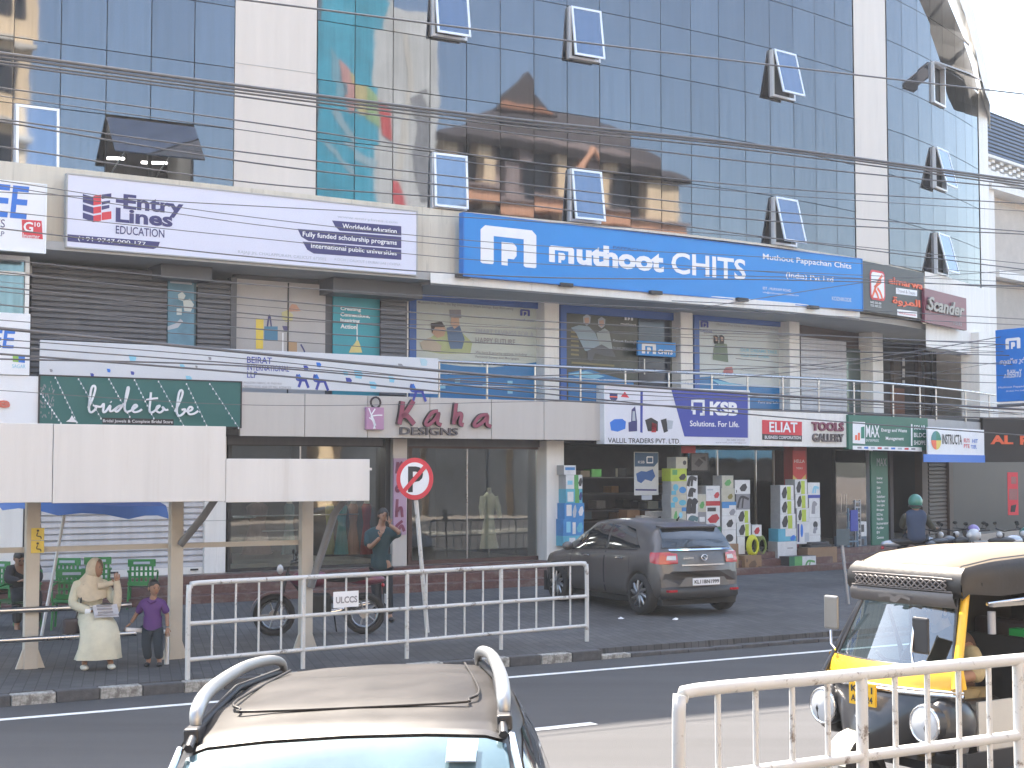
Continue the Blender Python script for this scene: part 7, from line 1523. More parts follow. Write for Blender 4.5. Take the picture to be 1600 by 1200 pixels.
for sx, L_ in ((1, 'far'), (-1, 'near')):
    if sx > 0: arm = [(.50, .0, 1.0), (.56, -.02, 1.03), (.60, -.06, 1.12)]; c_ = (.60, -.07, 1.25)
    else: arm = [(-.50, .0, .98), (-.44, .12, 1.02), (-.36, .14, .99), (-.31, .10, 1.08), (-.31, .06, 1.30)]; c_ = (-.37, .07, 1.18)
    ms_ = part('mirror_arm', MB().tube(arm, .011, 6), m_chrome, au)
    part('mirror', MB().box(c_[0] - .07, c_[0] + .07, c_[1] - .012, c_[1] + .014, c_[2] - .12, c_[2] + .12), m_black if sx < 0 else mat('mirror_back', (.25, .24, .23), .3, metal=.5), ms_, Ma, bevel=.02)

# ------------------------------------------------------------ two-wheelers
def bike(M, label, paint, cover=None, scooter=True, group='parked two-wheelers', mirrors=True):
    """front towards +x; about 1.8 m long"""
    t = thing('motor_scooter' if scooter else 'motorbike', label, 'scooter' if scooter else 'motorbike', M, group)
    r = .24 if scooter else .29
    for x in (-.62, .64):
        part('tyre', MB().tube([(x + r * .86 * math.cos(a * math.pi / 9), 0, r + r * .86 * math.sin(a * math.pi / 9)) for a in range(18)], r * .16, 8, True), m_tyre, t)
        part('wheel_rim', MB().lathe([(0, -.03), (r * .25, -.03), (r * .25, .03), (0, .03)], c=(x, 0, r), axis='y', n=12).tube([(x + r * .66 * math.cos(a * math.pi / 8), 0, r + r * .66 * math.sin(a * math.pi / 8)) for a in range(16)], .016, 5, True).merge(MB()), m_rim, t)
        sp = MB()
        for k in range(5): a = k * 2 * math.pi / 5; sp.tube([(x, 0, r), (x + r * .66 * math.cos(a), 0, r + r * .66 * math.sin(a))], .014, 5)
        part('spokes', sp, m_rim, t)
    part('fork', MB().tube([(.64, -.07, r), (.52, -.06, .62), (.44, 0, .95)], .022, 6).tube([(.64, .07, r), (.52, .06, .62), (.44, 0, .95)], .022, 6), m_black, t)
    part('front_mudguard', MB().grid([[(.64 + (r + .04) * math.cos(R(a)), y, r + (r + .04) * math.sin(R(a))) for y in (-.07, -.04, 0, .04, .07)] for a in range(10, 150, 16)], True, flip=True), paint, t)
    if scooter:
        part('body', MB().grid([[(x, w_ * math.sin(a) , z0 + h * (1 - math.cos(a)) / 2) for a in [k * math.pi / 6 for k in range(-6, 7)]] for x, w_, z0, h in ((-.86, .05, .62, .12), (-.75, .15, .42, .34), (-.5, .20, .30, .46), (-.15, .20, .30, .42), (.0, .16, .28, .3), (.08, .14, .24, .12))], True), paint, t)
        part('leg_shield', MB().grid([[(.34 - .06 * abs(y) / .2 + k * .0, y, z) for y in (-.22, -.15, 0, .15, .22)] for z, k in ((.28, 0), (.55, 0), (.82, 0))], True).grid([[(.37 + .10 * (1 - abs(y) / .22) + (z - .5) * .12, y, z) for y in (-.22, -.15, 0, .15, .22)] for z in (.28, .55, .82)], True, flip=True), paint, t)
        part('footboard', MB().box(-.02, .40, -.15, .15, .24, .29), m_under, t); part('front_cowl', MB().ball((.43, 0, .93), (.13, .17, .13), 12, 8), paint, t)
    else:
        part('tank', MB().ball((.15, 0, .78), (.28, .14, .13), 14, 8), paint, t); part('engine', MB().box(-.15, .25, -.12, .12, .28, .58), m_under, t, bevel=.04); part('tail', MB().ball((-.65, 0, .76), (.28, .10, .08), 10, 6), paint, t)
        part('exhaust', MB().tube([(.2, -.14, .35), (-.2, -.17, .3), (-.75, -.18, .42)], .035, 8), m_chrome, t); part('frame', MB().tube([(.45, 0, .85), (.2, 0, .5), (-.3, 0, .45), (-.6, 0, .3)], .03, 6), m_black, t)
    part('seat', MB().ball((-.36, 0, .80), (.42, .15, .075), 14, 6), mat('seat_black', (.02, .02, .022), .5), t)
    part('headlamp', MB().ball((.56, 0, .92), (.05, .08, .07), 10, 6), m_lamp_w, t); part('handlebar', MB().tube([(.30, -.34, 1.04), (.40, -.18, 1.02), (.42, 0, .99), (.40, .18, 1.02), (.30, .34, 1.04)], .015, 6), m_black, t)
    if mirrors:
        for sy in (-1, 1): mr = part('mirror', MB().ball((.36, sy * .30, 1.15), (.02, .055, .035), 10, 6), m_under, t); part('mirror_stalk', MB().tube([(.36, sy * .25, 1.03), (.36, sy * .30, 1.14)], .007, 5), m_black, mr, M)
    part('tail_lamp', MB().ball((-.88, 0, .68), (.03, .06, .035), 8, 5), m_lamp_r, t); part('number_plate', MB().box(-.93, -.915, -.1, .1, .42, .55), k_white, t)
    part('stand', MB().tube([(-.2, -.1, .3), (-.25, -.22, .02)], .012, 5), m_black, t)
    return t
def ground_M(u, v, z, rot): p = atZ(u, v, z); return Matrix.Translation((p.x, p.y, z)) @ Matrix.Rotation(R(rot), 4, 'Z')
bike(ground_M(500, 992, .15, 192), 'maroon motorbike standing behind the far barrier near the man on the phone', mat('maroon_paint', (.13, .025, .05), .3, coat=.5), scooter=False, group=None)
silver = mat('silver_paint', (.42, .44, .48), .25, metal=.4, coat=.4); dkp = mat('dark_bike_paint', (.03, .032, .04), .3, coat=.4); whp = mat('white_scooter', (.55, .57, .60), .3, coat=.4)
for (u, v, z, rot, m, sc, lab) in ((1436, 906, .17, 20, silver, False, 'silver-tailed motorbike under the man in the green helmet'), (1478, 905, .17, 50, dkp, False, 'dark motorbike between the helmeted rider and the violet helmet'), (1510, 903, .17, 60, dkp, True, 'dark scooter carrying the violet helmet'), (1548, 905, .17, 205, whp, True, 'white scooter behind the distant barrier'), (1592, 903, .17, 210, silver, False, 'silver motorbike with raised round mirror at the right edge'), (1625, 900, .17, 215, mat('teal_scooter', (.02, .16, .15), .3), True, 'teal scooter cut by the right edge')):
    bike(ground_M(u, v, z, rot), lab, m, scooter=sc)
p = atZ(1521, 903, .17); hv = (atY(1521, 830, p.y)); t = thing('helmet', 'violet helmet resting on a dark scooter', 'helmet', Matrix.Translation(hv)); part('shell', MB().ball((0, 0, 0), (.135, .15, .145), 16, 10), mat('violet_helmet', (.22, .17, .42), .3, coat=.4), t); part('visor', MB().ball((.04, -.06, -.04), (.10, .10, .06), 12, 6), m_black, t)
# ------------------------------------------------------------ people
m_skin = mat('skin', (.30, .165, .105), .55, var=.06); m_hair = mat('hair', (.012, .010, .010), .5); m_eye = mat('eye', (.02, .015, .015), .3); m_lip = mat('lips', (.30, .09, .08), .5)
def skinned(name, verts, edges, m, parent, root=0, sub=2, M=None):
    if name not in ('body', 'hand'):                     # garments: let the open ends reach past their last joint
        deg = {}
        for a, b in edges: deg.setdefault(a, []).append(b); deg.setdefault(b, []).append(a)
        V = [tuple(v) for v in verts]
        for i, nb_ in deg.items():
            if len(nb_) == 1:
                p, q = Vector(verts[i][:3]), Vector(verts[nb_[0]][:3]); d = (p - q).normalized() * verts[i][3] * .62
                if p.z > .15: V[i] = (*(p + d), *verts[i][3:])
        verts = V
    """verts: (x,y,z,rx,ry)"""
    me = bpy.data.meshes.new(name); me.from_pydata([v[:3] for v in verts], edges, []); me.materials.append(m)
    o = bpy.data.objects.new(name, me); link(o, M or WM[parent.name], parent)
    sk = o.modifiers.new('skin', 'SKIN'); sk.use_smooth_shade = True
    for i, v in enumerate(verts): me.skin_vertices[0].data[i].radius = (v[3], v[4] if len(v) > 4 else v[3]); me.skin_vertices[0].data[i].use_root = (i == root)
    sb = o.modifiers.new('sub', 'SUBSURF'); sb.levels = sub; sb.render_levels = sub
    for p_ in me.polygons: p_.use_smooth = True
    return o
def face(t, M, c, s=1.0, look=0.0, pitch=0.0, hair=True, ears=True):
    """head features; looks along -y turned by look degrees (+ = towards picture right)"""
    H = M @ Matrix.Translation(c) @ Matrix.Rotation(R(look), 4, 'Z') @ Matrix.Rotation(R(pitch), 4, 'X')
    hd = MB().ball((0, .0, 0), (.074 * s, .092 * s, .112 * s), 18, 14)
    vs = []
    for x, y, z in hd.v:
        k = max(0, -z / (.11 * s)); vs.append((x * (1 - .30 * k), y * (1 - .1 * k) - .012 * s * k, z))
    hd.v = vs; h = part('head', hd, m_skin, t, H)
    part('nose', MB().add([(-.012 * s, -.088 * s, -.02 * s), (.012 * s, -.088 * s, -.02 * s), (0, -.112 * s, -.022 * s), (0, -.09 * s, .025 * s), (0, -.086 * s, -.034 * s)], [(0, 2, 3), (2, 1, 3), (0, 4, 2), (4, 1, 2)], True), m_skin, h, H)
    for sx in (-1, 1):
        part('eye', MB().ball((sx * .028 * s, -.083 * s, .012 * s), (.012 * s, .006 * s, .006 * s), 8, 5), m_eye, h, H); part('eyebrow', MB().box(sx * .028 * s - .016 * s, sx * .028 * s + .016 * s, -.09 * s, -.082 * s, .026 * s, .031 * s), m_hair, h, H)
        if ears: part('ear', MB().ball((sx * .076 * s, .005, -.002), (.012 * s, .02 * s, .03 * s), 8, 6), m_skin, h, H)
    part('mouth', MB().ball((0, -.088 * s, -.055 * s), (.022 * s, .006 * s, .006 * s), 8, 5), m_lip, h, H)
    if hair:
        hr = MB().ball((0, .012 * s, .022 * s), (.084 * s, .098 * s, .108 * s), 18, 12); hr.v = [(x, (max(y, -.070 * s) if z > .045 * s else max(y, -.012 * s)), max(z, -.05 * s)) for x, y, z in hr.v]
        part('hair', hr, m_hair, h, H)
    return h, H
def hand(t, M, wrist, tip, side, m=m_skin, s=1.0):
    """palm, four fingers and a thumb from the wrist towards tip"""
    w_ = Vector(wrist); d = (Vector(tip) - w_).normalized(); up = Vector((0, 0, 1)) if abs(d.z) < .8 else Vector((0, -1, 0)); x = d.cross(up).normalized(); n = x.cross(d).normalized()
    V = [(*w_, .024 * s, .02 * s), (*(w_ + d * .045 * s), .034 * s, .018 * s), (*(w_ + d * .08 * s), .036 * s, .016 * s)]; Ed = [(0, 1), (1, 2)]
    for k, (o, L) in enumerate(((-.028, .062), (-.010, .074), (.009, .070), (.027, .055))):
        b = len(V); V += [(*(w_ + d * .088 * s + x * o * s), .0105 * s), (*(w_ + d * (.088 + L * .5) * s + x * o * 1.1 * s - n * .008 * s), .0095 * s), (*(w_ + d * (.088 + L) * s + x * o * 1.1 * s - n * .026 * s), .008 * s)]; Ed += [(2, b), (b, b + 1), (b + 1, b + 2)]
    b = len(V); V += [(*(w_ + d * .05 * s + x * side * .040 * s), .0115 * s), (*(w_ + d * .085 * s + x * side * .055 * s - n * .01 * s), .009 * s)]; Ed += [(1, b), (b, b + 1)]
    return skinned('hand', V, Ed, m, t, 0, 1, M)

# -- seated woman in a cream headscarf
Pw = atZ(142, 1046, .13); Mw = Matrix.Translation((Pw.x - .12, Pw.y + .36, .13)) @ Matrix.Rotation(R(26), 4, 'Z') @ Matrix.Scale(.97, 4)
t = thing('person', 'woman in pale yellow dress and cream headscarf seated on the bench rail', 'person', Mw)
m_dr = mat('pale_yellow_cotton', (.58, .565, .45), .85, var=.10, scale=9, bump=.3, bscale=14); m_sc = mat('cream_scarf', (.55, .48, .37), .85, var=.16, scale=10, bump=.4, bscale=18)
skinned('body', [(0, .02, .58, .13, .11), (0, 0, .78, .11, .09), (0, -.01, .95, .125, .09), (0, 0, 1.04, .06), (.02, -.02, 1.12, .048), (.03, -.03, 1.2, .07), (.17, 0, .99, .05), (.27, -.12, .76, .042), (.27, -.22, .97, .03), (-.17, 0, .99, .05), (-.24, -.10, .74, .042), (-.02, -.30, .68, .03), (.08, -.05, .53, .06), (.15, -.38, .50, .05), (.16, -.42, .12, .04), (.17, -.50, .06, .035), (-.08, -.05, .53, .06), (-.08, -.36, .48, .05), (-.12, -.36, .12, .04), (-.14, -.45, .06, .035)],
        [(0, 1), (1, 2), (2, 3), (3, 4), (4, 5), (2, 6), (6, 7), (7, 8), (2, 9), (9, 10), (10, 11), (0, 12), (12, 13), (13, 14), (14, 15), (0, 16), (16, 17), (17, 18), (18, 19)], m_skin, t)
skinned('tunic', [(0, .02, .60, .16, .14), (0, 0, .78, .145, .12), (0, -.01, .94, .16, .11), (0, -.01, 1.02, .09), (.17, 0, .98, .075), (.27, -.12, .77, .062), (.27, -.20, .90, .055), (-.17, 0, .98, .075), (-.24, -.10, .76, .065), (-.06, -.27, .69, .055)], [(0, 1), (1, 2), (2, 3), (2, 4), (4, 5), (5, 6), (2, 7), (7, 8), (8, 9)], m_dr, t)
rows = []
for (cx, cy, cz, rx, ry, tl) in ((0, .04, .70, .15, .13, 0), (.0, -.03, .64, .18, .15, .3), (.02, -.20, .57, .205, .14, 1.1), (.03, -.38, .54, .23, .14, 1.0), (.04, -.47, .42, .23, .12, .35), (.03, -.46, .28, .25, .15, .1), (.02, -.44, .13, .28, .17, 0)):
    ring = []
    for k in range(28):
        a = 2 * math.pi * k / 28; w1 = 1 + (.07 * math.sin(a * 7 + cz * 9) if cz < .45 else .02 * math.sin(a * 5))
        px, py = rx * w1 * math.cos(a), ry * w1 * math.sin(a); ring.append((cx + px, cy + py * math.cos(tl), cz - py * math.sin(tl)))
    rows.append(ring)
part('skirt', MB().grid(rows, True, True), m_dr, t, sub=1)
h, H = face(t, Mw, (.045, -.035, 1.18), 1.0, 48, -8, hair=False, ears=False)
rows = []
for k, (yo, rr, zo) in enumerate(((-.058, .090, .008), (-.02, .108, .010), (.03, .112, .010), (.075, .095, .0), (.108, .045, -.01), (.115, .005, -.012))):
    rows.append([(rr * 1.02 * math.cos(2 * math.pi * a / 20), yo - .02 * math.sin(2 * math.pi * a / 20) , zo + rr * 1.22 * math.sin(2 * math.pi * a / 20)) for a in range(20)])
part('headscarf', MB().grid(rows, True, True), m_sc, t, H)
sc = MB(); rows = []
for j, (z, rx, ry, fy) in enumerate(((1.13, .075, .085, 0), (1.08, .11, .105, .0), (1.03, .16, .125, -.01), (.985, .195, .14, -.02), (.94, .205, .15, -.03), (.90, .20, .15, -.03))):
    rows.append([(rx * math.cos(a) * (1 + .03 * math.sin(6 * a + j)), -.01 + fy + ry * math.sin(a) * (1 + .03 * math.sin(5 * a + 2 * j)), z - (.10 * max(0, -math.sin(a)) * j / 5) + .012 * math.sin(4 * a + 1.3 * j)) for a in [2 * math.pi * k / 24 for k in range(24)]])
sc.grid(rows, True, True); sc.tube([(.06, -.15, .98), (.16, -.17, .99), (.26, -.21, 1.03)], [.05, .042, .035], 8)
sc.tube([(.27, -.22, 1.04), (.29, -.24, .9), (.27, -.25, .72), (.27, -.25, .66)], [.045, .06, .06, .04], 8)
part('scarf_drape', sc, m_sc, t, sub=1)
hand(t, Mw, (.27, -.22, .98), (.28, -.24, 1.2), -1); hand(t, Mw, (-.02, -.30, .68), (.12, -.38, .68), 1)
for sx, y in ((.17, -.50), (-.14, -.45)): part('sandal', MB().ball((sx, y, .035), (.05, .12, .035), 10, 6), mat('pale_sandal', (.6, .58, .5), .6), t)
part('cuff', MB().tube([(-.10, -.26, .69), (-.04, -.29, .68)], .045, 8), k_white, t)
g_ = thing('newspaper', 'folded printed paper bag on the lap of the seated woman', 'paper bag', Mw @ Matrix.Translation((-.02, -.03, .105))); part('paper', MB().grid([[(x, -.33 - .05 * j, .66 - .035 * j + .01 * math.sin(x * 30)) for x in (-.02, .05, .12, .2, .27)] for j in range(4)], True).grid([[(x, -.33 - .05 * j, .63 - .035 * j) for x in (-.02, .05, .12, .2, .27)] for j in range(4)], flip=True), mat('newsprint', (.52, .52, .56), .8, var=.12, scale=20), g_); mb = MB()
for j in range(3): mb.box(.02, .2, -.372 - .05 * j, -.366 - .05 * j, .645 - .035 * j, .665 - .035 * j)
part('print', mb, k_grey, g_)
g_ = thing('handbag', 'dark handbag on a strap at the hip of the seated woman', 'bag', Mw); part('pouch', MB().box(-.36, -.16, -.22, -.12, .38, .60), mat('dark_leather', (.03, .025, .035), .45), g_, bevel=.03); part('strap', MB().tube([(-.2, -.16, .6), (-.14, -.15, .8), (-.1, -.1, 1.0)], .012, 6), k_black, g_)

# -- boy in purple
Pb = atZ(236, 1042, .13); Mb = Matrix.Translation((Pb.x, Pb.y + .05, .13)) @ Matrix.Scale(.98, 4)
t = thing('person', 'small boy in purple polo and dark jeans leaning beside the woman', 'person', Mb)
m_pu = mat('purple_polo', (.10, .035, .17), .8, var=.1, scale=9, bump=.3, bscale=20); m_je = mat('dark_jeans', (.018, .03, .045), .8, var=.2, scale=12)
skinned('body', [(0, 0, .52, .08, .07), (0, -.01, .66, .075, .06), (0, -.02, .76, .085, .06), (.01, -.02, .82, .04), (.02, -.03, .87, .036), (.02, -.03, .93, .055), (.11, -.01, .77, .036), (.17, .02, .62, .028), (.19, -.04, .48, .022), (-.11, -.01, .77, .036), (-.20, .04, .64, .028), (-.27, .02, .52, .022), (.06, 0, .47, .06), (.07, -.03, .26, .045), (.09, 0, .06, .03), (.10, -.07, .03, .028), (-.05, 0, .47, .06), (-.06, -.05, .26, .045), (-.04, 0, .06, .03), (-.05, -.07, .03, .028)],
        [(0, 1), (1, 2), (2, 3), (3, 4), (4, 5), (2, 6), (6, 7), (7, 8), (2, 9), (9, 10), (10, 11), (0, 12), (12, 13), (13, 14), (14, 15), (0, 16), (16, 17), (17, 18), (18, 19)], m_skin, t)
skinned('polo_shirt', [(0, 0, .485, .115, .085), (0, -.01, .66, .105, .08), (0, -.02, .75, .115, .08), (0, -.02, .805, .06), (.12, -.01, .755, .055), (.16, .01, .66, .05), (-.12, -.01, .755, .055), (-.18, .03, .66, .05)], [(0, 1), (1, 2), (2, 3), (2, 4), (4, 5), (2, 6), (6, 7)], m_pu, t)
skinned('jeans', [(0, 0, .52, .11, .085), (.065, 0, .44, .078), (.075, -.03, .26, .062), (.09, 0, .08, .055), (-.06, 0, .44, .078), (-.065, -.05, .26, .062), (-.045, 0, .08, .055)], [(0, 1), (1, 2), (2, 3), (0, 4), (4, 5), (5, 6)], m_je, t)
def hem(t, M, cx, cy, rx, ry, z0, z1, m):
    part('shirt_hem', MB().grid([[(cx + rx * (1 + .04 * math.sin(5 * a + z * 20)) * math.cos(a), cy + ry * (1 + .04 * math.sin(4 * a)) * math.sin(a), z) for a in [2 * math.pi * k / 22 for k in range(22)]] for z in (z0, (z0 + z1) / 2, z1)], True, True), m, t, M)
hem(t, Mb, 0, 0, .112, .092, .435, .60, m_pu)
face(t, Mb, (.02, -.035, .945), .86, 35, 4); hand(t, Mb, (.19, -.04, .48), (.19, -.06, .3), -1, s=.75); hand(t, Mb, (-.27, .02, .52), (-.34, 0, .46), 1, s=.75)
for x in (.10, -.05): part('shoe', MB().ball((x, -.06, .03), (.035, .08, .03), 10, 6), m_black, t)
part('collar', MB().tube([(-.05, -.07, .80), (0, -.10, .77), (.05, -.07, .80)], .012, 6), m_pu, t)

# -- man on the phone
Pm = atZ(598, 972, .16); Mm = Matrix.Translation((Pm.x, Pm.y + .05, .16)) @ Matrix.Scale(.965, 4)
t = thing('person', 'man in dark teal shirt holding a phone to his ear behind the barrier', 'person', Mm)
m_te = mat('teal_shirt', (.014, .045, .055), .8, var=.15, scale=7, bump=.3, bscale=12); m_tr = mat('dark_trousers', (.012, .016, .024), .8, var=.2)
skinned('body', [(-.04, 0, .95, .13, .10), (-.05, 0, 1.18, .125, .10), (-.05, -.02, 1.38, .14, .10), (-.03, -.03, 1.50, .06), (-.02, -.05, 1.56, .055), (0, -.06, 1.64, .07), (.15, -.03, 1.38, .055), (.27, -.16, 1.40, .042), (.10, -.16, 1.53, .032), (-.24, -.02, 1.36, .055), (-.20, -.16, 1.16, .042), (-.03, -.24, 1.33, .032), (.06, 0, .88, .09), (.07, -.03, .48, .065), (.10, 0, .09, .045), (.14, -.12, .05, .04), (-.12, 0, .88, .09), (-.10, -.02, .48, .065), (-.08, .02, .09, .045), (-.08, -.10, .05, .04)],
        [(0, 1), (1, 2), (2, 3), (3, 4), (4, 5), (2, 6), (6, 7), (7, 8), (2, 9), (9, 10), (10, 11), (0, 12), (12, 13), (13, 14), (14, 15), (0, 16), (16, 17), (17, 18), (18, 19)], m_skin, t)
skinned('shirt', [(-.04, 0, .87, .19, .13), (-.05, 0, 1.15, .175, .13), (-.05, -.02, 1.36, .18, .13), (-.04, -.02, 1.46, .10), (.15, -.03, 1.37, .085), (.24, -.12, 1.385, .07), (-.24, -.02, 1.35, .085), (-.23, -.11, 1.22, .07)], [(0, 1), (1, 2), (2, 3), (2, 4), (4, 5), (2, 6), (6, 7)], m_te, t)
skinned('trousers', [(-.03, 0, .93, .165, .12), (.06, 0, .82, .105), (.075, -.03, .48, .085), (.10, 0, .10, .075), (-.12, 0, .82, .105), (-.105, -.02, .48, .085), (-.08, .02, .10, .075)], [(0, 1), (1, 2), (2, 3), (0, 4), (4, 5), (5, 6)], m_tr, t)
hem(t, Mm, -.04, 0, .158, .115, .83, 1.06, m_te)
face(t, Mm, (0, -.07, 1.66), 1.0, 25, 8); hand(t, Mm, (.12, -.15, 1.52), (.05, -.15, 1.68), 1); hand(t, Mm, (-.03, -.24, 1.33), (.02, -.22, 1.52), -1)
for x, y in ((.14, -.10), (-.08, -.08)): part('shoe', MB().ball((x, y, .045), (.05, .13, .045), 10, 6), m_black, t)
solo('mobile_phone', MB().box(.07, .085, -.17, -.09, 1.58, 1.72), m_black, 'dark phone held at the ear of the man in teal', 'phone', Mm)

# -- dark-clothed person slumped at the left edge
Pd = atZ(28, 985, .15); Md = Matrix.Translation((Pd.x, Pd.y + .3, .13)) @ Matrix.Rotation(R(20), 4, 'Z')
t = thing('person', 'person in black clothes slumped forward on a green chair at the left edge', 'person', Md)
m_bk = mat('black_cloth', (.018, .018, .022), .85, var=.3, scale=6)
skinned('body', [(0, .05, .55, .12), (-.02, 0, .75, .11), (-.05, -.1, .92, .12), (-.08, -.2, 1.0, .06), (-.1, -.24, 1.04, .07), (.14, -.08, .92, .05), (.18, -.28, .74, .04), (.02, -.38, .72, .03), (-.22, -.1, .88, .05), (-.26, -.3, .74, .04), (-.1, -.4, .74, .03), (.1, 0, .50, .08), (.14, -.42, .50, .065), (.14, -.38, .08, .04), (.15, -.5, .04, .04), (-.1, 0, .50, .08), (-.12, -.42, .50, .065), (-.12, -.38, .08, .04), (-.12, -.5, .04, .04)],
        [(0, 1), (1, 2), (2, 3), (3, 4), (2, 5), (5, 6), (6, 7), (2, 8), (8, 9), (9, 10), (0, 11), (11, 12), (12, 13), (13, 14), (0, 15), (15, 16), (16, 17), (17, 18)], m_skin, t)
skinned('clothes', [(0, .05, .55, .17), (-.02, 0, .75, .16), (-.05, -.1, .92, .17, .14), (.14, -.08, .92, .085), (.18, -.28, .75, .07), (.05, -.37, .72, .05), (-.22, -.1, .88, .085), (-.26, -.3, .75, .07), (-.12, -.39, .74, .05), (.1, 0, .52, .12), (.14, -.42, .52, .095), (.14, -.38, .12, .07), (-.1, 0, .52, .12), (-.12, -.42, .52, .095), (-.12, -.38, .12, .07)], [(0, 1), (1, 2), (2, 3), (3, 4), (4, 5), (2, 6), (6, 7), (7, 8), (0, 9), (9, 10), (10, 11), (0, 12), (12, 13), (13, 14)], m_bk, t)
face(t, Md, (-.1, -.27, 1.05), 1.0, 20, 35); hand(t, Md, (.02, -.38, .72), (-.1, -.42, .75), 1); hand(t, Md, (-.1, -.4, .74), (.02, -.44, .76), -1)

# -- rider in the green helmet
Pr = atZ(1430, 906, .17); Mr = Matrix.Translation((Pr.x, Pr.y, .17)) @ Matrix.Rotation(R(110), 4, 'Z') @ Matrix.Scale(1.06, 4)
Mr = Matrix.Translation((Pr.x, Pr.y - .15, .17)) @ Matrix.Scale(1.08, 4)
t = thing('person', 'rider seen from behind in green helmet and slate blue waistcoat on a silver motorbike', 'person', Mr)
m_vs = mat('slate_waistcoat', (.035, .055, .105), .8, var=.12, scale=6, bump=.3, bscale=12); m_ol = mat('olive_sleeve', (.05, .05, .035), .8, var=.2)
skinned('body', [(0, 0, .85, .13), (0, .02, 1.05, .12), (0, .03, 1.25, .14, .1), (0, .04, 1.36, .06), (0, .05, 1.46, .07), (.19, .03, 1.24, .055), (.30, .12, 1.05, .045), (.45, .36, .98, .035), (-.19, .03, 1.24, .055), (-.24, .15, 1.04, .045), (-.1, .4, 1.0, .035), (.16, .12, .80, .09), (.28, .35, .62, .07), (.26, .2, .22, .05), (.27, .3, .16, .04), (-.14, .12, .80, .09), (-.2, .35, .62, .07), (-.24, .15, .22, .05), (-.24, .25, .16, .04)],
        [(0, 1), (1, 2), (2, 3), (3, 4), (2, 5), (5, 6), (6, 7), (2, 8), (8, 9), (9, 10), (0, 11), (11, 12), (12, 13), (13, 14), (0, 15), (15, 16), (16, 17), (17, 18)], m_skin, t)
skinned('waistcoat', [(0, 0, .82, .20, .15), (0, .01, 1.05, .18, .14), (0, .02, 1.24, .20, .13), (0, .03, 1.32, .10), (.15, .02, 1.22, .09), (-.15, .02, 1.22, .09)], [(0, 1), (1, 2), (2, 3), (2, 4), (2, 5)], m_vs, t)
skinned('sleeve', [(.19, .03, 1.23, .08), (.30, .12, 1.05, .07), (.43, .33, .98, .05)], [(0, 1), (1, 2)], m_ol, t); skinned('sleeve', [(-.19, .03, 1.23, .08), (-.24, .15, 1.04, .07), (-.12, .38, 1.0, .05)], [(0, 1), (1, 2)], m_ol, t)
skinned('trousers', [(0, .02, .84, .17, .15), (.16, .12, .80, .12), (.28, .35, .62, .09), (.26, .2, .24, .07), (-.14, .12, .80, .12), (-.2, .35, .62, .09), (-.24, .15, .24, .07)], [(0, 1), (1, 2), (2, 3), (0, 4), (4, 5), (5, 6)], m_tr, t)
part('helmet', MB().ball((0, .04, 1.50), (.135, .15, .15), 18, 12), mat('green_helmet', (.05, .22, .16), .3, coat=.5), t); part('helmet_rim', MB().tube([(.12 * math.cos(a * math.pi / 8), .04 + .135 * math.sin(a * math.pi / 8), 1.42) for a in range(16)], .018, 6, True), m_black, t)
hand(t, Mr, (.45, .36, .98), (.5, .45, .98), 1); hand(t, Mr, (-.1, .4, 1.0), (-.1, .5, 1.0), -1)

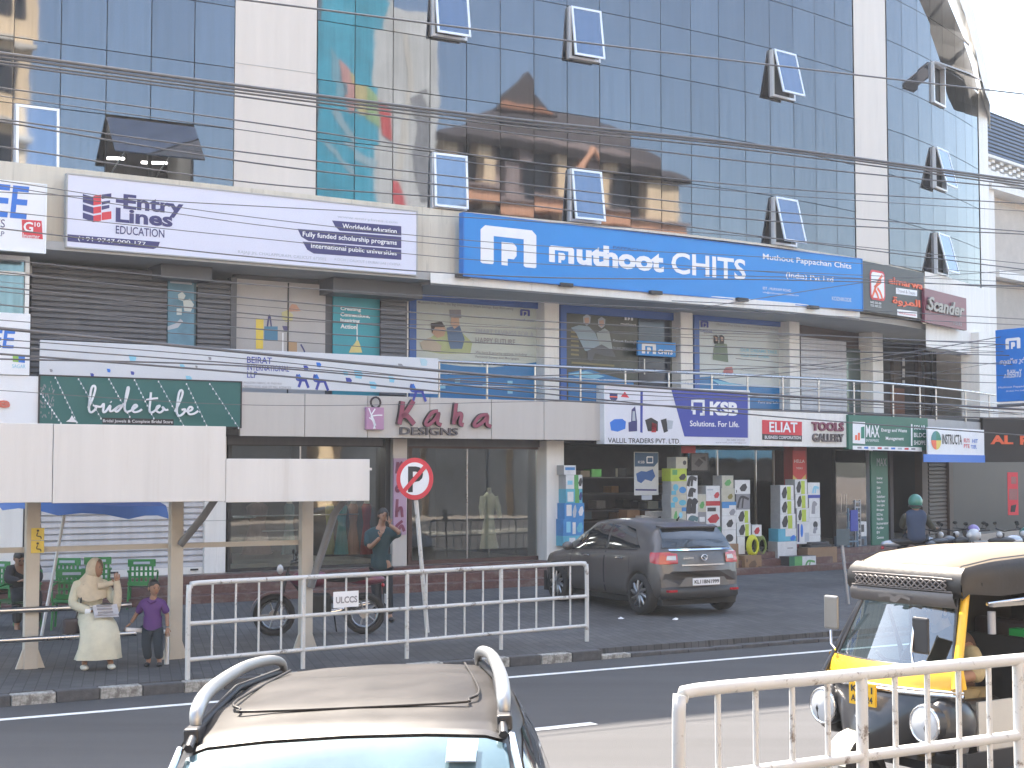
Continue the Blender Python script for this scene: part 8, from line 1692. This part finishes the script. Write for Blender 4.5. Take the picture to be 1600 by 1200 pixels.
# -- auto driver (in the auto's own frame: faces +y)
Md2 = Ma @ Matrix.Diagonal((1 / 1.06, 1 / 1.04, 1 / 1.085, 1)) @ Matrix.Translation((-.06, -.62, .12)) @ Matrix.Rotation(R(180), 4, 'Z')
t = thing('person', 'driver in brown shirt with rolled khaki sleeve inside the auto rickshaw', 'person', Md2)
m_br = mat('brown_shirt', (.085, .045, .032), .8, var=.12, scale=8, bump=.3, bscale=14); m_kh = mat('khaki_sleeve', (.38, .31, .18), .85, var=.2, scale=10, bump=.4, bscale=20)
skinned('body', [(0, .05, .65, .13), (0, .03, .85, .125), (0, -.04, 1.06, .14, .1), (0, -.1, 1.17, .06), (0, -.12, 1.26, .08), (.2, -.06, 1.04, .06), (.36, -.12, .84, .05), (.30, -.36, .82, .04), (-.2, -.06, 1.04, .06), (-.26, -.2, .84, .045), (-.22, -.42, .88, .035), (.1, 0, .58, .09), (.12, -.42, .58, .07), (.12, -.42, .22, .05), (-.1, 0, .58, .09), (-.12, -.42, .58, .07), (-.12, -.42, .22, .05)],
        [(0, 1), (1, 2), (2, 3), (3, 4), (2, 5), (5, 6), (6, 7), (2, 8), (8, 9), (9, 10), (0, 11), (11, 12), (12, 13), (0, 14), (14, 15), (15, 16)], m_skin, t)
skinned('shirt', [(0, .05, .66, .19, .15), (0, .03, .85, .18, .15), (0, -.04, 1.04, .20, .14), (0, -.07, 1.13, .10), (.19, -.05, 1.03, .10), (-.19, -.05, 1.03, .10), (-.25, -.17, .88, .08)], [(0, 1), (1, 2), (2, 3), (2, 4), (2, 5), (5, 6)], m_br, t)
skinned('rolled_sleeve', [(.24, -.06, .99, .08), (.34, -.11, .88, .08), (.36, -.14, .82, .065)], [(0, 1), (1, 2)], m_kh, t)
skinned('trousers', [(0, .04, .64, .17, .15), (.1, 0, .60, .12), (.12, -.42, .60, .095), (.12, -.42, .24, .07), (-.1, 0, .60, .12), (-.12, -.42, .60, .095), (-.12, -.42, .24, .07)], [(0, 1), (1, 2), (2, 3), (0, 4), (4, 5), (5, 6)], m_kh, t)
face(t, Md2, (0, -.13, 1.28), 1.0, -10, 0); hand(t, Md2, (.30, -.36, .82), (.26, -.5, .84), -1); hand(t, Md2, (-.22, -.42, .88), (-.22, -.55, .9), 1)
# ------------------------------------------------------------ thin air volume added to lift the blacks like a lens veil
hz_m = bpy.data.materials.new('black_lift_air'); hz_m.use_nodes = True; t_ = hz_m.node_tree; t_.nodes.remove(t_.nodes['Principled BSDF'])
pv_ = t_.nodes.new('ShaderNodeVolumePrincipled'); pv_.inputs['Color'].default_value = (.93, .95, 1, 1); pv_.inputs['Density'].default_value = .0008; pv_.inputs['Anisotropy'].default_value = .3
t_.links.new(pv_.outputs[0], t_.nodes['Material Output'].inputs['Volume'])
tag(part('veil_haze', MB().box(-215, 235, -120, 180, -1, 33), hz_m), kind='stuff')
scn.cycles.volume_bounces = 0; scn.cycles.volume_step_rate = 5
